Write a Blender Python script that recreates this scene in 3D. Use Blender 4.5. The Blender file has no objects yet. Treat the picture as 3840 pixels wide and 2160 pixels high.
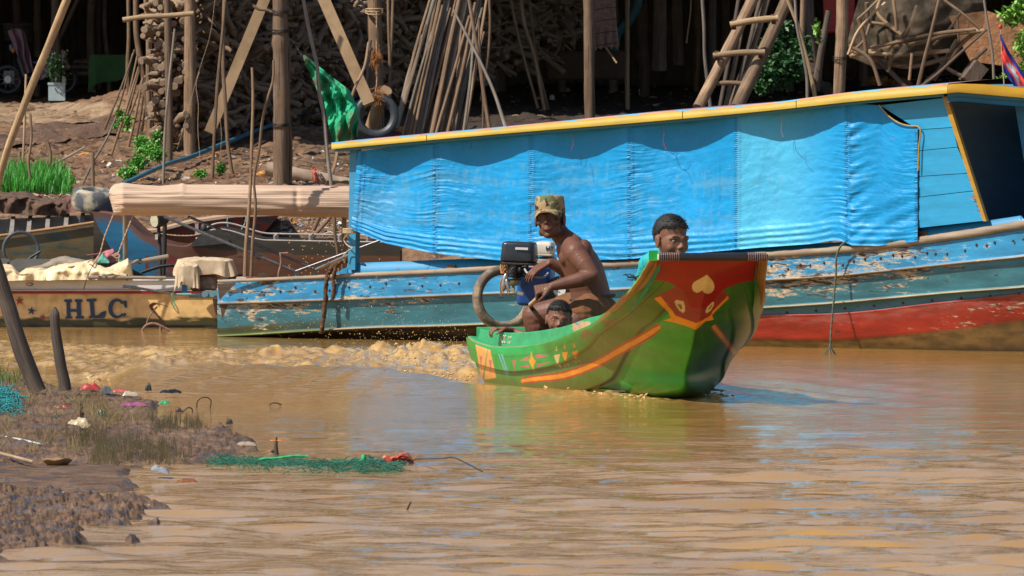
import time as _t; _T0 = _t.time()
import bpy, bmesh, math, random
import numpy as np
from mathutils import Vector, Matrix
random.seed(7)
RNG = np.random.default_rng(7)
R = math.radians
scene = bpy.context.scene
COL = scene.collection

# ---------------------------------------------------------------- camera
F = 34500.0            # focal length in pixels of the 3840 px wide photograph
CAMH = 1.7
PITCH = math.atan((1080 - 267) / F)
cam_data = bpy.data.cameras.new('camera')
cam = bpy.data.objects.new('camera', cam_data)
COL.objects.link(cam)
cam.location = (0, 0, CAMH)
cam.rotation_euler = (R(90) - PITCH, 0, 0)
cam_data.sensor_width = 36
cam_data.lens = F / 3840 * 36
cam_data.clip_start = 1
cam_data.clip_end = 3000
cam_data.dof.use_dof = True
cam_data.dof.focus_distance = 49.5
cam_data.dof.aperture_fstop = 26
scene.camera = cam

# ---------------------------------------------------------------- sky and sun
SUN_EL, SUN_AZ = R(49), R(240)      # azimuth clockwise from +Y
sdir = Vector((math.sin(SUN_AZ) * math.cos(SUN_EL), math.cos(SUN_AZ) * math.cos(SUN_EL), math.sin(SUN_EL)))
world = bpy.data.worlds.new('World')
scene.world = world
world.use_nodes = True
nt = world.node_tree
bg = nt.nodes['Background']
sky = nt.nodes.new('ShaderNodeTexSky')
sky.sky_type = 'NISHITA'
sky.sun_disc = False
sky.dust_density = 1.0
sky.sun_elevation = SUN_EL
sky.sun_rotation = SUN_AZ
nt.links.new(sky.outputs[0], bg.inputs[0])
bg.inputs[1].default_value = 0.1
sl = bpy.data.lights.new('sun', 'SUN')
sl.energy = 5.0
sl.angle = R(0.5)
sl.color = (1.0, 0.93, 0.82)
so = bpy.data.objects.new('sun', sl)
so.rotation_euler = sdir.to_track_quat('Z', 'Y').to_euler()
COL.objects.link(so)
scene.view_settings.view_transform = 'Standard'
scene.view_settings.look = 'None'
scene.view_settings.gamma = 1
scene.view_settings.exposure = 0.30

# ---------------------------------------------------------------- geometry helpers
CAM = np.array([0, 0, CAMH])
cp, sp_ = math.cos(PITCH), math.sin(PITCH)

def ray(px, py):
    dx = (np.asarray(px, float) - 1920) / F
    dy = (1080 - np.asarray(py, float)) / F
    dx, dy = np.broadcast_arrays(dx, dy)
    return np.stack([dx, cp + dy * sp_, -sp_ + dy * cp], -1)

def at(px, py, Y):
    d = ray(px, py)
    return CAM + d * (np.asarray(Y, float) / d[..., 1])[..., None]

def atz(px, py, z):
    d = ray(px, py)
    return CAM + d * ((np.asarray(z, float) - CAMH) / d[..., 2])[..., None]

def onplane(px, py, A, n):
    d = ray(px, py)
    t = ((A - CAM) @ n) / (d @ n)
    return CAM + d * t[..., None]

def proj(P):
    P = np.asarray(P, float) - CAM
    zc = P[..., 1] * cp - P[..., 2] * sp_
    yc = P[..., 1] * sp_ + P[..., 2] * cp
    return 1920 + F * P[..., 0] / zc, 1080 - F * yc / zc

def interp(x, pts):
    pts = sorted(pts)
    return np.interp(x, [p[0] for p in pts], [p[1] for p in pts])

def smooth_interp(x, pts):
    pts = sorted(pts)
    xs = np.array([p[0] for p in pts], float); ys = np.array([p[1] for p in pts], float)
    m = np.gradient(ys, xs)
    x = np.clip(np.asarray(x, float), xs[0], xs[-1])
    i = np.clip(np.searchsorted(xs, x) - 1, 0, len(xs) - 2)
    h = xs[i + 1] - xs[i]; t = (x - xs[i]) / h
    return ((2 * t**3 - 3 * t**2 + 1) * ys[i] + (t**3 - 2 * t**2 + t) * h * m[i]
            + (-2 * t**3 + 3 * t**2) * ys[i + 1] + (t**3 - t**2) * h * m[i + 1])

def inpoly(px, py, poly):
    px = np.asarray(px, float); py = np.asarray(py, float)
    c = np.zeros(px.shape, bool)
    n = len(poly); j = n - 1
    for i in range(n):
        xi, yi = poly[i]; xj, yj = poly[j]
        if yi != yj:
            c ^= ((yi > py) != (yj > py)) & (px < (xj - xi) * (py - yi) / (yj - yi) + xi)
        j = i
    return c

def distpoly(px, py, poly):
    """signed distance in pixels, positive inside"""
    px = np.asarray(px, float); py = np.asarray(py, float)
    d = np.full(px.shape, 1e9)
    n = len(poly)
    for i in range(n):
        ax, ay = poly[i]; bx, by = poly[(i + 1) % n]
        vx, vy = bx - ax, by - ay
        t = np.clip(((px - ax) * vx + (py - ay) * vy) / (vx * vx + vy * vy + 1e-9), 0, 1)
        d = np.minimum(d, np.hypot(px - ax - t * vx, py - ay - t * vy))
    return np.where(inpoly(px, py, poly), d, -d)

_perm = np.random.default_rng(3).permutation(256)
_perm = np.concatenate([_perm, _perm])
_grad = np.random.default_rng(4).uniform(-1, 1, (256, 3))
_grad /= np.linalg.norm(_grad, axis=1)[:, None]

def noise3(x, y, z=0.0):
    x, y, z = np.broadcast_arrays(np.asarray(x, float), np.asarray(y, float), np.asarray(z, float))
    xi = np.floor(x).astype(int); yi = np.floor(y).astype(int); zi = np.floor(z).astype(int)
    xf = x - xi; yf = y - yi; zf = z - zi
    xi &= 255; yi &= 255; zi &= 255
    u = xf**3 * (xf * (xf * 6 - 15) + 10); v = yf**3 * (yf * (yf * 6 - 15) + 10); w = zf**3 * (zf * (zf * 6 - 15) + 10)
    def g(i, j, k):
        h = _perm[(_perm[(_perm[(xi + i) & 255] + yi + j) & 255] + zi + k) & 255]
        gr = _grad[h]
        return gr[..., 0] * (xf - i) + gr[..., 1] * (yf - j) + gr[..., 2] * (zf - k)
    l = lambda a, b, t: a + t * (b - a)
    return 1.6 * l(l(l(g(0, 0, 0), g(1, 0, 0), u), l(g(0, 1, 0), g(1, 1, 0), u), v),
             l(l(g(0, 0, 1), g(1, 0, 1), u), l(g(0, 1, 1), g(1, 1, 1), u), v), w)

def fbm(x, y, z=0.0, o=4, lac=2.0, gain=0.5):
    s = 0; a = 1; f = 1
    for i in range(o):
        s = s + a * noise3(np.asarray(x) * f + i * 17.3, np.asarray(y) * f + i * 5.1, np.asarray(z) * f)
        a *= gain; f *= lac
    return s

def smoothstep(a, b, x):
    t = np.clip((np.asarray(x, float) - a) / (b - a), 0, 1)
    return t * t * (3 - 2 * t)

def link(o, parent=None):
    COL.objects.link(o)
    if parent is not None:
        o.parent = parent
        o.matrix_parent_inverse = Matrix.Identity(4)
    return o

def wloc(o):
    v = Vector((0, 0, 0))
    while o is not None:
        v = v + o.location
        o = o.parent
    return v

def tag(o, label=None, cat=None, group=None, kind=None):
    if label: o['label'] = label
    if cat: o['category'] = cat
    if group: o['group'] = group
    if kind: o['kind'] = kind
    return o

def thing(name, label, cat, loc, group=None):
    o = bpy.data.objects.new(name, None)
    o.empty_display_size = 0.1
    o.location = loc
    COL.objects.link(o)
    return tag(o, label, cat, group)

class MB:
    """collects geometry, links it as one mesh object whose origin is at its base centre"""
    def __init__(s):
        s.v = []; s.f = []; s.uv = []; s.c = []; s.n = 0; s.mi = []; s.curm = 0
    def add(s, V, Fc, uv=None, col=None):
        V = np.asarray(V, float).reshape(-1, 3)
        s.v.append(V)
        if isinstance(Fc, np.ndarray):
            s.f.append((Fc.size // 4, np.full(len(Fc), 4), (Fc + s.n).ravel()))
        else:
            s.f.append((0, np.array([len(f) for f in Fc]), np.array([i for f in Fc for i in f], int) + s.n))
        s.mi.append(np.full(len(Fc), s.curm))
        s.uv.append(np.zeros((len(V), 2)) if uv is None else np.asarray(uv, float).reshape(-1, 2))
        if col is None: col = (1, 1, 1, 0)
        col = np.asarray(col, float)
        if col.ndim == 1: col = np.tile(np.append(col, [0] * (4 - len(col))), (len(V), 1))
        s.c.append(col)
        s.n += len(V)
        return s
    def grid(s, P, uv=None, col=None, closeu=False, flip=False):
        P = np.asarray(P, float); a, b = P.shape[:2]
        i = np.arange(a - 1)[:, None]; j = np.arange(b if closeu else b - 1)[None, :]
        j2 = (j + 1) % b
        q = np.stack(np.broadcast_arrays(i * b + j, i * b + j2, (i + 1) * b + j2, (i + 1) * b + j), -1).reshape(-1, 4)
        if flip: q = q[:, ::-1]
        if uv is None:
            uu, vv = np.meshgrid(np.linspace(0, 1, b), np.linspace(0, 1, a))
            uv = np.stack([uu, vv], -1)
        if col is not None:
            col = np.asarray(col, float)
            if col.ndim == 3: col = col.reshape(-1, 4)
        return s.add(P.reshape(-1, 3), np.ascontiguousarray(q), np.asarray(uv).reshape(-1, 2), col)
    def box(s, c, size, M=None, col=None, taper=1.0):
        c = np.asarray(c, float); h = np.asarray(size, float) / 2
        V = np.array([[x, y, z] for z in (-1, 1) for y in (-1, 1) for x in (-1, 1)], float) * h
        V[4:, :2] *= taper
        if M is not None: V = V @ np.asarray(M)[:3, :3].T
        fs = [(0, 2, 3, 1), (4, 5, 7, 6), (0, 1, 5, 4), (2, 6, 7, 3), (0, 4, 6, 2), (1, 3, 7, 5)]
        for f in fs:
            s.add(V[list(f)] + c, [(0, 1, 2, 3)], V[list(f)][:, [0, 2]] * 1.0 + V[list(f)][:, [1, 1]] * .7, col)
        return s
    def prism(s, poly, d, col=None, ends=True):
        """poly: Nx3 planar outline, extruded by vector d"""
        A = np.asarray(poly, float); B = A + np.asarray(d, float); n = len(A)
        s.add(A, [tuple(range(n))[::-1]], A[:, [0, 2]], col)
        s.add(B, [tuple(range(n))], A[:, [0, 2]], col)
        for i in range(n):
            j = (i + 1) % n
            s.add([A[i], A[j], B[j], B[i]], [(0, 1, 2, 3)], None, col)
        return s
    def tube(s, pts, r, k=8, cap=True, col=None, closed=False, squash=None):
        P = np.asarray(pts, float); n = len(P)
        r = np.broadcast_to(np.asarray(r, float), (n,)) if np.ndim(r) < 2 else r
        T = np.gradient(P, axis=0) if not closed else np.roll(P, -1, 0) - np.roll(P, 1, 0)
        T /= np.linalg.norm(T, axis=1)[:, None] + 1e-12
        ref = np.array([0, 0, 1.0]) if abs(T[0][2]) < .8 else np.array([0, 1.0, 0])
        N = np.zeros_like(P); b = np.cross(T[0], ref); b /= np.linalg.norm(b)
        for i in range(n):
            b = b - T[i] * (b @ T[i]); b /= np.linalg.norm(b) + 1e-12; N[i] = b
        B = np.cross(T, N)
        a = np.arange(k) * 2 * np.pi / k
        rr = r if np.ndim(r) == 2 else np.repeat(r[:, None], k, 1)
        V = P[:, None] + rr[..., None] * (np.cos(a)[None, :, None] * N[:, None] + np.sin(a)[None, :, None] * B[:, None] * (1 if squash is None else squash))
        L = np.concatenate([[0], np.cumsum(np.linalg.norm(np.diff(P, axis=0), axis=1))])
        uv = np.stack(np.broadcast_arrays(a[None, :] / (2 * np.pi), L[:, None]), -1)
        if closed:
            V = np.concatenate([V, V[:1]]); uv = np.concatenate([uv, uv[:1]])
        cc = col
        s.grid(V, uv, cc, closeu=True)
        if cap and not closed:
            for e in (0, n - 1):
                order = tuple(range(k)) if e else tuple(range(k))[::-1]
                s.add(V[e], [order], uv[e] * .3, col if (col is None or np.ndim(col) == 1) else None)
        return s
    def ell(s, c, r, M=None, nu=16, nv=10, col=None, bump=0, seed=0.0, sc=6):
        th = np.linspace(0, np.pi, nv)[:, None]; ph = np.linspace(0, 2 * np.pi, nu, endpoint=False)[None]
        V = np.stack(np.broadcast_arrays(np.sin(th) * np.cos(ph), np.sin(th) * np.sin(ph), np.cos(th)), -1)
        if bump: V = V * (1 + bump * fbm(V[..., 0] * sc / 3 + seed, V[..., 1] * sc / 3, V[..., 2] * sc / 3 + seed, 3))[..., None]
        V = V * np.asarray(r, float)
        if M is not None: V = V @ np.asarray(M)[:3, :3].T
        return s.grid(V + np.asarray(c, float), None, col, closeu=True, flip=True)
    def build(s, name, mat, parent=None, smooth=True, origin=None, angle=None):
        V = np.concatenate(s.v); uv = np.concatenate(s.uv); C = np.concatenate([c if c.shape[1] == 4 else np.c_[c, np.zeros(len(c))] for c in s.c])
        me = bpy.data.meshes.new(name)
        if origin is None:
            lo = V.min(0); hi = V.max(0)
            origin = np.array([(lo[0] + hi[0]) / 2, (lo[1] + hi[1]) / 2, lo[2]])
        origin = np.asarray(origin, float)
        cnt = np.concatenate([f[1] for f in s.f]).astype(np.int32); idx = np.concatenate([f[2] for f in s.f]).astype(np.int32)
        me.vertices.add(len(V)); me.vertices.foreach_set('co', (V - origin).astype(np.float32).ravel())
        me.loops.add(len(idx)); me.loops.foreach_set('vertex_index', idx)
        me.polygons.add(len(cnt)); me.polygons.foreach_set('loop_start', np.concatenate([[0], np.cumsum(cnt)[:-1]]).astype(np.int32))
        me.update(calc_edges=True)
        mats = mat if isinstance(mat, (list, tuple)) else [mat]
        for m in mats: me.materials.append(m)
        nl = len(me.loops)
        li = np.empty(nl, np.int32); me.loops.foreach_get('vertex_index', li)
        ul = me.uv_layers.new(name='UVMap'); ul.data.foreach_set('uv', uv[li].astype(np.float32).ravel())
        ca = me.color_attributes.new('Col', 'FLOAT_COLOR', 'POINT'); ca.data.foreach_set('color', C.astype(np.float32).ravel())
        if smooth: me.polygons.foreach_set('use_smooth', np.ones(len(me.polygons), bool))
        if len(mats) > 1: me.polygons.foreach_set('material_index', np.concatenate(s.mi).astype(np.int32))
        me.update()
        o = bpy.data.objects.new(name, me)
        o.location = Vector(origin) - (wloc(parent) if parent is not None else Vector((0, 0, 0)))
        link(o, parent)
        if angle is not None:
            try: me.set_sharp_from_angle(angle=R(angle))
            except Exception: pass
        return o

def curve(pts, n=24):
    """smooth Catmull-Rom through 3-D points"""
    P = np.asarray(pts, float)
    if len(P) == 2: return P[0] + (P[1] - P[0]) * np.linspace(0, 1, n)[:, None]
    t = np.concatenate([[0], np.cumsum(np.linalg.norm(np.diff(P, axis=0), axis=1))]); t /= t[-1]
    q = np.linspace(0, 1, n)
    return np.stack([smooth_interp(q, list(zip(t, P[:, k]))) for k in range(3)], -1)

# ---------------------------------------------------------------- materials
MATS = {}
class NT:
    def __init__(s, name):
        s.m = bpy.data.materials.new(name); s.m.use_nodes = True
        s.t = s.m.node_tree; s.b = s.t.nodes['Principled BSDF']
    def n(s, typ, **k):
        nd = s.t.nodes.new(typ)
        for a, b in k.items():
            if a.startswith('i_'): nd.inputs[a[2:].replace('_', ' ')].default_value = b
            else: setattr(nd, a, b)
        return nd
    def l(s, a, b): s.t.links.new(a, b)
    def coords(s, kind='Object', scale=(1, 1, 1), rot=(0, 0, 0)):
        tc = s.n('ShaderNodeTexCoord'); mp = s.n('ShaderNodeMapping')
        mp.inputs['Scale'].default_value = scale; mp.inputs['Rotation'].default_value = rot
        s.l(tc.outputs[kind], mp.inputs[0]); return mp.outputs[0]
    def noise(s, vec, scale=5, detail=5, rough=.6, dist=0):
        nd = s.n('ShaderNodeTexNoise'); nd.inputs['Scale'].default_value = scale
        nd.inputs['Detail'].default_value = detail; nd.inputs['Roughness'].default_value = rough
        nd.inputs['Distortion'].default_value = dist
        s.l(vec, nd.inputs['Vector']); return nd.outputs['Fac']
    def ramp(s, fac, a, b, ca=(0, 0, 0, 1), cb=(1, 1, 1, 1)):
        r = s.n('ShaderNodeValToRGB'); r.color_ramp.elements[0].position = a; r.color_ramp.elements[1].position = b
        r.color_ramp.elements[0].color = ca if len(ca) == 4 else (*ca, 1); r.color_ramp.elements[1].color = cb if len(cb) == 4 else (*cb, 1)
        s.l(fac, r.inputs[0]); return r.outputs[0]
    def mix(s, fac, a, b, mode='MIX'):
        m = s.n('ShaderNodeMix', data_type='RGBA', blend_type=mode)
        for inp, v in ((0, fac), (6, a), (7, b)):
            if isinstance(v, (int, float)): m.inputs[inp].default_value = v
            elif isinstance(v, (tuple, list)): m.inputs[inp].default_value = v if len(v) == 4 else (*v, 1)
            else: s.l(v, m.inputs[inp])
        return m.outputs[2]
    def math(s, op, a, b=0.0):
        m = s.n('ShaderNodeMath', operation=op)
        for i, v in enumerate((a, b)):
            if isinstance(v, (int, float)): m.inputs[i].default_value = v
            else: s.l(v, m.inputs[i])
        return m.outputs[0]
    def bump(s, h, strength=.4, dist=.01):
        b = s.n('ShaderNodeBump'); b.inputs['Strength'].default_value = strength; b.inputs['Distance'].default_value = dist
        s.l(h, b.inputs['Height']); s.l(b.outputs[0], s.b.inputs['Normal']); return b
    def base(s, c):
        if isinstance(c, (tuple, list)): s.b.inputs['Base Color'].default_value = c if len(c) == 4 else (*c, 1)
        else: s.l(c, s.b.inputs['Base Color'])
    def rough(s, v):
        if isinstance(v, (int, float)): s.b.inputs['Roughness'].default_value = v
        else: s.l(v, s.b.inputs['Roughness'])

def simple(name, c, rough=.6, metal=0, var=.25, scale=20, bump=.2, bd=.004, sheen=0):
    if name in MATS: return MATS[name]
    t = NT(name); v = t.coords()
    n = t.noise(v, scale, 5)
    f = t.ramp(n, .3, .7, (1 - var,) * 3, (1 + var * .6,) * 3)
    t.base(t.mix(1.0, (*c, 1), f, 'MULTIPLY')); t.rough(rough)
    t.b.inputs['Metallic'].default_value = metal
    if bump: t.bump(t.noise(v, scale * 2.5, 5), bump, bd)
    MATS[name] = t.m; return t.m

def pole_mat(name, c1, c2, rough=.85):
    """bark or weathered round wood, grain running along the pole (UV)"""
    t = NT(name)
    v = t.coords('UV', (7, 2.2, 1)); g = t.noise(v, 1.0, 6, .65)
    v2 = t.coords('UV', (30, 2.5, 1)); g2 = t.noise(v2, 1.0, 5, .7)
    v3 = t.coords('Object', (1, 1, 1)); g3 = t.noise(v3, 5.0, 4, .6)
    info = t.n('ShaderNodeObjectInfo')
    c = t.mix(t.ramp(g, .3, .7), c1, c2)
    c = t.mix(t.math('MULTIPLY', t.ramp(g2, .48, .62), .8), c, tuple(x * .35 for x in c1))
    c = t.mix(t.math('MULTIPLY', t.ramp(g3, .5, .75), .4), c, tuple(min(1, x * 1.5) for x in c2))
    k = t.math('ADD', t.math('MULTIPLY', info.outputs['Random'], .7), .65)
    cc = t.n('ShaderNodeCombineColor'); [t.l(k, cc.inputs[i]) for i in range(3)]
    t.base(t.mix(1.0, c, cc.outputs[0], 'MULTIPLY')); t.rough(rough)
    t.bump(g2, .7, .006)
    MATS[name] = t.m; return t.m

def plank_mat(name, c1, c2, scale=(2, 2, 30), rough=.8, bd=.004):
    t = NT(name)
    v = t.coords('Object', scale); g = t.noise(v, 1.5, 6, .65)
    v2 = t.coords(); g2 = t.noise(v2, 3, 5, .6)
    c = t.mix(t.ramp(g, .3, .7), c1, c2)
    c = t.mix(t.math('MULTIPLY', t.ramp(g2, .45, .75), .5), c, tuple(x * .45 for x in c1))
    t.base(c); t.rough(rough); t.bump(g, .6, bd)
    MATS[name] = t.m; return t.m

def paint_mat(name, under=(.42, .36, .26), dark=(.05, .035, .025), gloss=.35, sc=1.0, grime=.4, uvsp=False, stretch=(1, 1, 4)):
    """oil paint on planks: colour from the mesh attribute Col, its alpha says how worn the paint is there"""
    t = NT(name)
    a = t.n('ShaderNodeAttribute'); a.attribute_name = 'Col'
    v = t.coords('Object', stretch)
    n1 = t.noise(v, 9 * sc, 8, .7); n2 = t.noise(v, 3 * sc, 6, .65); n3 = t.noise(t.coords('Object', (1, 1, 1)), 24 * sc, 4, .6)
    worn = t.math('ADD', t.math('MULTIPLY', n1, .55), t.math('MULTIPLY', n2, .45))
    # threshold falls with wear
    thr = t.math('SUBTRACT', .72, t.math('MULTIPLY', a.outputs['Alpha'], .32))
    mask = t.math('MULTIPLY', t.math('SUBTRACT', worn, thr), 22.0)
    mk = t.n('ShaderNodeClamp'); t.l(mask, mk.inputs[0])
    n4 = t.noise(t.coords('Object', stretch), 6 * sc, 7, .7, .6)
    dk = t.math('MULTIPLY', t.math('SUBTRACT', n4, t.math('SUBTRACT', .70, t.math('MULTIPLY', a.outputs['Alpha'], .24))), 18.0)
    dkc = t.n('ShaderNodeClamp'); t.l(dk, dkc.inputs[0])
    gr = t.ramp(n2, .35, .7, (1 - grime,) * 3, (1.12,) * 3)
    c = t.mix(1.0, a.outputs['Color'], gr, 'MULTIPLY')
    und = t.mix(t.ramp(n3, .35, .65), under, tuple(x * .55 for x in under))
    c = t.mix(mk.outputs[0], c, und)
    c = t.mix(dkc.outputs[0], c, dark)
    t.base(c)
    t.rough(t.ramp(mk.outputs[0], 0, 1, (gloss,) * 3, (.85,) * 3))
    h = t.math('SUBTRACT', t.math('MULTIPLY', t.noise(t.coords('Object', (stretch[0] * 3, stretch[1] * 3, stretch[2] * 12)), 3, 4), .3), mk.outputs[0])
    t.bump(h, .5, .003)
    MATS[name] = t.m; return t.m
# ---------------------------------------------------------------- river
BOATX0 = 1780.0
def wake_mask(px, py):
    """1 where the propeller wash churns the river (measured as positions on the flat water)"""
    up = interp(px, [(-600, 1290), (0, 1272), (500, 1300), (900, 1312), (1500, 1306), (1790, 1300), (2000, 1360)])
    lo = interp(px, [(-600, 1400), (0, 1388), (700, 1415), (1400, 1425), (1790, 1434), (2000, 1434)])
    m = smoothstep(0, 16, py - up) * smoothstep(0, 14, lo - py)
    return m * smoothstep(-1100, -300, px) * (1 - smoothstep(1785, 1900, px))

def build_water():
    ys = np.concatenate([[9000, 5200, 3600, 2900, 2500], np.linspace(2330, 1560, 290), np.linspace(1558, 1200, 300)[0:], [1196]])
    xs = np.concatenate([np.linspace(-300, 4140, 740)])
    PX, PY = np.meshgrid(xs, ys)
    P = atz(PX, PY, 0.0)
    # outer skirt columns so that the sheet reaches far to both sides
    X, Y = P[..., 0], P[..., 1]
    z = np.zeros_like(X)
    rng = np.random.default_rng(11)
    near = smoothstep(63, 30, Y)
    for k in range(60):
        lam = 0.12 * (1.5 / .12) ** rng.random()
        th = rng.normal(0, .30) + math.pi / 2      # mostly travelling towards / away from the camera
        if k % 4 == 0: th = rng.random() * 6.28
        kx, ky = math.cos(th) * 2 * math.pi / lam, math.sin(th) * 2 * math.pi / lam
        amp = 0.0050 * lam ** 1.0 * (.6 + .8 * rng.random())
        mod = .55 + .9 * noise3(X * .5 + k, Y * .22 + k * 3.1)
        z += amp * np.sin(kx * X + ky * Y + rng.random() * 6.28) * mod
    z *= (.55 + .42 * near)
    calm = .13 + .87 * smoothstep(1560, 1850, PY) + .25 * smoothstep(2300, 3200, PX) * smoothstep(1450, 1700, PY)
    z *= calm
    # propeller wash
    W = wake_mask(PX, PY)
    band = lambda c, w: np.exp(-((PY - c) / w) ** 2)
    c1 = interp(PX, [(-600, 1330), (0, 1320), (700, 1338), (1400, 1352), (1800, 1372)])
    c2 = interp(PX, [(-600, 1390), (0, 1378), (700, 1400), (1400, 1408), (1800, 1420)])
    fade = interp(PX, [(-600, .2), (0, .65), (600, .8), (1300, 1), (1800, 1.15)])
    rid = np.abs(fbm(X * 5.2, Y * 2.6, 3.3, 4, 2.1, .55))
    lump = np.clip(fbm(X * 6, Y * 4.0, 7.7, 2, 2.0, .5) + .1, 0, 2)
    z += W * fade * ((.55 - rid) * .030 + lump * .022)
    z += W * fade * (band(c1, 20) * .035 + band(c2, 13) * .030) * (.4 + np.abs(fbm(X * 4, Y * 3, 1.2, 3)) * 1.6)
    # near the propeller a tumbling mound
    md = np.exp(-(((PX - 1560) / 200) ** 2 + ((PY - 1362) / 26) ** 2))
    z += md * (.022 + .045 * np.clip(fbm(X * 7, Y * 3.2, 9.1, 4, 2.1, .6), 0, 2))
    # second, thinner roll of foam near the left bank
    c3 = interp(PX, [(-300, 1418), (300, 1432), (560, 1440), (900, 1424), (1100, 1422)])
    m3 = np.exp(-((PY - c3) / 11) ** 2) * smoothstep(1100, 850, PX) * smoothstep(150, 330, PX)
    z += m3 * (.035 + .05 * np.clip(fbm(X * 8, Y * 3.5, 5.1, 3), 0, 2))
    # smooth bow wave running from the left roll to the green bow
    c4 = interp(PX, [(300, 1446), (700, 1440), (1000, 1438), (1400, 1447), (1800, 1462), (2100, 1478), (2400, 1500), (2700, 1520)])
    d4 = PY - c4
    m4 = np.where(d4 < 0, np.exp(-(d4 / 8) ** 2), np.exp(-(d4 / 40) ** 2)) * smoothstep(300, 560, PX) * smoothstep(2560, 2150, PX)
    m4 = m4 * interp(PX, [(1450, 1), (1800, .30), (2300, .22)])
    z += m4 * .10
    z += m4 * .006 * np.sin(PX * .035 + PY * .2 + 3 * noise3(X * 2, Y))
    # foam at the stem
    st = np.exp(-(((PX - 2300) / 230) ** 2 + ((PY - 1497) / 13) ** 2)) + .8 * np.exp(-(((PX - 2660) / 60) ** 2 + ((PY - 1490) / 14) ** 2))
    z += st * (.008 + .025 * np.clip(fbm(X * 11, Y * 5, 2.2, 3), 0, 2))
    # ripples fanning out on the right of the bow
    fan = np.exp(-(((PX - 3000) / 420) ** 2 + ((PY - 1480) / 55) ** 2))
    z += fan * .010 * np.sin((PY * 1.0 - PX * .10) * .20 + 2 * noise3(X, Y * .5))
    edge = smoothstep(-300, 0, PX) * smoothstep(4140, 3900, PX)
    z = z * np.clip(edge + .15, 0, 1) * np.where(PY > 2340, 0, 1) * smoothstep(1200, 1225, PY)
    froth = np.clip(W * (.35 + .9 * lump * fade) + md + m3 * 1.2 + st * .9 + .25 * m4, 0, 1)
    P[..., 2] = z
    col = np.zeros(P.shape[:2] + (4,)); col[..., 0] = froth; col[..., 3] = 1
    # widen: pull out side columns
    left = P[:, :1].copy(); left[..., 0] = -160; left[..., 2] = 0
    right = P[:, -1:].copy(); right[..., 0] = 160; right[..., 2] = 0
    P = np.concatenate([left, P, right], 1)
    cl = col[:, :1] * 0
    col = np.concatenate([cl, col, cl], 1)
    mb = MB(); mb.grid(P, None, col)
    t = NT('muddy_water')
    a = t.n('ShaderNodeAttribute'); a.attribute_name = 'Col'
    sep = t.n('ShaderNodeSeparateColor'); t.l(a.outputs['Color'], sep.inputs[0])
    fr = sep.outputs[0]
    v = t.coords('Object', (1, .45, 1))
    big = t.noise(v, .8, 3, .5)
    base = t.mix(t.ramp(big, .35, .65), WATER_A, WATER_B)
    fn = t.noise(t.coords('Object', (1, .6, 1)), 16, 6, .7)
    fm = t.math('MULTIPLY', fr, t.ramp(fn, .38, .6))
    base = t.mix(fm, base, (.56, .37, .15, 1))
    t.base(base)
    t.rough(t.ramp(fr, 0, 1, (.035,) * 3, (.09,) * 3))
    t.b.inputs['IOR'].default_value = 1.33
    w1 = t.noise(t.coords('Object', (3.5, 12.0, 1)), 1.0, 3, .55, .3)
    w2 = t.noise(t.coords('Object', (10, 34, 1)), 1.0, 3, .6, .2)
    h = t.math('ADD', t.math('MULTIPLY', w1, 1.0), t.math('MULTIPLY', w2, .42))
    h = t.math('ADD', h, t.math('MULTIPLY', t.math('MULTIPLY', fn, fr), 1.2))
    t.bump(h, .5, .014)
    o = mb.build('water', t.m, origin=(0, 45, 0))
    tag(o, kind='structure')
    return o
WATER_A, WATER_B = (.31, .166, .042, 1), (.38, .212, .060, 1)
build_water()

# ---------------------------------------------------------------- far bank
def bank_z(x, y):
    z = np.interp(y, [58, 61.2, 62.2, 63.2, 64.5, 66, 68.5, 70, 71.5, 75, 80, 95, 400], [-.9, -.35, -.02, .22, .55, .86, 1.05, 1.2, 1.32, 1.42, 1.5, 1.6, 1.6])
    xx = np.asarray(x, float)
    side = smoothstep(1.5, 5, xx) * .12 * smoothstep(64, 69, y)
    mound = .22 * np.exp(-((xx + 2.85) / .55) ** 2 - ((np.asarray(y) - 72.5) / 1.3) ** 2)
    ter = .05 * noise3(xx * .9, np.asarray(y) * .5, 2.0) + .022 * noise3(xx * 4, np.asarray(y) * 2, 5.0)
    return z + side + mound + ter * smoothstep(61, 64, y)

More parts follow.
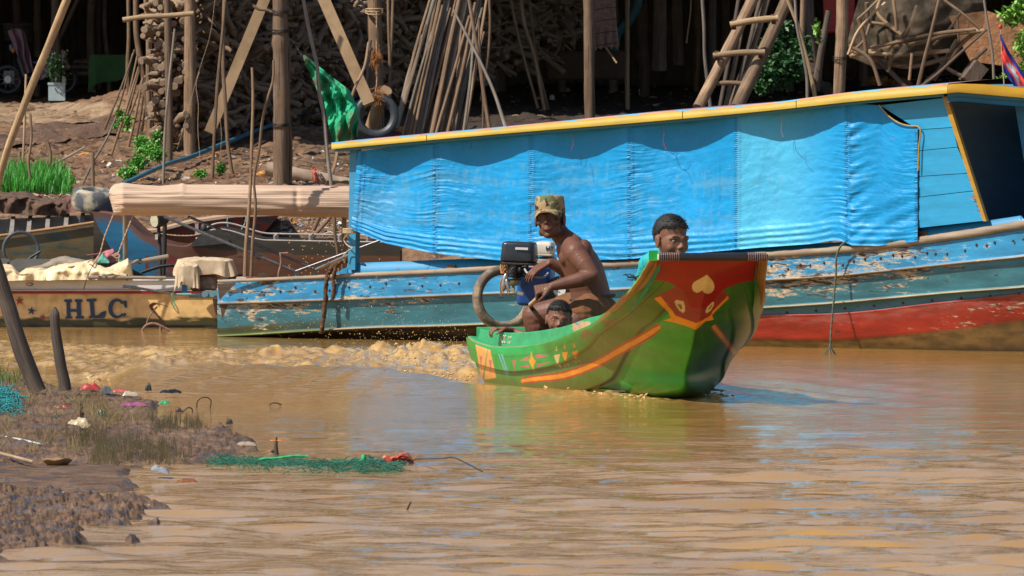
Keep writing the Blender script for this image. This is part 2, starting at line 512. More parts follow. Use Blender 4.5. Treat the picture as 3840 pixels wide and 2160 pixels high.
def bank_mesh():
    ys = np.concatenate([np.arange(58, 62, .25), np.arange(62, 76, .035), np.arange(76, 90, .4), [95, 110, 150, 400]])
    xs = np.concatenate([[-160, -60, -25, -12, -7], np.arange(-4.6, 5.4, .022), [7, 12, 25, 60, 160]])
    X, Y = np.meshgrid(xs, ys)
    Z = bank_z(X, Y)
    near = ((X > -4.7) & (X < 5.5)).astype(float) * smoothstep(61.5, 63, Y) * (1 - smoothstep(76, 80, Y))
    Z = Z + near * (.018 * fbm(X * 7, Y * 4, 1.0, 4, 2.1, .6) + .022 * np.clip(fbm(X * 14, Y * 9, 4.0, 3), 0, 1) ** 1.2)
    mb = MB(); mb.grid(np.stack([X, Y, Z], -1))
    t = NT('earth_bank')
    v = t.coords()
    a = t.noise(v, 1.1, 6, .6); b = t.noise(v, 9, 8, .7); c = t.noise(v, 38, 5, .7)
    vy = t.n('ShaderNodeSeparateXYZ'); t.l(t.coords(), vy.inputs[0])
    base = t.mix(t.ramp(a, .38, .62), (.17, .080, .036, 1), (.27, .16, .085, 1))
    base = t.mix(t.ramp(b, .47, .58), base, (.060, .034, .020, 1))
    base = t.mix(t.math('MULTIPLY', t.ramp(c, .60, .68), .7), base, (.42, .33, .24, 1))
    # black trodden charcoal soil below the houses, plus ground shade painted in by the wood pile
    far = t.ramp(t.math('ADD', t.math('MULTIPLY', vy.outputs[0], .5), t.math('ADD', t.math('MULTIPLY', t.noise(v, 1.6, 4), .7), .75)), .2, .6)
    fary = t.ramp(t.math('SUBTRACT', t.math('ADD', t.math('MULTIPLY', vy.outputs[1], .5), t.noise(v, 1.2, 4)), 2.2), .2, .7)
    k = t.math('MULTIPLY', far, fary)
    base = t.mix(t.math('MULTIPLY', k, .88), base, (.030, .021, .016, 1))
    t.base(base); t.rough(.9)
    t.bump(t.math('ADD', b, t.math('MULTIPLY', c, .6)), .9, .03)
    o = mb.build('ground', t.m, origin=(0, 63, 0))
    tag(o, kind='structure'); return o
bank_mesh()

def onbank(px, py, lo=62.3, hi=94):
    """the point of the bank seen at a pixel of the photograph"""
    for n in (90, 12):
        ys = np.linspace(lo, hi, n)
        P = at(px, py, ys)
        g = P[:, 2] - bank_z(P[:, 0], ys)
        i = int(np.argmax(g <= 0))
        if g[i] > 0: return P[-1]
        lo, hi = ys[max(i - 1, 0)], ys[max(i, 1)]
    return P[i]
# ---------------------------------------------------------------- big blue boat
A0 = atz(850, 1266, 0.0); A0 = np.array([(850 - 1920) / F * 58.8, 58.8, 0])
B0 = np.array([(3840 - 1920) / F * 55.6, 55.6, 0])
dirv = (B0 - A0); dirv /= np.linalg.norm(dirv)
NB = np.array([dirv[1], -dirv[0], 0.0])           # outward, towards the camera
BW = 1.7                                            # beam
def bp(px, py, off=0.0):
    off = np.asarray(off, float)
    d = ray(px, py)
    t = (((A0 - CAM) @ NB) + off) / (d @ NB)
    return CAM + d * t[..., None]
def mirror(P):
    o = (np.asarray(P) - A0) @ NB
    return P - NB * (2 * (o + BW / 2))[..., None]

yl_gun = [(815, 1062), (900, 1058), (1198, 1046), (1397, 1036), (1645, 1026), (1884, 1014), (2300, 1000), (2880, 964), (3138, 949), (3386, 924), (3635, 890), (3840, 857), (4400, 740), (5000, 600)]
yl_b1 = [(815, 1134), (900, 1132), (1297, 1119), (1844, 1097), (2300, 1082), (2865, 1047), (3138, 1030), (3386, 1005), (3635, 978), (3840, 958), (4400, 850), (5000, 690)]
yl_cr = [(815, 1262), (900, 1258), (1198, 1240), (1397, 1230), (1645, 1224), (1819, 1217), (2300, 1192), (2855, 1156), (3138, 1137), (3337, 1119), (3585, 1097), (3724, 1087), (3840, 1078), (4400, 960), (5000, 760)]
yl_r0 = [(815, 1266), (1198, 1244), (1819, 1221), (2300, 1204), (2840, 1181), (3188, 1171), (3486, 1137), (3840, 1097), (4400, 985), (5000, 790)]
yl_r1 = [(815, 1270), (1198, 1250), (1819, 1228), (2300, 1262), (2840, 1268), (3138, 1271), (3436, 1246), (3684, 1216), (3840, 1191), (4400, 1110), (5000, 900)]
yl_w = [(815, 1268), (900, 1274), (1200, 1279), (1800, 1290), (2850, 1322), (3840, 1330), (4400, 1335), (5000, 1340)]
GUN = lambda x: smooth_interp(x, yl_gun)

BLUE_L = (.020, .23, .44); TEAL = (.035, .155, .19); RED = (.33, .026, .014); ALGAE = (.10, .065, .022); WET = (.035, .022, .012)
mat_bigpaint = paint_mat('weathered_boat_paint', under=(.50, .40, .26), dark=(.045, .032, .026), gloss=.38, grime=.4, sc=1.8, stretch=(.7, .7, 3.2))
mat_rail = plank_mat('old_rail_wood', (.22, .16, .11), (.36, .29, .21), (1.5, 1.5, 30))
mat_inside = plank_mat('dark_inside_wood', (.05, .035, .025), (.09, .065, .045))

bigboat = thing('covered_boat', 'long blue wooden boat with yellow roof edge and blue tarpaulin side, moored along the bank', 'boat', tuple(bp(2400, 1300, -.8) * [1, 1, 0]))

def big_hull():
    xs = np.concatenate([np.linspace(815, 3900, 620), np.linspace(3920, 5000, 60)])
    ext = np.clip((xs - 3700) / 1300, 0, 1)
    pull = -(BW / 2) * ext ** 1.9
    sternpull = -.10 * np.clip((1100 - xs) / 300, 0, 1) ** 2
    g, b1, cr, r0, r1, w = [smooth_interp(xs, l) for l in (yl_gun, yl_b1, yl_cr, yl_r0, yl_r1, yl_w)]
    r0 = np.maximum(r0, cr + 3); r1 = np.maximum(r1, r0 + 3); w = np.maximum(w, r1 + 3)
    rows = []; cols = []
    def row(y, off, color, wear):
        rows.append(bp(xs, y, off + pull + sternpull))
        c = np.zeros((len(xs), 4)); c[:, :3] = color; c[:, 3] = wear; cols.append(c)
    # how worn: heavy around the bow quarter right of the green boat
    hv = 1.25 * np.exp(-((xs - 3020) / 420) ** 2) + .35 * np.exp(-((xs - 1500) / 260) ** 2) + .5 * np.exp(-((xs - 950) / 260) ** 2) + .42
    hv = np.clip(hv, 0, 1)
    n = 14
    for k in range(n + 1):
        f = k / n
        row(g + (b1 - g) * f, .0 + .012 * f, BLUE_L, hv * .62 + .10)
    row(b1 + 1.5, .020, (.30, .21, .12), .5); row(b1 + 7, .018, (.26, .18, .10), .5); row(b1 + 8, -.012, (.10, .07, .04), .2)
    fa = np.clip((1500 - xs) / 500, 0, 1)
    for k in range(22):
        f = (k + .5) / 22
        alg = smoothstep(.60 + .14 * fbm(xs * .01, k * .2, 1.1, 3), .8, f) * fa
        c = np.array(TEAL)[None] * (1 - alg[:, None]) + np.array((.050, .050, .012))[None] * alg[:, None]
        up = smoothstep(.30, .05, f)
        c = c * (1 - up) + np.array((.035, .22, .36))[None] * up
        row(b1 + 8 + (cr - b1 - 12) * f, -.014 - .02 * f, c, hv * .75 * (1 - .4 * f) + .12 * (1 - f))
    lc = np.where((xs < 1250)[:, None], np.array((.16, .22, .05))[None], np.array((.42, .33, .20))[None])
    row(cr - 4, .012, lc, .2); row(cr, .014, lc, .3); row(cr + 2, -.03, TEAL, .3)
    for k in range(5):
        row(cr + 2 + (r0 - cr - 2) * (k + 1) / 5, -.034, np.where((xs < 1990)[:, None], np.array((.22, .12, .05))[None], np.array(TEAL)[None]), .35)
    row(r0 + .5, -.022, np.where((xs < 1950)[:, None], np.array((.10, .06, .03))[None], np.array((.40, .06, .05))[None]), .3)
    for k in range(16):
        f = (k + 1) / 16
        # older patched red: lighter at the top, ragged
        pt = (.5 + .5 * np.clip(fbm(xs * .012, k * .35, 4.4, 4) * 2, -1, 1))[:, None] * smoothstep(.6, .25, f)
        c = np.array(RED)[None] * (1 - pt) + np.array((.36, .085, .07))[None] * pt
        lf = smoothstep(1990, 1900, xs)[:, None]; c = c * (1 - lf) + np.array((.10, .065, .035))[None] * lf
        row(r0 + (r1 - r0) * f, -.026 - .05 * f, c, .34 + .25 * smoothstep(3300, 3800, xs))
    for k in range(10):
        f = (k + 1) / 10
        pt = (.5 + .5 * np.clip(fbm(xs * .02, k * .5, 8.4, 4) * 2, -1, 1))[:, None]
        c = np.array(ALGAE)[None] * (1 - pt) + np.array((.20, .11, .035))[None] * pt
        dk = smoothstep(.55, .95, f)
        left = smoothstep(1990, 1900, xs)[:, None]
        c = c * (1 - left) + np.array(WET)[None] * left * (1 + .6 * pt)
        c = c * (1 - dk) + np.array(WET)[None] * dk
        row(r1 + (w - r1) * f, -.08 - .05 * f, c, .1)
    P = np.stack(rows); C = np.stack(cols)
    # below the water
    low = P[-1].copy(); low[:, 2] = -.30; low -= NB * .45 * (1 - ext[:, None])
    P = np.concatenate([P, low[None]]); C = np.concatenate([C, C[-1:]])
    mb = MB(); mb.grid(P, None, C)
    Q = mirror(P); C2 = C.copy()
    mb.grid(Q, None, C2, flip=True)
    # transom
    tr = np.stack([P[:, 0], Q[:, 0]], 1)
    mb.grid(tr, None, np.stack([C[:, 0], C[:, 0]], 1), flip=True)
    mb.build('hull', mat_bigpaint, bigboat)
    # inner planking and deck
    inn = bp(xs, g + 2, -.05 + pull * .97); inn2 = inn.copy(); inn2[:, 2] = .12; inn2 -= NB * .05
    fi = MB(); fi.grid(np.stack([inn, inn2]), None); fi.grid(np.stack([mirror(inn), mirror(inn2)]), None, flip=True)
    fi.grid(np.stack([inn2, mirror(inn2)]), None)
    fi.build('deck', mat_inside, bigboat)
    # gunwale log
    xr = np.linspace(822, 3900, 260); xr2 = np.linspace(3920, 4990, 40); xa = np.concatenate([xr, xr2])
    pl = -(BW / 2) * np.clip((xa - 3700) / 1300, 0, 1) ** 1.9
    yy = smooth_interp(xa, yl_gun) - interp(xa, [(815, 6), (1980, 9), (2880, 10), (3386, 14), (3840, 16)])
    C0 = bp(xa, yy, .006 + pl); rr = interp(xa, [(815, .011), (1900, .018), (2700, .02), (3300, .024), (3840, .026)])
    rr = rr * (1 + .10 * noise3(xa * .02, 0.0)) + .002 * noise3(xa * .11, 3.0)
    r2 = rr[:, None] * (1 + .07 * noise3(xa[:, None] * .03, np.arange(10)[None] * 1.3))
    m = MB(); m.tube(C0, r2, 10); m.build('gunwale_rail', mat_rail, bigboat)
    m = MB(); m.tube(mirror(C0), r2, 10); m.build('gunwale_rail', mat_rail, bigboat)
big_hull()

# nails and bolt heads along the top strake
mat_rust = simple('rusty_iron', (.10, .055, .035), .7, .3, .5, 30)
def bolts():
    rg = random.Random(5)
    def one(c, r):
        m = MB(); m.ell(c, (r, r * .75, r * 1.1), nu=8, nv=5); m.build('bolt_head', mat_rust, bigboat)
    for x in list(np.linspace(900, 1800, 14)) + list(np.linspace(2900, 3830, 22)):
        f = .35 + .25 * rg.random(); xx = x + rg.uniform(-14, 14)
        y = GUN(xx) * (1 - f) + smooth_interp(xx, yl_b1) * f
        one(bp(xx, y, .010), .008)
    for x in np.linspace(2950, 3820, 9):
        one(bp(x, smooth_interp(x, yl_cr) + 22, -.028), .007)
bolts()

# coaming boards between rail and tarpaulin
mat_bluewood = paint_mat('blue_painted_planks', under=(.25, .16, .11), dark=(.06, .03, .02), gloss=.45, grime=.25, stretch=(.8, .8, 3.5))
def coaming():
    m = MB()
    xs = np.linspace(1303, 3440, 200)
    top = interp(xs, [(1303, 988), (1645, 975), (1884, 968), (2300, 955), (2700, 940), (2900, 925), (3440, 890)])
    bot = GUN(xs) - 6
    P = np.stack([bp(xs, bot, -.035), bp(xs, top, -.035), bp(xs, top - 1, -.06), bp(xs, bot, -.06)])
    m.grid(P, None, (*BLUE_L, .25))
    for xa, xb in ((1303, 1180),):
        m.add([bp(1303, 1000, -.03), bp(1303, 1036, -.03), bp(1228, 1040, -.03)], [(0, 1, 2)], None, (*BLUE_L, .35))
    m.build('coaming', mat_bluewood, bigboat)
    m = MB()
    xs = np.linspace(3441, 4000, 60)
    top = interp(xs, [(3441, 862), (3690, 830), (3836, 808), (3838, 822), (4000, 790)])
    P = np.stack([bp(xs, GUN(xs) - 12, -.03), bp(xs, top, -.03), bp(xs, top - 1, -.07), bp(xs, GUN(xs) - 12, -.07)])
    m.grid(P, None, (*BLUE_L, .15))
    m.build('coaming', mat_bluewood, bigboat)
coaming()

# roof
fas_top = [(1243, 539), (1900, 479), (2397, 430), (2900, 388), (3188, 350), (3552, 318)]
fas_bot = [(1243, 559), (1900, 500), (2377, 461), (2900, 413), (3188, 382), (3550, 350)]
mat_yellow = paint_mat('yellow_painted_board', under=(.20, .12, .06), dark=(.05, .03, .015), gloss=.45, grime=.25, sc=.9)
YEL = (.44, .29, .016)
ROOFOFF = .115
def roof():
    # fascia in four butted boards
    for a, b in ((1243, 1598), (1601, 2558), (2561, 2984), (2987, 3552)):
        xs = np.linspace(a, b, 50)
        T = bp(xs, smooth_interp(xs, fas_top), ROOFOFF); Bt = bp(xs, smooth_interp(xs, fas_bot), ROOFOFF)
        m = MB()
        T2 = T - NB * .022; B2 = Bt - NB * .022
        m.grid(np.stack([Bt, T, T2, B2, Bt]), None, (*YEL, .18))
        for e in (0, -1): m.add([Bt[e], T[e], T2[e], B2[e]], [(0, 1, 2, 3) if e == 0 else (3, 2, 1, 0)], None, (*YEL, .3))
        m.build('fascia_board', mat_yellow, bigboat, smooth=False)
    # roof skin, slightly cambered, its painted edge strip shows above the fascia
    xs = np.linspace(1243, 3556, 160)
    near = bp(xs, smooth_interp(xs, fas_top) - 2, ROOFOFF - .01)
    rows = []
    for f in np.linspace(0, 1, 16):
        Pn = near + (-NB) * (BW + 2 * ROOFOFF) * f
        Pn = Pn + np.array([0, 0, 1]) * (.035 * math.sin(math.pi * f) + .004)
        rows.append(Pn)
    rows = [near - [0, 0, .006]] + rows
    P = np.stack(rows); C = np.zeros(P.shape[:2] + (4,))
    for i in range(P.shape[0]):
        pk = (noise3(xs * .01, i * .01) > -.05).astype(float)[:, None]
        C[i, :, :3] = np.array((.05, .30, .55))[None] * (1 - pk) + np.array((.45, .20, .15))[None] * pk if i < 6 else (.28, .16, .12)
        C[i, :, 3] = .35
    m = MB(); m.grid(P, None, C)
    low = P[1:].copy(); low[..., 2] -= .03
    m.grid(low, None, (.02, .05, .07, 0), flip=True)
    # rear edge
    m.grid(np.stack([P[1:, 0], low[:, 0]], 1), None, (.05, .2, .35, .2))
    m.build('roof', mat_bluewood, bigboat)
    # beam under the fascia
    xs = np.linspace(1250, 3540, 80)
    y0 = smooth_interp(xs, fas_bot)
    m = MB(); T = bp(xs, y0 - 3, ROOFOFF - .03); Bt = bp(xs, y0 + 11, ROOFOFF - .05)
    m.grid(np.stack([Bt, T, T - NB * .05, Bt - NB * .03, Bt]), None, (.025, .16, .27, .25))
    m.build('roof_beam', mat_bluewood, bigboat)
    # visor at the front of the roof
    xs = np.linspace(3553, 4450, 40)
    yt = interp(xs, [(3553, 318), (3590, 313), (3700, 316), (3840, 330), (4450, 392)])
    yb = interp(xs, [(3553, 350), (3590, 345), (3840, 367), (4450, 432)])
    offv = ROOFOFF - (xs - 3553) / 900 * (BW * .55)
    m = MB(); T = bp(xs, yt, offv); Bt = bp(xs, yb, offv)
    m.grid(np.stack([Bt, T, T - dirv * .03, Bt - dirv * .03, Bt]), None, (.46, .25, .015, .22))
    m.build('fascia_board', mat_yellow, bigboat, smooth=False)
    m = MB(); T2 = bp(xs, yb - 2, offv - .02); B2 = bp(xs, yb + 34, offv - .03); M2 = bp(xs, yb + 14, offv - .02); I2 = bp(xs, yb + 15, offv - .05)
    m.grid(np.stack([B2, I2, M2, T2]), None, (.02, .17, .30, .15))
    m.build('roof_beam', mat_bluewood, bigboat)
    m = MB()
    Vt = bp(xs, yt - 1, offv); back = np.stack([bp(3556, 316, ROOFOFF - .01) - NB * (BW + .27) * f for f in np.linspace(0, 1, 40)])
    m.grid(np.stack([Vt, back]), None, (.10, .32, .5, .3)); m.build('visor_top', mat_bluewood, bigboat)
roof()

# cabin posts and side planks
def cabin():
    def post(x0, y0, x1, y1, w, off, col, name='post', parent=bigboat, depth=.05, mat=None):
        m = MB(); a = bp(x0, y0, off); b = bp(x1, y1, off)
        ax = dirv * w / 2
        q = [a - ax, a + ax, b + ax, b - ax]
        m.prism(np.array(q), -NB * depth, col)
        return m.build(name, mat or mat_bluewood, parent, smooth=False)
    post(1325, 556, 1318, 1012, .055, .0, (.035, .24, .42, .35))
    post(2118, 930, 2118, 990, .05, -.03, (.035, .24, .42, .35))
    # far side posts
    for x in (1500, 2100, 2700, 3300):
        a = mirror(bp(x, interp(x, fas_bot), .0)); b = a.copy(); b[2] = .25
        m = MB(); m.box((a + b) / 2, (.05, .05, a[2] - b[2]), None, (.03, .14, .24, .1)); m.build('post', mat_bluewood, bigboat, smooth=False)
    # raked plank wall in front of the opening
    lines = [(378, 366), (487, 478), (566, 552), (662, 650), (740, 716), (856, 829)]
    def redge(y): return interp(y, [(366, 3540), (478, 3573), (552, 3590), (650, 3632), (716, 3652), (829, 3690)])
    for i in range(5):
        yl0, yr0 = lines[i]; yl1, yr1 = lines[i + 1]
        a = bp(3443, yl0 + 1, .012); b = bp(float(redge(yr0)), yr0 + 1, .012)
        c = bp(float(redge(yr1)), yr1 - 1.5, .012); d = bp(3443, yl1 - 1.5, .012)
        if i == 0: a = bp(3300, 395, .012)
        m = MB()
        nx, ny = 30, 14
        uu, vv = np.meshgrid(np.linspace(0, 1, nx), np.linspace(0, 1, ny))
        P = (a[None, None] * ((1 - uu) * (1 - vv))[..., None] + b * (uu * (1 - vv))[..., None] + c * (uu * vv)[..., None] + d * ((1 - uu) * vv)[..., None])
        C = np.zeros((ny, nx, 4)); C[..., :3] = (.018, .30, .56); C[..., 3] = .10 + .5 * smoothstep(.86, 1.0, uu) * (i > 1) + (.22 if i == 4 else .04 * i)
        m.grid(P, None, C, flip=True); m.grid(P - NB * .02, None, C)
        for s in (0, -1): m.grid(np.stack([P[s], P[s] - NB * .02]), None, (.02, .1, .2, .2))
        m.build('plank', mat_bluewood, bigboat, smooth=False)
    m = MB(); a = bp(3541, 352, .02); b = bp(3693, 830, .02)
    m.prism(np.array([a - dirv * .022, a + dirv * .012, b + dirv * .012, b - dirv * .012]), -NB * .03, (.40, .22, .02, .3))
    m.build('door_trim', mat_yellow, bigboat, smooth=False)
    # inside: far tarpaulin and a post, all in the shade of the roof
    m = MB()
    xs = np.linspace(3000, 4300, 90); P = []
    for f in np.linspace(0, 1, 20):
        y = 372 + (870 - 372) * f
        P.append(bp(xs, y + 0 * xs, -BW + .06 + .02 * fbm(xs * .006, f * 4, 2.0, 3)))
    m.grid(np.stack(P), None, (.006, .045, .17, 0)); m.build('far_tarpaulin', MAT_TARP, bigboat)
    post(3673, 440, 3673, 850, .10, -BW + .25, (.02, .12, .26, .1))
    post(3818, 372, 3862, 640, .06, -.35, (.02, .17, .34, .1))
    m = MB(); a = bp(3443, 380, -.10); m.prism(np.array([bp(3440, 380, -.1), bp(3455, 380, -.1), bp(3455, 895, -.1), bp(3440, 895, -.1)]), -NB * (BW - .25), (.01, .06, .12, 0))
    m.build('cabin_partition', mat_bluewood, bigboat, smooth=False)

# blue tarpaulin
tp_top = [(1340, 566), (1632, 528), (1992, 494), (2362, 464), (2764, 428), (3178, 386), (3300, 395), (3330, 432), (3385, 466), (3440, 474)]
tp_bot = [(1316, 860), (1446, 912), (1595, 944), (1745, 965), (1884, 977), (2100, 980), (2350, 972), (2600, 950), (2840, 929), (3039, 915), (3120, 902), (3150, 902), (3195, 920), (3290, 922), (3386, 911), (3440, 905)]
SEAMS = [1340, 1632, 1992, 2362, 2764, 3178, 3440]
def tarp_mat():
    t = NT('blue_tarpaulin')
    a = t.n('ShaderNodeAttribute'); a.attribute_name = 'Col'
    v = t.coords('Object', (1.0, 1.0, 3.2))
    n1 = t.noise(t.coords('Object', (.45, .45, 3.6)), 3.2, 6, .62); n2 = t.noise(t.coords('Object', (5, 5, 1.2)), 5, 6, .7); n3 = t.noise(t.coords(), 2.2, 4, .6)
    worn = t.math('ADD', t.math('MULTIPLY', n1, .58), t.math('MULTIPLY', n2, .42))
    mk = t.math('MULTIPLY', t.math('SUBTRACT', worn, t.math('SUBTRACT', .62, t.math('MULTIPLY', a.outputs['Alpha'], .13))), 14.0)
    cl = t.n('ShaderNodeClamp'); t.l(mk, cl.inputs[0])
    c = t.mix(1.0, a.outputs['Color'], t.ramp(n3, .3, .7, (.86,) * 3, (1.12,) * 3), 'MULTIPLY')
    c = t.mix(t.math('MULTIPLY', cl.outputs[0], .30), c, (.13, .29, .36, 1))
    sp = t.ramp(t.noise(t.coords('Object', (.8, .8, 5)), 2.0, 5, .7), .70, .74)
    c = t.mix(t.math('MULTIPLY', sp, .55), c, (.42, .20, .12, 1))
    t.base(c); t.rough(t.ramp(n2, .3, .7, (.38,) * 3, (.52,) * 3))
    t.b.inputs['Specular IOR Level'].default_value = .35
    cr = t.noise(t.coords('Object', (3, 3, 1)), 12, 6, .75, .6)
    t.bump(t.math('ADD', t.math('MULTIPLY', cr, .35), t.math('MULTIPLY', n2, .2)), .55, .012)
    MATS['blue_tarpaulin'] = t.m; return t.m
MAT_TARP = tarp_mat()
def tarp():
    xs = np.linspace(1316, 3441, 900); ny = 240
    f = np.linspace(0, 1, ny)[:, None]
    yt = interp(xs, tp_top)[None]; yb = interp(xs, tp_bot)[None]
    # left edge leans: shift x with height
    X = xs[None] + (1 - f) * interp(xs, [(1316, 26), (1500, 0), (3441, 0)])[None] + f * 0
    Y = yt + (yb - yt) * f
    seam = np.full(xs.shape, 1e9); sgn = np.zeros(xs.shape); seg = np.zeros(xs.shape)
    for i, s_ in enumerate(SEAMS):
        m = np.abs(xs - s_) < np.abs(seam); seam = np.where(m, xs - s_, seam)
    d = np.abs(seam)[None]
    seg = np.searchsorted(SEAMS, xs)
    sw = np.array([.75, 1.1, .55, 1.15, .25, 1.0, .8])[np.argmin(np.abs(xs[:, None] - np.array(SEAMS)[None]), 1)][None]
    # billow inwards between the seams near the top, pulled out at the seams
    per = np.clip(d / 190, 0, 1)
    depth = np.array([0, 1.0, .75, .8, .85, .8, .45, 0])[np.clip(seg, 0, 7)][None]
    off = .028 - .074 * np.sin(per * np.pi / 2) ** 1.6 * np.exp(-(f / .55) ** 2) * depth
    off = off - .018 * np.sin(per * np.pi / 2) * depth * np.sin(np.pi * f)
    # gathers: creases running away from each seam
    wob = fbm(xs[None] * .004, f * 3, 1.3, 3)
    ph = f * 34 + 1.6 * wob + np.sign(seam)[None] * d * .004 * (1 + .4 * np.sin(xs[None] * .01)) + seg[None] * 1.7
    cre = noise3(ph * 1.0, xs[None] * .0038, 2.0) + .6 * noise3(ph * 2.1, xs[None] * .008, 5.0)
    am = (np.exp(-d / 48) * 1.0 + np.exp(-d / 150) * .30) * (.55 + .45 * noise3(f * 5 + seg[None], 2.0)) * (.25 + .85 * smoothstep(.02, .3, f)) * sw
    off = off + .0075 * cre * am
    # fine gathers right on the seam
    off = off + .0022 * np.sin(f * 420 + 2 * wob) * np.exp(-(d / 9) ** 2) - .002 * np.exp(-(d / 4) ** 2)
    off = off + .002 * np.exp(-((d - 10) / 5) ** 2)
    # long soft horizontal folds between the seams
    off = off + .0050 * noise3(f * 9 + .5 * wob, xs[None] * .0022, 8.0) * smoothstep(.1, .5, f) * np.where(xs[None] < 2764, 1.0, .45)
    # vertical swells of the stretched right half
    off = off + np.where(xs > 2700, 1, 0)[None] * .010 * noise3(xs[None] * .010, f * 1.3, 3.0)
    # diagonal pull in the last bay
    last = smoothstep(3190, 3260, xs)[None]
    dg = (xs[None] - 3180) * .010 + f * 9
    off = off + .014 * last * noise3(dg, f * 1.2, 6.0) * smoothstep(.35, .8, f)
    dg2 = (xs[None] - 3180) * .016 + f * 14
    off = off + .016 * smoothstep(3300, 3190, xs)[None] * smoothstep(3172, 3195, xs)[None] * noise3(dg2, .3, 1.0) * smoothstep(.0, .15, f)
    # bundle of folds along the hem
    hem = smoothstep(.80, .90, f)
    nfold = 4.2
    off = off + hem * .0045 * (.6 + .8 * noise3(xs[None] * .003, 1.0)) * (np.sin((f - .8) / .2 * nfold * 2 * np.pi + 2.2 * wob) + .8 * noise3(f * 40, xs[None] * .004, 4.0)) + hem * .010
    off = off + .009 * noise3(xs[None] * .011 + .4 * f, f * .9, 12.0) * smoothstep(.05, .4, f) * (1 - hem)
    # coarse crinkle
    off = off + .0022 * fbm(xs[None] * .03, f * 16, 6.2, 3)
    col = np.zeros((ny, len(xs), 4))
    shade = np.array((.002, .25, .56))
    col[..., :3] = shade
    pale = (smoothstep(2760, 2768, xs) * smoothstep(3180, 2900, xs))[None] * np.ones_like(f)  # bright sheen of this bay painted in as a paler blue
    col[..., :3] = shade * (1 - pale[..., None] * .6) + np.array((.09, .46, .66)) * pale[..., None] * .6
    stit = ((d < 13) & (d > 0)) * 1.0 * np.ones_like(f)  # seam shadow painted in as a darker band
    col[..., :3] *= (1 - .15 * stit[..., None])
    col[..., 3] = np.where(xs < 2764, 1.0, .45)[None] * smoothstep(.12, .35, f)
    P = bp(X, Y, off)
    m = MB(); m.grid(P, None, col, flip=True)
    m.build('tarpaulin', MAT_TARP, bigboat)
    # piping along the cut upper right corner
    pts = bp(np.array([3297, 3312, 3330, 3355, 3385, 3415, 3444, 3445, 3443]), np.array([393, 412, 432, 452, 466, 472, 475, 560, 640]), .035)
    mm = MB(); mm.tube(curve(pts, 40), .0045, 6); mm.build('piping', simple('ochre_cord', (.42, .24, .05), .7), bigboat)
    mats = {'r': simple('red_string', (.45, .02, .03), .8), 'd': simple('dark_string', (.03, .03, .05), .8), 'y': simple('straw_string', (.38, .2, .1), .8)}
    for k, pts in (('r', [(2146, 506), (2150, 540), (2140, 565)]), ('r', [(2484, 470), (2490, 500), (2487, 530), (2498, 560)]), ('d', [(2175, 575), (2181, 622)]),
                   ('d', [(2543, 550), (2528, 575), (2512, 572), (2528, 580), (2556, 638)]), ('d', [(2980, 530), (2984, 560), (3018, 600)]), ('y', [(2935, 430), (2932, 500), (2938, 515)]),
                   ('d', [(1500, 560), (1470, 567), (1432, 562)]), ('d', [(1770, 530), (1762, 565)]), ('d', [(1612, 962), (1608, 1000), (1600, 1010)])):
        pts = np.array(pts, float)
        mm = MB(); mm.tube(curve(bp(pts[:, 0], pts[:, 1], .055), 14), .0014, 5); mm.build('tie_string', mats[k], bigboat)
tarp()
cabin()
# small iron bracket and hooks on the coaming
for x, y in ((1693, 1004), (3462, 880)):
    m = MB(); m.prism(bp(np.array([x - 15, x + 15, x + 15, x - 15]), np.array([y - 12, y - 12, y + 12, y + 12]), -.03), NB * .006, None)
    m.build('bracket', simple('rusty_plate', (.16, .10, .07), .8), bigboat, smooth=False)

# ropes and the small things tied to the big boat
def rope(name, pts, r, mat, label, cat='rope', group=None, twist=True, n=60, fuzz=0.0, parent=None, k=8):
    m = MB(); C = curve(pts, n)
    L = np.concatenate([[0], np.cumsum(np.linalg.norm(np.diff(C, axis=0), axis=1))])
    a = np.arange(k) * 2 * np.pi / k
    rr = r * (1 + .22 * np.cos(3 * a[None] - L[:, None] / r * .9)) * (1 + fuzz * noise3(L[:, None] * 60, a[None] * 2))
    m.tube(C, rr, k)
    o = m.build(name, mat, parent)
    if parent is None: tag(o, label, cat, group)
    return o
mat_rope_brown = simple('brown_rope', (.10, .045, .02), .95, 0, .5, 60, .6)
mat_rope_tan = simple('tan_rope', (.42, .30, .18), .9, 0, .3, 60, .4)
mat_rope_green = simple('grey_green_rope', (.10, .12, .09), .9, 0, .4, 60, .5)
tc = np.array([(1300, 980), (1268, 985), (1240, 1010), (1224, 1060), (1220, 1120), (1212, 1200), (1204, 1250)], float)
rope('mooring_rope', bp(tc[:, 0], tc[:, 1], .06), .014, mat_rope_brown, 'long frayed brown rope hanging from the post at the left end of the tarpaulin', fuzz=.35, n=90)
tc = np.array([(1284, 975), (1262, 1000), (1250, 1045), (1252, 1090), (1246, 1120)], float)
rope('mooring_rope', bp(tc[:, 0], tc[:, 1], .07), .012, mat_rope_brown, 'short frayed brown rope end hanging over the blue gunwale beside the longer rope', fuzz=.35)
tc = np.array([(3172, 905), (3155, 920), (3140, 950), (3135, 1020), (3127, 1120), (3118, 1220), (3112, 1326)], float)
rope('anchor_rope', bp(tc[:, 0], tc[:, 1], .07), .006, mat_rope_green, 'thin grey green rope hanging from the blue tarpaulin down the red hull into the water', n=80)
m = MB()
for i in range(16):
    a = random.uniform(0, 6.28); b0 = atz(3112, 1326, .01) ; m.tube(curve([b0 + [0, 0, .05], b0 + [math.cos(a) * .02, math.sin(a) * .02 - .01, .02], b0 + [math.cos(a) * .045, math.sin(a) * .04 - .02, -.005]], 8), .002, 5)
tag(m.build('rope_tassel', mat_rope_green), 'frayed rope knot floating where the thin rope enters the water', 'rope')
m = MB()
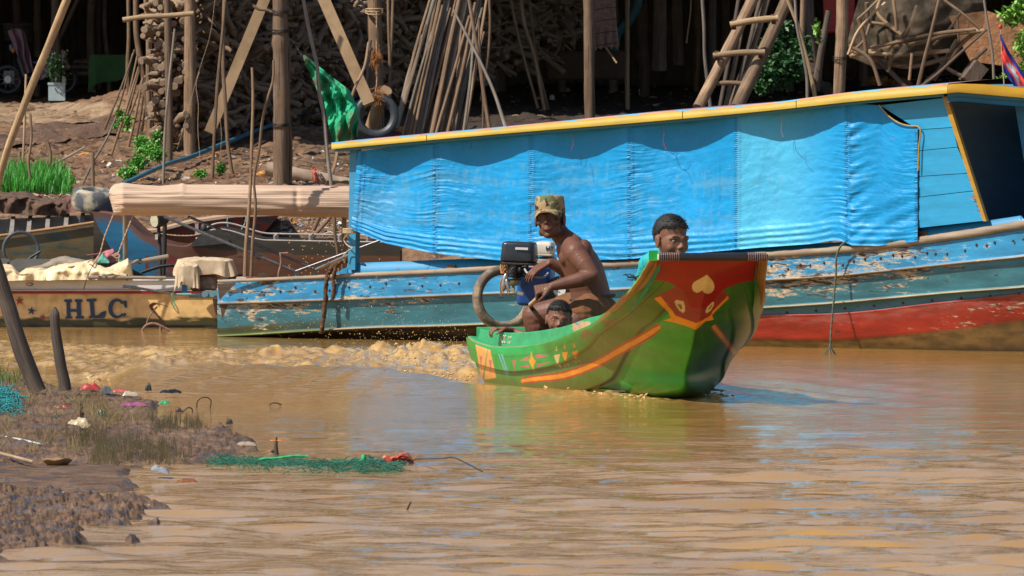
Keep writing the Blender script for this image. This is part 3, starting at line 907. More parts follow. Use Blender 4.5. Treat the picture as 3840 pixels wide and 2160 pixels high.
for z in range(4):
    c = bp(1312, 858 + z * 5, .02); a = np.linspace(0, 2 * np.pi, 20, endpoint=False)
    m.tube(c + np.cos(a)[:, None] * dirv * .045 + np.sin(a)[:, None] * NB * .04 , .0045, 6, closed=True)
m.tube(curve(bp(np.array([1325, 1305, 1290, 1310, 1322, 1300, 1288]), np.array([866, 880, 900, 925, 930, 945, 960]), np.array([.04, .05, .02, .04, .05, .03, .04])), 50), .0045, 6)
tag(m.build('lashing', mat_rope_tan), 'tan cord lashing wound round the blue post at the lower left corner of the tarpaulin', 'rope')
# ---------------------------------------------------------------- green boat
def xc(d): return np.interp(d, [46.5, 46.7, 46.9, 47.1, 47.4, 47.75, 48.1, 50.6], [1.06, 1.018, .973, .936, .894, .848, .813, .321])
Lp = [(1772, 1264, 50.35), (1800, 1282, 50.2), (1877, 1302, 49.9), (2004, 1298, 49.3), (2099, 1277, 48.65), (2194, 1237, 48.05), (2245, 1213, 47.7),
      (2302, 1167, 47.35), (2360, 1110, 47.05), (2410, 1046, 46.87), (2447, 985, 46.75), (2462, 958, 46.7)]
Kp = [(-.10, 50.42), (-.12, 50.1), (-.13, 48.9), (.02, 47.6), (.157, 47.4), (.272, 47.22), (.365, 47.1), (.422, 47.0), (.512, 46.93), (.610, 46.83), (.693, 46.75), (.765, 46.7)]
bx, by = .981, .19
def gworld(dC, l, z): return np.stack([xc(dC) + l * bx, dC + l * by, z + 0 * l], -1)
SL = []
for px, py, d in Lp:
    P = at(px, py, d); w = .5
    for _ in range(20): w = (xc(P[1] + w * by) - P[0]) / bx
    SL.append((P[1] + w * by, w, P[2]))
SL = np.array(SL); SK = np.array([(d, z) for z, d in Kp])
ts = np.linspace(0, 1, len(Lp))
NS = 520
tt = np.linspace(0, 1, NS)
gD = smooth_interp(tt, list(zip(ts, SL[:, 0]))); gW = smooth_interp(tt, list(zip(ts, SL[:, 1]))); gZ = smooth_interp(tt, list(zip(ts, SL[:, 2])))
kD = smooth_interp(tt, list(zip(ts, SK[:, 0]))); kZ = smooth_interp(tt, list(zip(ts, SK[:, 1])))
gZ[-12:] = np.minimum(gZ[-12:], gZ[-1])
beta = smoothstep(.50, .85, tt)
def hull_pts(v, inset=0.0, sel=slice(None)):
    """v in -1..1, -1 = near gunwale, 0 = keel, 1 = far gunwale"""
    av = np.abs(v)[None, :]; phi = (1 - av) * math.pi / 2
    D, W, Z, KD, KZ, B = [a[sel][:, None] for a in (gD, gW, gZ, kD, kZ, beta)]
    bxy = smoothstep(.40, .08, tt)[sel][:, None]
    fl = np.cos(phi) ** (.85 - .55 * bxy) * (1 - B) + (av ** 1.0) * B
    fz = (1 - np.sin(phi) ** 1.5) * (1 - B) + (av ** 1.25) * B
    # clinker steps: each strake stands a little proud of the one below it
    st = 0
    for e in (.36, .66):
        st = st + .018 * smoothstep(e - .004, e + .004, av) * smoothstep(1.02, .7, B)
    l = np.sign(v)[None] * np.maximum(W * fl + (st - inset) * (av > .02), 0)
    z = KZ + (Z - KZ) * fz + inset * .8 * (1 - av)
    d = KD + (D - KD) * av
    return gworld(d, l, z)
G = (.022, .30, .040); G2 = (.050, .19, .012); OLIVE = (.085, .165, .016); G3 = (.012, .22, .012); GR = (.035, .35, .030)
PR = (.30, .006, .005); PK = (.30, .035, .024); OR = (.80, .30, .012); CR = (.68, .50, .20); WD = (.38, .19, .06); PINK = (.50, .12, .11); CO = (.75, .36, .10)
def S(pts, ox, oy, k): return [(ox + x * k, oy + y * k) for x, y in pts]
PAINT = [
 (PK, [(2455, 1112), (2477, 1104), (2535, 1073), (2560, 1080), (2666, 1080), (2711, 1086), (2735, 1112), (2680, 1167), (2645, 1208), (2612, 1236), (2569, 1221), (2534, 1186)]),
 (PR, [(2440, 960), (2447, 979), (2429, 1030), (2450, 1050), (2502, 1056), (2535, 1073), (2563, 1091), (2575, 1118), (2584, 1146), (2599, 1155), (2647, 1158), (2666, 1152), (2678, 1130), (2693, 1103), (2711, 1086), (2739, 1073), (2775, 1061), (2833, 1051), (2850, 1045), (2852, 960)]),
 (OR, [(2453, 1119), (2477, 1111), (2521, 1165), (2534, 1184), (2612, 1212), (2664, 1184), (2672, 1168), (2728, 1110), (2733, 1118), (2684, 1167), (2670, 1182), (2676, 1199), (2645, 1205), (2610, 1238), (2569, 1221), (2521, 1208), (2488, 1203), (2515, 1192), (2509, 1173)]),
 (CR, [(2651, 1030), (2632, 1042), (2614, 1051), (2600, 1061), (2595, 1072), (2596, 1084), (2602, 1093), (2612, 1098), (2622, 1096), (2634, 1088), (2640, 1097), (2654, 1102), (2666, 1099), (2675, 1090), (2679, 1080), (2678, 1064), (2670, 1050)]),
 (CR, [(2529, 1133), (2535, 1125), (2563, 1129), (2569, 1150), (2568, 1168), (2561, 1174), (2547, 1164), (2533, 1144)]),
 ((.20, .15, .06), [(2540, 1141), (2555, 1141), (2559, 1156), (2552, 1161)]),
 (CR, [(2672, 1132), (2678, 1132), (2676, 1146), (2664, 1166), (2650, 1175), (2645, 1170), (2651, 1152)]),
 ((.20, .15, .06), [(2667, 1143), (2671, 1143), (2668, 1152), (2658, 1163), (2657, 1158)]),
 (CO, [(1783, 1292), (1828, 1309), (1809, 1424), (1804, 1424)]), (CO, [(1830, 1310), (1838, 1312), (1861, 1417), (1815, 1424)]),
 (PINK, [(1799, 1337), (1808, 1337), (1804, 1375)]), (PINK, [(1834, 1350), (1844, 1350), (1840, 1398)]),
 ((.16, .38, .42), [(1868, 1328), (1872, 1328), (1903, 1409), (1899, 1410)]), ((.16, .38, .42), [(1879, 1328), (1884, 1328), (1908, 1404), (1904, 1405)]),
 (PINK, [(1921, 1350), (1934, 1350), (1929, 1380), (1932, 1397), (1925, 1397), (1927, 1380)]),
 (PINK, [(1982, 1336), (1944, 1354), (1981, 1351)]), (PINK, [(1983, 1368), (1946, 1374), (1984, 1380)]),
 (OR, [(1992, 1314), (1997, 1340), (2008, 1354), (2001, 1372), (2004, 1399), (1995, 1378), (1984, 1354), (1991, 1338)]),
 (PINK, [(2008, 1328), (2063, 1333), (2009, 1346)]), (PINK, [(2013, 1365), (2065, 1356), (2015, 1378)]),
 (CR, [(2087, 1294), (2090, 1316), (2084, 1316)]), (CR, [(2077, 1333), (2101, 1327), (2093, 1363), (2088, 1363)]), (CR, [(2088, 1364), (2093, 1364), (2087, 1379)]), (CR, [(2096, 1366), (2100, 1366), (2105, 1380), (2098, 1376)]),
 (OR, [(2117, 1286), (2121, 1307), (2114, 1307)]), (OR, [(2107, 1322), (2129, 1319), (2122, 1354), (2117, 1354)]), (OR, [(2117, 1358), (2122, 1376), (2117, 1376)]), (OR, [(2127, 1358), (2135, 1374), (2127, 1369)]),
 (OR, [(2153, 1284), (2157, 1303), (2150, 1303)]), (OR, [(2144, 1320), (2167, 1314), (2162, 1345), (2157, 1345)]), (OR, [(2159, 1350), (2163, 1361), (2158, 1360)]), (OR, [(2168, 1346), (2176, 1358), (2170, 1356)]),
]
def hull_colors(P, v, inside=False):
    px, py = proj(P)
    av = np.abs(v)[None, :] + 0 * px
    C = np.zeros(px.shape + (4,))
    n = fbm(px * .012, py * .02, 1.0, 4)
    def put(mask, c):
        C[..., :3] = C[..., :3] * (1 - mask[..., None]) + np.array(c) * mask[..., None]
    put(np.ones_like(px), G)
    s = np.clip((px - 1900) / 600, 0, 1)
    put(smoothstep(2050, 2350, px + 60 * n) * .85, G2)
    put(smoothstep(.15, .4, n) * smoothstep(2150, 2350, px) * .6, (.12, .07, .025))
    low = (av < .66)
    put(low * smoothstep(1800, 2100, px) * .9, OLIVE)  # reflection on the lower strake painted in as olive
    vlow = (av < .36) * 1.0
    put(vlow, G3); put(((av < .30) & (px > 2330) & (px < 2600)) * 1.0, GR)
    put((v[None] > 0) * np.ones_like(px) * .8, (.035, .12, .018))  # shade of the far side put into a darker green
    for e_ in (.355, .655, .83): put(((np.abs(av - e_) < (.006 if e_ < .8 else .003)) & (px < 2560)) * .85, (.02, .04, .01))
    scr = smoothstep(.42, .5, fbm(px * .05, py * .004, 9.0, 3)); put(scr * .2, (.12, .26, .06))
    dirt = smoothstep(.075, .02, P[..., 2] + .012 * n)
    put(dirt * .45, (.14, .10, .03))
    # long stripe along the second strake
    cy = smooth_interp(px, [(1950, 1430), (1985, 1424), (2131, 1404), (2226, 1368), (2353, 1298), (2430, 1255), (2476, 1226)])
    hw = interp(px, [(1950, 12), (2131, 17), (2353, 21), (2450, 20), (2480, 12)])
    near = (v[None] < 0) & (px > 1955) & (px < 2476)
    put((near & (np.abs(py - cy) < hw)) * 1.0, (.42, .05, .03)); put((near & (np.abs(py - cy) < hw * .52)) * 1.0, OR)
    # the same stripe on the far bow quarter
    ex, ey = 2757 - 2674, 1326 - 1221
    t = ((px - 2674) * ex + (py - 1221) * ey) / (ex * ex + ey * ey); q = np.abs((px - 2674) * ey - (py - 1221) * ex) / math.hypot(ex, ey)
    far = (v[None] > 0) & (t > 0) & (t < 1)
    put((far & (q < 13)) * 1.0, (.42, .06, .03)); put((far & (q < 7)) * 1.0, (.60, .33, .06))
    for c, poly in PAINT:
        x0 = min(p[0] for p in poly); x1 = max(p[0] for p in poly); y0 = min(p[1] for p in poly); y1 = max(p[1] for p in poly)
        bb = (px > x0) & (px < x1) & (py > y0) & (py < y1)
        m = np.zeros(px.shape); idx = np.nonzero(bb)
        m[idx] = inpoly(px[idx], py[idx], poly)
        if y0 > 1280: m = m * (v[None] < 0)
        put(m, c)
    # bare worn wood along the raked bow edges
    e = smoothstep(.86, .875, av + .018 * n) * smoothstep(2215, 2300, px) * ((px < 2462) | (px > 2600))
    put(e * (v[None] < 0), WD); put(e * (v[None] > 0) * smoothstep(.93, .94, av), WD)
    rd = ((px > 2180) & (px < 2440) & (py > 1120) & (py < 1290) & (av > .66) & (av < .9)) * smoothstep(.1, .45, fbm(px * .02, py * .03, 6.0, 4))
    put(rd * .7, (.25, .06, .03))
    C[..., 3] = .02 + .10 * smoothstep(0, .5, n) * (px < 2440) + .22 * dirt
    return C

def green_paint():
    return paint_mat('glossy_green_boat_paint', under=(.30, .22, .12), dark=(.03, .03, .012), gloss=.30, grime=.22, sc=1.6, stretch=(1, 1, 2.5))
mat_green = green_paint()
mat_coam = paint_mat('sun_faded_green_paint', under=(.42, .30, .18), dark=(.05, .10, .05), gloss=.4, grime=.25, sc=2.2, stretch=(1, 1, 2))
gboat = thing('canoe', 'green wooden canoe with painted eyes and heart on its raised red bow, carrying three people', 'boat', tuple(gworld(48.6, np.array(0.0), 0)), None)
def green_hull():
    v = np.concatenate([-np.linspace(1, 0, 190), np.linspace(0, 1, 190)[1:]])
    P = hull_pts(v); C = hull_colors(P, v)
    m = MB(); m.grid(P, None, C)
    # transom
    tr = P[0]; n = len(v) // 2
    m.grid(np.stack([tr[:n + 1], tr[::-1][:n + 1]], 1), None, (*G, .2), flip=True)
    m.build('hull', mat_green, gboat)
    vi = np.linspace(-1, 1, 41); sel = slice(4, NS - 4, 6)
    Q = hull_pts(vi, .022, sel); ci = np.zeros(Q.shape[:2] + (4,)); ci[..., :3] = (.09, .16, .06); ci[..., 3] = .5
    m = MB(); m.grid(Q, None, ci, flip=True)
    m.build('inner_planking', mat_coam, gboat)
    # floor boards
    m = MB()
    ds = np.linspace(50.25, 48.0, 20)
    for k in range(-3, 4):
        l = np.array([k * .09 - .04, k * .09 + .04])
        m.grid(np.stack([gworld(ds, np.full_like(ds, a), np.full_like(ds, .03)) for a in l]), None, (.2, .15, .1, .4))
    m.build('floor_boards', plank_mat('wet_floor_wood', (.12, .08, .05), (.2, .15, .1)), gboat, smooth=False)
green_hull()
def gl(t, l_frac=-1.0, dl=0.0, dz=0.0):
    i = t * (NS - 1)
    D = np.interp(i, range(NS), gD); W = np.interp(i, range(NS), gW); Z = np.interp(i, range(NS), gZ)
    return gworld(D, l_frac * W + dl, Z + dz)
def green_trim():
    for s in (-1, 1):
        t = np.linspace(0, .993, 300)
        # rub rail: flat green top, tan worn outer edge
        prof = [(-.020, .004), (.016, .007), (.026, .004), (.027, -.012), (.012, -.016), (-.004, -.012)]
        wv = .002 * noise3(t * 40, 2.0 * s)
        rows = [gl(t, s, s * (a + wv), b + wv * .7) for a, b in prof] + [gl(t, s, s * prof[0][0], prof[0][1])]
        C = np.zeros((len(rows), len(t), 4)); C[..., :3] = (.028, .30, .10); C[..., 3] = .25
        br = smoothstep(.30, .42, t)[None, :, None]
        C[3:6, :, :3] = np.array((.42, .28, .14)); C[2, :, :3] = (.20, .27, .12)
        C[:3, :, :3] = C[:3, :, :3] * (1 - br) + np.array((.012, .36, .03)) * br
        C[3:6, :, :3] = C[3:6, :, :3] * (1 - br) + np.array((.33, .15, .045)) * br
        m = MB(); m.grid(np.stack(rows), None, C, flip=(s < 0)); m.build('rub_rail', mat_coam, gboat)
        # coaming board
        t = np.linspace(.006, .93, 260)
        h = interp(t, [(0, .004), (.035, .012), (.055, .062), (.18, .080), (.30, .082), (.42, .068), (.52, .052), (.62, .040), (.8, .020), (.93, .004)])
        rows = [gl(t, s, s * -.014, .004), gl(t, s, s * -.022, h), gl(t, s, s * -.034, h - .001), gl(t, s, s * -.030, -.05)]
        C = np.zeros((4, len(t), 4)); C[..., :3] = (.035, .34, .13); C[..., 3] = .30
        rows2 = []; C2 = []
        for a in range(3):
            for q in np.linspace(0, 1, 12 if a == 0 else 3)[:-1]:
                rows2.append(rows[a] * (1 - q) + rows[a + 1] * q); c = np.zeros((len(t), 4)); c[:, :3] = (.035, .34, .13); c[:, 3] = .25
                if a == 0:
                    X, Y = proj(rows2[-1])
                    f = fbm(X * .03, Y * .05, 3.0, 3)
                    pt = ((X > 2150 + 20 * f) & (X < 2216 + 12 * f) & (Y > 1206) & (Y < 1258 - 10 * f)) & (s < 0)
                    c[pt, :3] = (.55, .33, .17); bl = pt & (f > .25); c[bl, :3] = (.04, .25, .45)
                    wd = smoothstep(.56, .60, t); c[:, :3] = c[:, :3] * (1 - wd[:, None]) + np.array((.36, .27, .19)) * wd[:, None]
                C2.append(c)
        rows2.append(rows[3]); C2.append(C2[-1])
        m = MB(); m.grid(np.stack(rows2), None, np.stack(C2), flip=(s < 0)); m.build('coaming', mat_coam, gboat)
    # stern board
    a = gl(.006, -1, .02, .0); b = gl(.006, 1, -.02, .0)
    m = MB(); f = np.linspace(0, 1, 20)[:, None]
    base = a + (b - a) * f
    m.grid(np.stack([base + [0, 0, .005], base + [0, -.04, .058], base + [0, -.06, .055], base + [0, -.03, -.06]]), None, (.04, .34, .13, .35)); m.build('stern_board', mat_coam, gboat)
    # ribbed bow rail
    A = at(2467, 963, 46.63); B = at(2877, 963, 46.63 + .59 * by)
    n = 400; f = np.linspace(0, 1, n)
    P = A + (B - A) * f[:, None]
    e = np.minimum(f, 1 - f); rib = .0026 * np.maximum(np.sin(f * 2 * np.pi * 50), -.5) * (e < .19) * (e > .005)
    r = .0205 + rib - .006 * smoothstep(.012, 0, e)
    k = 16; an = np.arange(k) * 2 * np.pi / k
    sq = 1 / np.maximum(np.abs(np.cos(an)), np.abs(np.sin(an))) ** .55
    C = np.zeros((n, k, 4)); C[..., :3] = (.022, .022, .03); C[..., 3] = .35
    C[..., :3] += (np.array((.20, .10, .07)) * ((np.sin(f * 2 * np.pi * 50) > .35) & (e < .19))[:, None])[:, None]
    m = MB(); m.tube(P, r[:, None] * sq[None], k, col=C.reshape(n * k, 4))
    # tube col hack: colours given per vertex
    m.build('bow_rail', paint_mat('black_bow_rail_paint', under=(.25, .12, .08), dark=(.01, .01, .012), gloss=.35, sc=2.5, grime=.3), gboat)
    m = MB(); c = at(2450, 958, 46.66); m.box(c, (.045, .05, .050), None, (.01, .33, .04, .1)); m.build('rail_end_block', mat_coam, gboat, smooth=False)
    # spray painted lettering on the coaming
green_trim()

def text_mesh(s, size, mat, pos, xdir, updir, name='lettering', parent=None, extrude=.0006, bold=0.0, align='CENTER', shear=0.0, xs=1.0):
    cu = bpy.data.curves.new(name, 'FONT'); cu.body = s; cu.size = size; cu.extrude = extrude; cu.offset = bold; cu.align_x = align; cu.align_y = 'CENTER'; cu.shear = shear
    to = bpy.data.objects.new(name, cu)
    me = bpy.data.meshes.new_from_object(to)
    bpy.data.objects.remove(to)
    X = Vector(xdir).normalized(); U = Vector(updir); U = (U - X * U.dot(X)).normalized(); N = X.cross(U)
    for vtx in me.vertices:
        c = vtx.co; vtx.co = X * c.x * xs + U * c.y + N * c.z
    me.materials.clear(); me.materials.append(mat)
    o = bpy.data.objects.new(name, me)
    o.location = Vector(pos) - (wloc(parent) if parent is not None else Vector((0, 0, 0)))
    link(o, parent); return o
mat_cream = simple('cream_lettering', (.62, .52, .36), .6, 0, .2, 60, 0)
mat_pinkred = simple('red_lettering', (.42, .05, .04), .6, 0, .2, 60, 0)
def coam_pt(px, f):
    t = np.linspace(.03, .5, 400); P = gl(t, -1, .017, 0.0); X, Y = proj(P); i = int(np.argmin(np.abs(X - px)))
    h = float(interp(t[i], [(0, .004), (.035, .012), (.055, .062), (.18, .080), (.30, .082), (.42, .068)]))
    a = gl(t[i], -1, .014, .004); b = gl(t[i], -1, .022, h); tan = gl(t[i] + .01, -1, .014, 0) - gl(t[i] - .01, -1, .014, 0)
    n = np.cross(tan, b - a); n /= np.linalg.norm(n); 
    if n[1] > 0: n = -n
    return a + (b - a) * f + n * .003, tan, b - a
p, tn, up = coam_pt(1888, .5); text_mesh('ACC', .062, mat_cream, p, tn, up, parent=gboat, xs=.75, bold=.0005)
p, tn, up = coam_pt(1913, .68); text_mesh('Lorneade', .022, mat_cream, p, tn, up, parent=gboat, xs=.7)
p, tn, up = coam_pt(1913, .30); text_mesh('Lormear', .022, mat_cream, p, tn, up, parent=gboat, xs=.7)
# dark twig-like rope ends tied to the gunwale near the boy
m = MB(); rg = random.Random(3); b0 = at(2392, 1046, 47.35)
for i in range(9):
    q = [b0 + np.array([rg.uniform(-.01, .01), 0, rg.uniform(-.01, .01)])]
    dx = rg.uniform(-.075, -.02); dz = rg.uniform(-.03, .05)
    for k in range(1, 6): q.append(b0 + np.array([dx * k / 5 + rg.uniform(-.006, .006), rg.uniform(-.01, .01), dz * k / 5 + rg.uniform(-.006, .006)]))
    m.tube(curve(q, 16), .0022, 5)
m.ell(b0, (.014, .012, .016), bump=.5)
tag(m.build('rope_knot', simple('black_cord', (.02, .017, .015), .9)), 'frayed black cord knotted at the left edge of the green bow', 'rope')
# ---------------------------------------------------------------- people
def skin_mat(name, c):
    t = NT(name); v = t.coords()
    n = t.noise(v, 9, 4, .5)
    t.base(t.mix(t.ramp(n, .35, .65), c, tuple(x * .72 for x in c))); t.rough(t.ramp(n, .3, .7, (.50,) * 3, (.62,) * 3)); t.b.inputs['Specular IOR Level'].default_value = .35
    t.b.inputs['Subsurface Weight'].default_value = .08
    t.b.inputs['Subsurface Radius'].default_value = (.02, .008, .005)
    t.b.inputs['Subsurface Scale'].default_value = .5
    t.bump(t.noise(v, 120, 3), .08, .002)
    return t.m
mat_skin_man = skin_mat('tanned_skin', (.150, .062, .038))
mat_skin_boy = skin_mat('brown_skin', (.20, .088, .052))
mat_hair = simple('black_hair', (.012, .011, .011), .7, 0, .3, 80, .3)
mat_eye = simple('eye_white', (.20, .17, .155), .25, 0, 0, 10, 0)
mat_iris = simple('dark_iris', (.012, .008, .006), .1, 0, 0, 10, 0)
mat_lip = simple('lip_skin', (.16, .055, .050), .45, 0, .1, 40, 0)

def remesh(m, name, mat, parent, voxel=.004, smooth=6, factor=.5, noise=None):
    o = m.build(name, mat, None, smooth=True, origin=(0, 0, 0))
    md = o.modifiers.new('r', 'REMESH'); md.mode = 'VOXEL'; md.voxel_size = voxel; md.use_smooth_shade = True
    ms = o.modifiers.new('s', 'SMOOTH'); ms.iterations = smooth; ms.factor = factor
    bpy.context.view_layer.update()
    dg = bpy.context.evaluated_depsgraph_get()
    me = bpy.data.meshes.new_from_object(o.evaluated_get(dg), depsgraph=dg)
    V = np.empty(len(me.vertices) * 3, np.float32); me.vertices.foreach_get('co', V); V = V.reshape(-1, 3).astype(float)
    bpy.data.objects.remove(o)
    if noise is not None:
        Nn = np.empty(len(V) * 3, np.float32); me.vertices.foreach_get('normal', Nn); V = V + Nn.reshape(-1, 3) * noise(V)[:, None]
    lo = V.min(0); hi = V.max(0); org = np.array([(lo[0] + hi[0]) / 2, (lo[1] + hi[1]) / 2, lo[2]])
    me.vertices.foreach_set('co', (V - org).astype(np.float32).ravel())
    me.polygons.foreach_set('use_smooth', np.ones(len(me.polygons), bool))
    me.materials.clear(); me.materials.append(mat); me.update(); me.name = name
    ob = bpy.data.objects.new(name, me)
    ob.location = Vector(org) - (wloc(parent) if parent is not None else Vector((0, 0, 0)))
    link(ob, parent); return ob

def limb(m, pts, rs, step=.35, sy=1.0):
    """a fleshy limb: overlapping spheres along joints with tapering radii"""
    for (a, b), (r0, r1) in zip(zip(pts[:-1], pts[1:]), zip(rs[:-1], rs[1:])):
        a = np.asarray(a, float); b = np.asarray(b, float); L = np.linalg.norm(b - a)
        n = max(2, int(L / (min(r0, r1) * step)) + 1)
        for f in np.linspace(0, 1, n):
            r = r0 + (r1 - r0) * f
            m.ell(a + (b - a) * f, (r, r * sy, r), nu=14, nv=9)

def rotm(yaw=0, pitch=0, roll=0):
    return np.array((Matrix.Rotation(R(yaw), 3, 'Z') @ Matrix.Rotation(R(pitch), 3, 'X') @ Matrix.Rotation(R(roll), 3, 'Y')))

def head(m, c, M, s=1.0, child=False, lean=1.0):
    c = np.asarray(c)
    T = lambda p: c + M @ (np.asarray(p, float) * s)
    E = lambda p, r: m.ell(T(p), np.asarray(r) * s, M, nu=20, nv=14)
    E((0, .018, .035), (.074, .092, .080))
    E((0, -.020, -.012 - .004 * child), (.068 if child else .062, .070, .080 - .004 * child))
    if child:
        E((0, -.034, -.062), (.050, .046, .040)); E((0, -.062, -.088), (.017, .013, .012))
        for x in (-1, 1): E((x * .034, -.052, -.032), (.026, .024, .027))
    else:
        E((0, -.040, -.070), (.043, .044, .044)); E((0, -.070, -.098), (.020, .016, .016))
        for x in (-1, 1):
            E((x * .042, -.058, -.026), (.023, .024, .018)); E((x * .044, -.018, -.072), (.018, .032, .024))
            E((x * .022, -.080, -.050), (.012, .010, .022))
    for x in (-1, 1):
        limb(m, [T((x * .010, -.082, .012)), T((x * .034, -.080, .018)), T((x * .052, -.066, .010))], [.0065 * s, .007 * s, .006 * s] if child else [.009 * s, .0095 * s, .008 * s])
        E((x * .031, -.074, -.008), (.014, .007, .006))                 # lower lid
        E((x * .031, -.076, .007), (.015, .008, .005))                 # upper lid
        E((x * .078, .006, -.008), (.009, .021, .032)); E((x * .083, .010, .008), (.006, .014, .016)); E((x * .080, .000, -.030), (.007, .010, .012))
        E((x * .0125, -.092, -.034), (.0085, .009, .0075))
    limb(m, [T((0, -.080, .008)), T((0, -.089, -.012)), T((0, -.097, -.028))] if child else [T((0, -.080, .012)), T((0, -.094, -.012)), T((0, -.103, -.030))], [.006 * s, .0075 * s, .0105 * s])
    E((0, -.084, -.052), (.022, .010, .012))
    E((0, -.088, -.059), (.0225, .009, .0055)); E((0, -.086, -.070), (.020, .009, .0065))
    return T

def face_parts(T, M, s, person, squint=.6, look=0.0):
    for x in (-1, 1):
        m = MB(); m.ell(T((x * .031, -.0745, -.001)), np.array((.0130, .0085, .0062 * squint * 1.5)) * s, M, nu=14, nv=9)
        e = m.build('eye', mat_eye, person)
        m = MB(); m.ell(T((x * .031 + look, -.0800, -.001)), np.array((.0052, .0036, .0048 * min(1, squint * 1.3))) * s, M, nu=12, nv=8)
        m.build('iris', mat_iris, e)
        m = MB(); pts = [T((x * .014, -.0895, .0175)), T((x * .032, -.0885, .0235)), T((x * .050, -.0765, .0180))]
        m.tube(curve(pts, 10), np.linspace(.0026, .0014, 10) * s, 6); m.build('eyebrow', mat_hair, person)
    m = MB(); f = np.linspace(-1, 1, 14)
    for dz, r in ((-.0605, .0042), (-.0690, .0048)):
        pts = np.array([T((q * .0215, -.0965 + .010 * q * q, dz + .0015 * abs(q) * (1 if dz > -.065 else -1) * -1)) for q in f])
        m.tube(pts, r * s * (1 - .75 * f**4), 6)
    m.build('lips', mat_lip, person)

def hair(person, T, M, s, top=1.0, n=1500, seed=1, fringe=.052):
    rg = np.random.default_rng(seed); m = MB()
    th = np.linspace(0, np.pi, 26)[:, None]; ph = np.linspace(0, 2 * np.pi, 40, endpoint=False)[None]
    U = np.stack(np.broadcast_arrays(np.sin(th) * np.cos(ph), np.sin(th) * np.sin(ph), np.cos(th)), -1)
    lim = hairline(U)
    rad = np.array((.0800, .0985, .0890)) * (1 + .02 * noise3(U[..., 0] * 9, U[..., 1] * 9, U[..., 2] * 9))[..., None]
    # below the hairline the shell sinks under the skin
    sh = smoothstep(-.10, .06, lim)[..., None]
    P = U * rad * (.86 + .15 * sh) + np.array((0, .018, .036))
    P = np.array([T(p) for p in P.reshape(-1, 3)]).reshape(P.shape)
    m.grid(P, None, None, closeu=True, flip=True)
    k = 0
    while k < n:
        u = rg.normal(size=3); u /= np.linalg.norm(u)
        if hairline(u[None])[0] < .04: continue
        k += 1
        p0 = u * np.array((.0775, .0955, .0845)) + np.array((0, .018, .036))
        L = rg.uniform(.007, .014) * (1.9 if u[1] < -.35 else 1)
        d = u * .75 + np.array((0, -.5 if u[1] < 0 else .25, -.75 if u[2] < .6 else -.1)) + rg.normal(size=3) * .14
        d /= np.linalg.norm(d)
        side = np.cross(d, rg.normal(size=3)); side /= np.linalg.norm(side); w = .0016
        q = [p0 - side * w, p0 + side * w, p0 + d * L]
        m.add([T(x) for x in q], [(0, 1, 2)])
    return m.build('hair', mat_hair, person)
def hairline(U):
    """>0 where hair grows on a head facing -Y"""
    x, y, z = U[..., 0], U[..., 1], U[..., 2]
    front = z - .31 - .06 * np.cos(x * 5)                         # above the forehead
    back = z + .62
    side = z + .05 + .25 * smoothstep(.0, -.35, y)
    w = smoothstep(-.45, -.05, y); w2 = smoothstep(.05, .35, y)
    return (front * (1 - w) + side * w) * (1 - w2) + back * w2

def hand(m, W, D, N, s=1.0, curl=(1.0, 1.0, 1.0, 1.0), thumb=1, spread=.1, r=.0088):
    """palm and five fingers. W wrist, D direction of the palm, N back-of-hand normal, thumb side = +/-1 along D x N"""
    W = np.asarray(W, float); D = np.asarray(D, float); D /= np.linalg.norm(D); N = np.asarray(N, float); N -= D * (N @ D); N /= np.linalg.norm(N)
    S_ = np.cross(D, N) * thumb
    for a in np.linspace(0, 1, 5):
        for b in (-1, -.33, .33, 1):
            m.ell(W + D * (.012 + .078 * a) * s + S_ * b * (.020 + .014 * a) * s, np.array((.0135, .0135, .0135)) * s, nu=10, nv=7)
    lens = [(.043, .026, .020), (.047, .030, .021), (.043, .028, .020), (.034, .020, .017)]
    for i, (l3, c) in enumerate(zip(lens, curl)):
        off = (1.5 - i) * .0205
        p = W + D * .088 * s + S_ * off * s
        ang = .15 * c; d = D + S_ * (1.5 - i) * spread
        pts = [p - D * .01 * s, p]
        for k, l in enumerate(l3):
            ang += c * (.75 if k == 0 else .95)
            dd = D * math.cos(ang) - N * math.sin(ang) + S_ * (1.5 - i) * spread * .6
            pts.append(pts[-1] + dd / np.linalg.norm(dd) * l * s)
        rr = [r * s * k for k in (1.05, 1.0, .95, .85, .72)]
        limb(m, pts, rr, .5)
    p = W + D * .022 * s + S_ * .028 * s
    q = p + (D * .75 + S_ * .75 - N * .25) * .036 * s; q2 = q + (D * .9 + S_ * .15 - N * .55) * .030 * s; q3 = q2 + (D * .8 - S_ * .25 - N * .6) * .022 * s
    limb(m, [p, q, q2, q3], [r * s * 1.5, r * s * 1.2, r * s * 1.05, r * s * .85], .5)

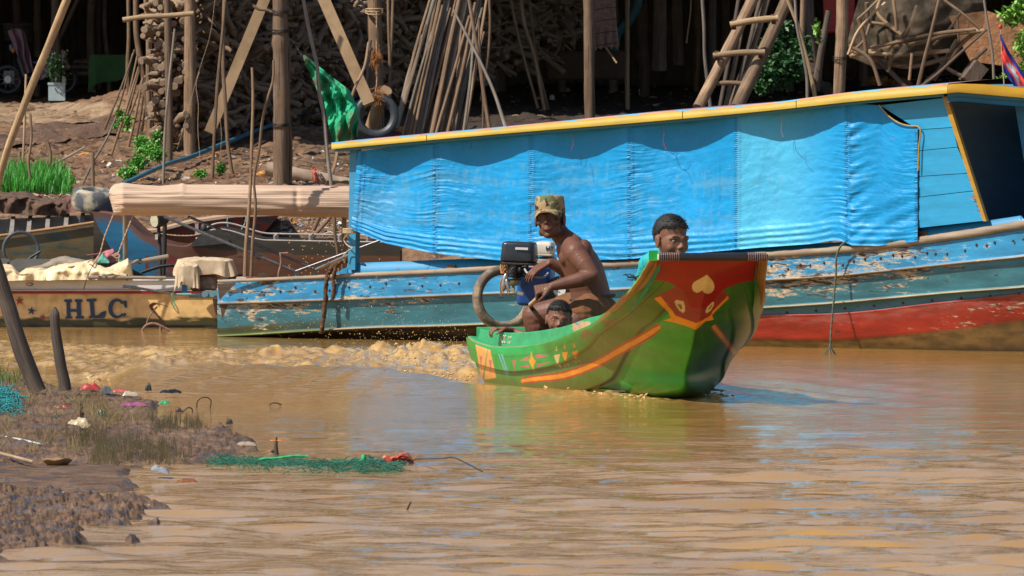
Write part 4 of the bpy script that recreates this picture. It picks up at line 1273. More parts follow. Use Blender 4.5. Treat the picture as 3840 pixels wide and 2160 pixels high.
def man():
    dm = 49.7
    J = lambda x, y, d=dm: at(x, y, d)
    p = thing('person', 'shirtless man in camouflage cap and brown shorts steering the green canoe', 'person', tuple(J(2215, 1230) * [1, 1, 1]))
    m = MB()
    # torso: overlapping ellipsoids from pelvis to shoulders, leaning forward to the left
    tor = [(2222, 1160, .118, .165, .085), (2220, 1125, .112, .150, .08), (2211, 1085, .108, .145, .08), (2200, 1050, .110, .152, .08), (2188, 1012, .112, .160, .08), (2172, 978, .108, .168, .078), (2155, 945, .098, .168, .07), (2140, 920, .080, .150, .055)]
    for i in range(len(tor) - 1):
        for f in (0, .33, .66):
            q = [tor[i][k] * (1 - f) + tor[i + 1][k] * f for k in range(5)]
            m.ell(J(q[0], q[1]), (q[2], q[3], q[4]), nu=22, nv=14)
    limb(m, [J(2140, 925), J(2108, 888), J(2080, 850)], [.062, .054, .052])
    limb(m, [J(2155, 912, 49.62), J(2108, 880)], [.045, .045]); limb(m, [J(2150, 915, 49.8), J(2105, 880)], [.045, .045])
    # pectoral and shoulder blade
    m.ell(J(2122, 965, 49.62), (.040, .05, .05)); m.ell(J(2190, 945, 49.62), (.05, .07, .07)); m.ell(J(2190, 950, 49.80), (.05, .07, .07))
    # near arm
    limb(m, [J(2145, 925, 49.52), J(2158, 948, 49.47)], [.056, .062])
    limb(m, [J(2158, 948, 49.47), J(2190, 990, 49.43), J(2222, 1032, 49.40)], [.060, .052, .041])
    limb(m, [J(2222, 1032, 49.40), J(2180, 1048, 49.39), J(2120, 1062, 49.38), J(2070, 1074, 49.37)], [.041, .043, .034, .024])
    hand(m, J(2068, 1074, 49.37), np.array((-.95, 0, -.25)), np.array((-.15, -.55, .80)), .92, (1.35, 1.4, 1.45, 1.5), thumb=-1, spread=.0, r=.0098)
    # far arm
    limb(m, [J(2130, 935, 49.86), J(2138, 980, 49.95), J(2128, 1022, 50.0)], [.058, .050, .040])
    limb(m, [J(2128, 1022, 50.0), J(2095, 1000, 49.98), J(2062, 986, 49.96)], [.040, .035, .025])
    hand(m, J(2060, 984, 49.96), np.array((-.80, -.1, -.42)), np.array((-.30, -.35, .85)), .92, (.28, .32, .34, .36), thumb=1, spread=.10, r=.0092)
    # far leg with the knee up, near leg going down into the boat
    limb(m, [J(2200, 1168, 49.82), J(2090, 1172, 49.88), J(2002, 1184, 49.92)], [.098, .082, .066])
    limb(m, [J(2002, 1184, 49.92), J(2012, 1225, 49.92), J(2030, 1270, 49.93), J(2040, 1310, 49.93)], [.066, .066, .052, .036])
    limb(m, [J(2215, 1172, 49.58), J(2170, 1200, 49.45), J(2125, 1240, 49.40)], [.092, .080, .062])
    limb(m, [J(2125, 1240, 49.40), J(2140, 1290, 49.42), J(2150, 1320, 49.42)], [.058, .05, .035])
    for (x, y, d) in ((2040, 1312, 49.9), (2150, 1322, 49.4)):
        limb(m, [J(x, y, d), J(x - 60, y + 6, d)], [.032, .022])
    M = rotm(-12, -9, -4)
    c = J(2062, 822, 49.66)
    T = head(m, c, M, .98)
    remesh(m, 'body', mat_skin_man, p, .0042, 8)
    face_parts(T, M, .98, p, squint=.35)
    # hair at the temples and nape
    h = MB()
    for x in (-1, 1):
        h.ell(T((x * .070, .010, .028)), (.012, .035, .030), M); h.ell(T((x * .060, .055, .0)), (.018, .035, .045), M)
    h.ell(T((0, .085, -.010)), (.055, .026, .045), M, bump=.2)
    h.build('hair', mat_hair, p)
    # shorts
    m = MB()
    for (x, y, a, b, cc) in ((2226, 1150, .128, .176, .070), (2224, 1168, .128, .178, .075)):
        m.ell(J(x, y), (a, b, cc), nu=24, nv=14)
    limb(m, [J(2222, 1168, 49.58), J(2176, 1190, 49.47)], [.106, .098]); limb(m, [J(2210, 1162, 49.82), J(2130, 1166, 49.86)], [.112, .100])
    remesh(m, 'shorts', simple('brown_cotton', (.17, .070, .022), .9, 0, .35, 14, .5), p, .006, 3,
           noise=lambda V: .0045 * fbm(V[:, 0] * 14 + V[:, 2] * 22, V[:, 1] * 8, V[:, 2] * 30, 3))
    m = MB(); t = np.linspace(0, 2 * np.pi, 40, endpoint=False)
    cx = J(2222, 1118); pts = np.stack([cx[0] + np.cos(t) * .118, cx[1] + np.sin(t) * .160, cx[2] + .004 + np.cos(t) * .012], -1)
    m.tube(pts, .009, 6, closed=True); m.build('waistband', simple('dark_waistband', (.05, .035, .03), .8), p)
    # cap
    t = NT('camouflage_cloth'); v = t.coords()
    n1 = t.noise(v, 16, 3, .5, .8); n2 = t.noise(t.coords('Object', (1, 1, 1), (1, 2, 3)), 21, 3, .5, .8); n3 = t.noise(t.coords('Object', (1, 1, 1), (2, 1, 3)), 19, 3, .5, .6)
    cc = t.mix(t.ramp(n1, .52, .545), (.33, .225, .115, 1), (.105, .125, .050, 1)); cc = t.mix(t.ramp(n2, .57, .59), cc, (.13, .070, .035, 1)); cc = t.mix(t.ramp(n3, .62, .64), cc, (.022, .020, .016, 1))
    t.base(cc); t.rough(.9); t.bump(t.noise(v, 60, 4), .3, .003)
    capo = None
    m = MB(); k = 40; a = np.linspace(0, 2 * np.pi, k, endpoint=False)
    rows = []
    for z, r in ((.030, .0885), (.040, .0900), (.056, .0890), (.058, .0900), (.085, .0885), (.112, .0865), (.124, .0840), (.129, .078), (.132, .060), (.134, .030), (.135, .002)):
        rows.append([T((math.cos(q) * r * .93, .012 + math.sin(q) * r * 1.10, z + (.007 * math.sin(q) if z > .1 else 0))) for q in a])
    m.grid(np.array(rows), None, None, closeu=True)
    capo = m.build('cap', t.m, p)
    m = MB(); rows = []
    for j, u in enumerate(np.linspace(0, 1, 14)):
        row = []
        for q in np.linspace(-1, 1, 26):
            x = q * (.078 - .004 * u); arc = math.sqrt(max(0, 1 - (q * .98) ** 2))
            y0 = .012 - .098 * math.sqrt(max(0, 1 - (x / .086) ** 2))
            y = y0 - u * (.010 + .052 * arc ** .8)
            z = .042 - u * .022 - .026 * (abs(q) ** 2.2) * (.25 + .75 * u)
            row.append(T((x, y, z)))
        rows.append(row)
    rows = np.array(rows); dn = M @ np.array((0, 0, -.004))
    m.grid(rows); m.grid(rows + dn, flip=True); m.grid(np.stack([rows[-1], rows[-1] + dn])); m.build('brim', t.m, capo)
    return p
man()

def boy_bow():
    J = lambda x, y, d=47.7: at(x, y, d)
    p = thing('person', 'boy in turquoise shirt looking over the red bow of the green canoe', 'person', tuple(J(2450, 1300) * [1, 1, 1]))
    M = rotm(30, 3, 0); s = 1.06
    m = MB(); c = J(2520, 899, 47.55)
    T = head(m, c, M, s, child=True)
    limb(m, [J(2505, 925, 47.62), J(2490, 975, 47.68)], [.048, .046])
    tor = [(2470, 1010, .095, .075, 47.7), (2474, 1060, .098, .080, 47.8), (2480, 1110, .090, .080, 47.95), (2480, 1160, .085, .085, 48.1), (2478, 1200, .095, .09, 48.2)]
    for x, y, a, b, dd in tor: m.ell(J(x, y, dd), (a, b, .075), nu=18, nv=12)
    limb(m, [J(2440, 1000, 47.72), J(2405, 1075, 47.95), J(2420, 1130, 48.1)], [.042, .036, .026])
    hand(m, J(2420, 1130, 48.1), np.array((.3, .3, -.9)), np.array((-1, 0, 0)), .8, (.5, .5, .5, .5), thumb=1)
    limb(m, [J(2535, 1005, 47.75), J(2560, 1080, 47.7), J(2530, 1140, 47.65)], [.042, .036, .026])
    hand(m, J(2530, 1140, 47.65), np.array((-.5, .2, -.8)), np.array((1, 0, 0)), .8, (.5, .5, .5, .5), thumb=-1)
    for sx in (-1, 1):
        limb(m, [J(2470 + sx * 35, 1205, 48.2), J(2440 + sx * 40, 1185, 48.5), J(2430 + sx * 35, 1262, 48.6)], [.06, .048, .034])
        limb(m, [J(2430 + sx * 35, 1264, 48.6), J(2425 + sx * 35, 1268, 48.75)], [.026, .02])
    remesh(m, 'body', mat_skin_boy, p, .0045, 4)
    face_parts(T, M, s, p, squint=.75)
    hair(p, T, M, s, n=2800, seed=4)
    m = MB()
    for x, y, a, b, dd in [(2475, 995, .100, .075, 47.68)] + tor[:-1]: m.ell(J(x, y, dd), (a + .016, b + .018, .080), nu=20, nv=12)
    limb(m, [J(2452, 985, 47.68), J(2420, 1030, 47.78), J(2405, 1068, 47.93)], [.056, .050, .046]); limb(m, [J(2528, 990, 47.74), J(2552, 1050, 47.72)], [.055, .050])
    limb(m, [J(2440, 985, 47.62), J(2470, 962, 47.64)], [.05, .045])
    remesh(m, 'shirt', simple('turquoise_cotton', (.010, .36, .38), .75, 0, .2, 12, .4), p, .006, 3,
           noise=lambda V: .004 * fbm(V[:, 0] * 16, V[:, 1] * 10, V[:, 2] * 14, 3))
boy_bow()

def boy_low():
    J = lambda x, y, d=49.28: at(x, y, d)
    p = thing('person', 'small boy peeking over the green gunwale in front of the man', 'person', tuple(J(2095, 1330) * [1, 1, 1]))
    M = rotm(2, 2, 5); s = .84
    m = MB(); c = J(2096, 1198, 49.22); T = head(m, c, M, s, child=True)
    limb(m, [J(2096, 1245, 49.3), J(2098, 1280, 49.5)], [.04, .042])
    for y, a in ((1290, .075), (1315, .08), (1335, .08)): m.ell(J(2100, y, 49.55), (a, .07, .05))
    limb(m, [J(2060, 1275, 49.55), J(1995, 1268, 49.95), J(1925, 1243, 50.02), J(1890, 1236, 49.96)], [.035, .028, .022, .018])
    hand(m, J(1893, 1236, 49.96), np.array((-.80, -.35, .10)), np.array((0, -.15, 1)), .66, (.75, .8, .8, .75), thumb=-1, spread=.14, r=.0095)
    limb(m, [J(2140, 1285, 49.6), J(2160, 1320, 49.55)], [.035, .03])
    for sx in (-1, 1): limb(m, [J(2110 + sx * 25, 1338, 49.6), J(2160 + sx * 20, 1325, 49.5), J(2190 + sx * 20, 1345, 49.4)], [.045, .04, .03])
    remesh(m, 'body', mat_skin_boy, p, .0045, 4)
    face_parts(T, M, s, p, squint=.6)
    hair(p, T, M, s * 1.02, n=2200, seed=9)
boy_low()

# ---------------------------------------------------------------- outboard engine on the stern
mat_black = simple('black_engine_plastic', (.018, .022, .030), .32, 0, .35, 25, .1)
mat_blackdull = simple('oily_black_metal', (.020, .018, .018), .5, .3, .5, 40, .5)
mat_steel = simple('worn_steel', (.42, .40, .38), .35, .9, .3, 40, .2)
mat_white = simple('dirty_white_enamel', (.58, .53, .46), .4, 0, .2, 14, .1)
mat_tanwood = plank_mat('handled_tan_wood', (.42, .28, .13), (.52, .38, .20))
def bevelbox(m, c, size, bev=.012, M=None, taper=(1, 1), col=None):
    """box with rounded edges built from stacked superellipse rings"""
    c = np.asarray(c, float); sx, sy, sz = np.asarray(size, float) / 2
    a = np.linspace(0, 2 * np.pi, 40, endpoint=False)
    e = .28
    ca = np.sign(np.cos(a)) * np.abs(np.cos(a)) ** e; sa = np.sign(np.sin(a)) * np.abs(np.sin(a)) ** e
    rows = []
    for f in (0, .0001, .35, .7, 1.0): rows.append((-sz + bev * (1 - math.cos(f * math.pi / 2)), bev * (1 - math.sin(f * math.pi / 2)), 0))
    for f in (0, .3, .65, .9999, 1.0): rows.append((sz - bev * (1 - math.cos((1 - f) * math.pi / 2)), bev * (1 - math.sin((1 - f) * math.pi / 2)), 1))
    P = []
    for z, ins, top in rows:
        k = taper[0] + (taper[1] - taper[0]) * (z + sz) / (2 * sz)
        P.append(np.stack([ca * (sx * k - ins), sa * (sy * k - ins), np.full_like(a, z)], -1))
    P = [P[0] * [0, 0, 1]] + P + [P[-1] * [0, 0, 1]]
    P = np.stack(P)
    if M is not None: P = P @ np.asarray(M).T
    m.grid(P + c, None, col, closeu=True)
def engine():
    d = 50.2
    J = lambda x, y, dd=d: at(x, y, dd)
    e = thing('outboard_engine', 'black and white engine with blue tank mounted on the stern of the green canoe', 'engine', tuple(J(1990, 1240)))
    Mr = rotm(-8, 0, 2)
    m = MB(); bevelbox(m, J(1948, 945), (.190, .17, .112), .016, Mr, (1.03, .94)); cov = m.build('air_filter_cover', mat_black, e, angle=40)
    m = MB(); bevelbox(m, J(1948, 989), (.194, .175, .014), .004, Mr); m.build('cover_rim', mat_blackdull, e)
    q = J(1956, 931) + np.array([0, -.094, 0]); m = MB(); m.box(q, (.070, .002, .013), Mr); m.build('label_plate', simple('white_sticker', (.55, .55, .58), .5, 0, .1, 30, 0), e, smooth=False)
    m = MB(); m.tube([J(1943, 905), J(1942, 898)], .004, 8); m.build('screw', mat_steel, e)
    # corrugated neck and throttle body
    m = MB(); f = np.linspace(0, 1, 50); A = J(1932, 992, 50.16); B = J(1926, 1042, 50.16)
    m.tube(A + (B - A) * f[:, None], .043 + .003 * np.sin(f * 60) - .004 * f, 20); m.build('intake_bellows', mat_blackdull, e)
    m = MB(); m.box(J(1958, 1020), (.06, .07, .055)); m.tube([J(1920, 1046, 50.16), J(1920, 1052, 50.16)], .050, 20); m.ell(J(1972, 1000, 50.12), (.016, .014, .012)); m.ell(J(1950, 1012, 50.1), (.012, .014, .016)); m.ell(J(1968, 1030, 50.12), (.014, .014, .018))
    m.build('carburettor', mat_blackdull, e)
    m = MB(); m.tube([J(1925, 1052, 50.14), J(1925, 1066, 50.14), J(1925, 1072, 50.14)], [.032, .030, .020], 18); m.build('fuel_bowl', simple('olive_brass', (.30, .27, .14), .4, .5, .2, 20, .1), e)
    m = MB(); m.tube([J(1925, 1072, 50.14), J(1926, 1090, 50.13)], .008, 8); m.box(J(1938, 1096, 50.10), (.070, .03, .016), rotm(0, 0, 18)); m.build('bracket', simple('galvanised_plate', (.45, .40, .30), .45, .6, .3, 30, .1), e, smooth=False)
    # propeller guard leaf and cap left of the bellows
    m = MB(); m.ell(J(1893, 1058, 50.12), (.018, .010, .050), rotm(0, 0, 10)); m.ell(J(1905, 1072, 50.1), (.012, .008, .038), rotm(0, 0, -14)); m.build('lever_plate', mat_steel, e)
    # white fuel tank
    m = MB(); bevelbox(m, J(2044, 932, 50.42), (.100, .16, .080), .020, Mr, (1.0, .93)); tk = m.build('fuel_tank', mat_white, e)
    m = MB(); bevelbox(m, J(2046, 956, 50.42), (.104, .165, .012), .004, Mr); m.build('tank_seam', simple('cream_enamel', (.45, .38, .28), .4, 0, .2, 14, .1), e)
    m = MB(); bevelbox(m, J(2052, 985, 50.42), (.10, .15, .065), .02, Mr); m.build('crankcase', simple('grimy_cream_metal', (.32, .27, .21), .6, .1, .4, 20, .3), e)
    text_mesh('HY', .030, mat_black, J(2066, 931, 50.42) + np.array([-.006, -.087, 0]), (1, -.14, 0), (0, 0, 1), parent=e, bold=.0012, extrude=.0012, xs=1.15)
    # blue fuel drum
    m = MB(); bevelbox(m, J(2010, 1075, 50.38), (.19, .20, .21), .02, Mr); m.c = [np.tile((.012, .075, .30, .1), (len(q), 1)) for q in m.v]; m.build('blue_drum', paint_mat('blue_drum_plastic', under=(.10, .12, .25), gloss=.35, grime=.3), e)
    # fan shroud with round sticker
    m = MB(); C = J(2100, 1088, 50.22); nrm = np.array((-.10, -1, .05)); nrm /= np.linalg.norm(nrm)
    m.tube([C - nrm * .05, C, C + nrm * .018, C + nrm * .026], [.078, .078, .070, .05], 36); sh = m.build('fan_shroud', mat_blackdull, e)
    m = MB()
    for a in np.linspace(0, 2 * np.pi, 22, endpoint=False):
        for r0, r1 in ((.038, .050), (.055, .066)):
            u = np.array((math.cos(a), 0, math.sin(a))); w = np.array((-math.sin(a), 0, math.cos(a)))
            m.tube(curve([C + nrm * .0275 + u * r0, C + nrm * .026 + u * (r0 + r1) / 2 + w * .003, C + nrm * .0235 + u * r1 + w * .008], 6), .0028, 5)
    m.build('grille', simple('dusty_grey_plastic', (.10, .12, .11), .6), sh)
    m = MB(); m.tube([C + nrm * .028, C + nrm * .031], .034, 30); m.build('round_badge', simple('badge_white', (.66, .66, .66), .45, 0, .05, 30, 0), sh)
    Ct = C + nrm * .0325
    for i, ch in enumerate('UNDAI'):
        an = R(60 - i * 24); u = np.array((math.sin(-an), 0, math.cos(an)))
        ps = Ct + np.array((math.cos(R(62 - i * 23)) * .024 , 0, math.sin(R(62 - i * 23)) * .024))
        g = R(62 - i * 23 - 90)
        text_mesh(ch, .013, mat_black, ps, (math.cos(g), 0, math.sin(g)), (-math.sin(g), 0, math.cos(g)), parent=sh, bold=.0006)
    text_mesh('H200-420', .007, mat_black, Ct + np.array((-.008, 0, -.006)), (.8, 0, -.6), (.6, 0, .8), parent=sh)
    # hose, tiller
    m = MB(); m.tube(curve([J(1968, 1010, 50.08), J(1982, 1026, 50.0), J(2008, 1038, 49.98), (J(2035, 1040, 50.0)), J(2050, 1030, 50.05), J(2055, 1024, 50.12)], 40), .0058, 10); m.build('hose', simple('grey_hose', (.32, .34, .32), .5, 0, .1, 30, .1), e)
    m = MB(); m.tube(curve([J(1990, 1142, 49.75), J(2012, 1122, 49.55), J(2036, 1096, 49.37)], 14), .0125, 10); m.tube([J(2034, 1098, 49.38), J(2050, 1082, 49.34)], .010, 10); m.build('tiller_handle', mat_tanwood, e)
    m = MB(); m.tube([J(1990, 1142, 49.75), J(1998, 1170, 50.0), J(2010, 1220, 50.2)], .012, 8); m.tube([J(2095, 1160, 50.2), J(2095, 1240, 50.2)], .02, 8); m.build('mount', mat_blackdull, e)
    m = MB()
    for q in ([(1962, 1040), (1968, 1100), (1962, 1190)], [(1930, 1000), (1900, 1030), (1890, 1060)]):
        m.tube(curve([J(x, y, 50.05) for x, y in q], 14), .0015, 5)
    m.build('control_wire', mat_black, e)
engine()

def tyre(name, C, axis, Rr, r, mat, label=None, cat='tyre', ridges=0, squash=.9, parent=None, tread=None):
    axis = np.asarray(axis, float); axis /= np.linalg.norm(axis)
    ref = np.array((0, 0, 1.0)) if abs(axis[2]) < .9 else np.array((1.0, 0, 0))
    u = np.cross(axis, ref); u /= np.linalg.norm(u); w = np.cross(axis, u)
    na, nb = 120, 26
    A = np.linspace(0, 2 * np.pi, na, endpoint=False)[:, None]; Bq = np.linspace(0, 2 * np.pi, nb, endpoint=False)[None]
    ca = np.cos(Bq); sa = np.sin(Bq)
    # open on the inner side: flatten the inside of the section
    rad = Rr + r * np.where(ca > 0, np.abs(ca) ** .6, ca * .75)
    wid = r * 1.15 * np.sign(sa) * np.abs(sa) ** .7 * squash
    wid = wid * np.where(ca < -.5, .72, 1)
    if ridges:
        rad = rad - .0035 * ((np.sin(Bq * 14) > .6) & (ca > .55)) - .0022 * ((np.sin(A * ridges + np.sign(sa) * 1.0) > .2) & (ca > .45) & (np.abs(sa) > .3))
    P = C + (np.cos(A) * rad)[..., None] * u + (np.sin(A) * rad)[..., None] * w + (wid + 0 * A)[..., None] * axis
    P = np.concatenate([P, P[:1]])
    m = MB(); m.grid(P, None, None, closeu=True)
    o = m.build(name, mat, parent)
    if label: tag(o, label, cat)
    return o
mat_tyre = simple('old_black_rubber', (.055, .062, .072), .45, 0, .4, 9, .3)
mat_tyre_mud = None
t = NT('mud_coated_rubber'); v = t.coords(); n = t.noise(v, 7, 5, .6); t.base(t.mix(t.ramp(n, .38, .55), (.34, .25, .16, 1), (.10, .075, .055, 1))); t.rough(.8); t.bump(t.noise(v, 40, 4), .4, .004); mat_tyre_mud = t.m
tyre('tyre', at(1886, 1119, 50.52), (.42, -.9, .08), .150, .030, mat_tyre_mud, 'slim mud-coated tyre hanging beside the engine at the stern of the green canoe', ridges=50)
m = MB(); c = at(1888, 1004, 50.45)
for k in range(5): 
    a = np.linspace(0, 2 * np.pi, 20, endpoint=False); m.tube(c + np.stack([np.cos(a) * .016 + .004 * k, np.sin(a) * .03, np.sin(a + k) * .030], -1), .0045, 6, closed=True)
for k in range(10): m.tube(curve([c + [0, -.02, -.04], c + [random.uniform(-.02, .02), -.03, -.08], c + [random.uniform(-.03, .03), -.03, -.13 - random.uniform(0, .03)]], 8), .0022, 4)
tag(m.build('tyre_rope', simple('orange_brown_twine', (.36, .17, .06), .9, 0, .3, 60, .4)), 'orange brown twine binding the muddy tyre at the canoe stern', 'rope')
# ---------------------------------------------------------------- moored boats on the left
def sheet(m, xs, ytop, ybot, d, rows, color, wear=.3, bulge=0.0, flip=False):
    v = np.linspace(0, 1, rows)[:, None]
    X = np.broadcast_to(xs, (rows, len(xs))); Y = ytop[None] + (ybot - ytop)[None] * v
    D = d + bulge * (v ** 1.5)
    P = at(X, Y, np.broadcast_to(D, X.shape))
    C = np.zeros(P.shape[:2] + (4,)); C[..., 3] = wear
    C[..., :3] = color(X, Y, v) if callable(color) else color
    m.grid(P, None, C, flip=flip); return P, C
YEL2 = (.80, .54, .23)
def yellow_boat():
    d = 61.0
    o = thing('motor_boat', 'long pale yellow boat with HLC lettering, stars and white upper band, moored at the left', 'boat', tuple(at(300, 1232, d)))
    mat = paint_mat('cream_yellow_paint', under=(.34, .26, .16), dark=(.10, .07, .03), gloss=.4, grime=.22, sc=1.2, stretch=(.7, 1, 3))
    xs = np.linspace(-900, 838, 420)
    def col(X, Y, v):
        n = fbm(X * .012, Y * .05, 2.0, 4)
        C = np.zeros(X.shape + (3,)); C[:] = YEL2
        st = smoothstep(.1, .5, fbm(X * .02, Y * .012, 7.0, 4)); C = C * (1 - .35 * st[..., None]) + np.array((.36, .20, .06)) * .35 * st[..., None]
        a = smoothstep(1186, 1202, Y + 12 * n)[..., None]; C = C * (1 - a) + np.array((.055, .050, .012)) * a
        b = smoothstep(1212, 1226, Y + 8 * n)[..., None]; C = C * (1 - b) + np.array((.016, .013, .007)) * b
        return C
    m = MB()
    P, C = sheet(m, xs, np.full_like(xs, 1101), np.full_like(xs, 1244), d, 70, col, .10, 0.0)
    Q = P + [0, 1.3, 0]; Q[..., 1] = 2 * (d + .6) - P[..., 1] ; m.grid(Q, None, C, flip=True)
    m.grid(np.stack([P[:, -1], Q[:, -1]], 1), None, (*YEL2, .2)); m.build('hull', mat, o)
    m = MB(); P1, _ = sheet(m, xs, np.full_like(xs, 1086), np.full_like(xs, 1101), d - .018, 4, (.26, .010, .022), .10)
    m.grid(np.stack([P1[-1], P1[-1] + [0, .03, 0]]), None, (.2, .01, .02, .1)); m.grid(np.stack([P1[0] + [0, .03, 0], P1[0]]), None, (.2, .01, .02, .1)); m.build('crimson_stripe', mat, o)
    matw = paint_mat('white_band_paint', under=(.30, .25, .18), dark=(.10, .08, .06), gloss=.35, grime=.25, sc=1.3, stretch=(.6, 1, 3))
    m = MB(); yt = interp(xs, [(-900, 1050), (0, 1053), (250, 1050), (650, 1049), (838, 1052)])
    P2, _ = sheet(m, xs, yt, np.full_like(xs, 1086), d - .004, 12, (.78, .78, .78), .10)
    m.grid(np.stack([P2[0] + [0, .08, .002], P2[0] + [0, -.012, .004], P2[0] + [0, -.014, -.004]]), None, (.62, .62, .62, .1)); m.grid(np.stack([P2[-1] + [0, -.016, -.002], P2[-1] + [0, -.016, -.008]]), None, (.65, .62, .55, .1))
    m.build('white_band', matw, o)
    m = MB(); T = at(xs, yt + 2, d + .08); m.grid(np.stack([T, T + [0, 0, -.2], T + [0, 1.05, -.2], T + [0, 1.05, 0]]), None, (.18, .16, .14, .4)); m.build('deck', matw, o)
    # lettering with slab serifs, painted flat on the planks
    navy = simple('navy_lettering', (.018, .050, .115), .5, 0, .35, 40, .1); redp = simple('red_star_paint', (.32, .045, .02), .5, 0, .2, 40, 0)
    pd = lambda x, y: at(x, y, d - .010)
    def letter(polys, name='letter'):
        m = MB()
        for pl in polys:
            q = np.array([pd(x, y) for x, y in pl]); m.prism(q, (0, .004, 0))
        m.build(name, navy, o, smooth=False)
    k = .345; L = lambda pts: [(x * k, 760 + y * k) for x, y in pts]
    letter([L([(697, 1052), (778, 1050), (782, 1080), (764, 1086), (762, 1158), (832, 1158), (832, 1082), (812, 1076), (815, 1050), (893, 1050), (896, 1076), (878, 1082), (882, 1228), (914, 1236), (914, 1260), (822, 1262), (820, 1240), (838, 1230), (834, 1186), (764, 1186), (768, 1236), (786, 1242), (786, 1260), (710, 1262), (708, 1244), (726, 1234), (720, 1082), (697, 1072)])])
    letter([L([(937, 1048), (1048, 1042), (1050, 1066), (1020, 1076), (1030, 1224), (1062, 1222), (1090, 1200), (1126, 1180), (1156, 1176), (1142, 1244), (1122, 1256), (968, 1256), (966, 1236), (986, 1226), (972, 1080), (940, 1070)])])
    n = 26; out = []; inn = []
    for a in np.linspace(R(40), R(322), n):
        out.append((1268 + 92 * math.cos(a), 1150 - 108 * math.sin(a) )); inn.append((1278 + 56 * math.cos(a), 1150 - 78 * math.sin(a)))
    polys = []
    for i in range(n - 1): polys.append(L([out[i], inn[i], inn[i + 1], out[i + 1]]))
    m = MB()
    for pl in polys: q = np.array([pd(x, y) for x, y in pl]); m.add(q, [(0, 1, 2, 3)])
    for pl in (L([(1300, 1096), (1352, 1062), (1378, 1066), (1382, 1140), (1358, 1142), (1340, 1100)]), L([(1330, 1222), (1352, 1196), (1374, 1206), (1362, 1232), (1342, 1240)])):
        m.add(np.array([pd(x, y) + [0, -.001, 0] for x, y in pl]), [tuple(range(len(pl)))])
    m.build('letter', navy, o, smooth=False)
    def star(cx, cy, r, mt, rot=0):
        pts = [(cx + (r if i % 2 == 0 else r * .40) * math.sin(i * math.pi / 5 + rot), cy - (r if i % 2 == 0 else r * .40) * math.cos(i * math.pi / 5 + rot)) for i in range(10)]
        c = pd(cx, cy); m = MB(); q = np.array([pd(*p) for p in pts] + [c]); m.add(q, [(10, i, (i + 1) % 10) for i in range(10)][::1]); m.build('star', mt, o, smooth=False)
    star(73, 1128, 17.5, redp, -.12); star(118, 1166, 17.5, navy, .12); star(160, 1190, 14, redp, .3)
    # little oval emblem on the white band
    for sx, mt in ((-1, redp), (1, simple('blue_emblem', (.02, .05, .25), .5, 0, 0, 40, 0))):
        m = MB(); an = np.linspace(math.pi / 2, math.pi * 1.5, 14) if sx < 0 else np.linspace(-math.pi / 2, math.pi / 2, 14)
        q = [pd(111 + 14 * math.cos(a), 1066 + 6 * math.sin(a)) for a in an]; m.add(q, [tuple(range(14))]); m.build('emblem', mt, o, smooth=False)
    m = MB(); m.add([pd(x, y) + [0, -.001, 0] for x, y in ((100, 1064), (113, 1062), (122, 1066), (112, 1069), (102, 1069))], [(0, 1, 2, 3, 4)]); m.build('emblem', simple('emblem_white', (.6, .6, .6), .5, 0, 0, 40, 0), o, smooth=False)
    # low dark seat boards
    for x0, x1, yt0, nm in ((15, 185, 972, 0), (-60, 36, 970, 1)):
        m = MB(); q = np.array([at(x, y, d + .25) for x, y in ((x0, 1052), (x0, 990), (x0 + 15, 984), (x0 + 45, yt0 - 2), (x1 - 10, yt0), (x1, yt0 + 3), (x1, 1052))]); m.prism(q, (0, .04, 0)); m.build('seat_board', plank_mat('grey_board', (.10, .10, .09), (.17, .16, .14)) if nm == 0 else bpy.data.materials['grey_board'], o, smooth=False)
    return o
yellow_boat()

mat_sheet = simple('cream_plastic_sheet', (.72, .56, .33), .45, 0, .18, 6, .3, .01)
def crumpled(name, outline, d, depth, mat, label, cat, seed=1.0, amp=.03, nx=110, ny=26):
    """cloth or plastic lying in a heap; outline = (x, ytop, ybottom) along the picture"""
    xs = np.linspace(outline[0][0], outline[-1][0], nx)
    yt = interp(xs, [(a, b) for a, b, c in outline]); yb = interp(xs, [(a, c) for a, b, c in outline])
    th = np.linspace(0, math.pi, ny)[:, None]
    P = []
    hmid = at(xs, yt, d)[:, 2]; z0 = at(xs, yb, d)[:, 2]; x3 = at(xs, yb, d)[:, 0]
    X = x3[None] + 0 * th; Dp = d - np.cos(th) * depth / 2 + 0 * X
    Z = z0[None] + (hmid - z0)[None] * np.sin(th) ** .55
    n = fbm(X * 9 + seed, Dp * 9, Z * 9, 4, 2.0, .55); n2 = np.abs(fbm(X * 5 + seed * 3, Dp * 7, Z * 12, 3))
    Dp = Dp + (n - n2) * amp * 1.2; Z = Z + (n * .5 - n2 * .6) * amp * np.sin(th); X = X + n2 * amp * .5
    m = MB(); m.grid(np.stack([X, Dp, Z], -1), None, None)
    return tag(m.build(name, mat), label, cat)
crumpled('plastic_sheet', [(-220, 1010, 1056), (-60, 985, 1056), (12, 994, 1052), (45, 996, 1052), (70, 1018, 1050), (100, 1006, 1050), (175, 1004, 1050), (260, 984, 1048), (340, 982, 1048), (400, 1000, 1046), (440, 1012, 1042), (482, 1030, 1040)], 60.98, .20, mat_sheet, 'crumpled cream plastic sheet spread over the edge of the yellow boat', 'sheet', 2.0, .035)
crumpled('plastic_sheet', [(380, 1008, 1030), (440, 984, 1030), (478, 968, 1030), (490, 985, 1032), (498, 1035, 1038)], 61.1, .15, mat_sheet, 'peaked end of a cream sheet held up by the wooden pole', 'sheet', 5.0, .02, 50)
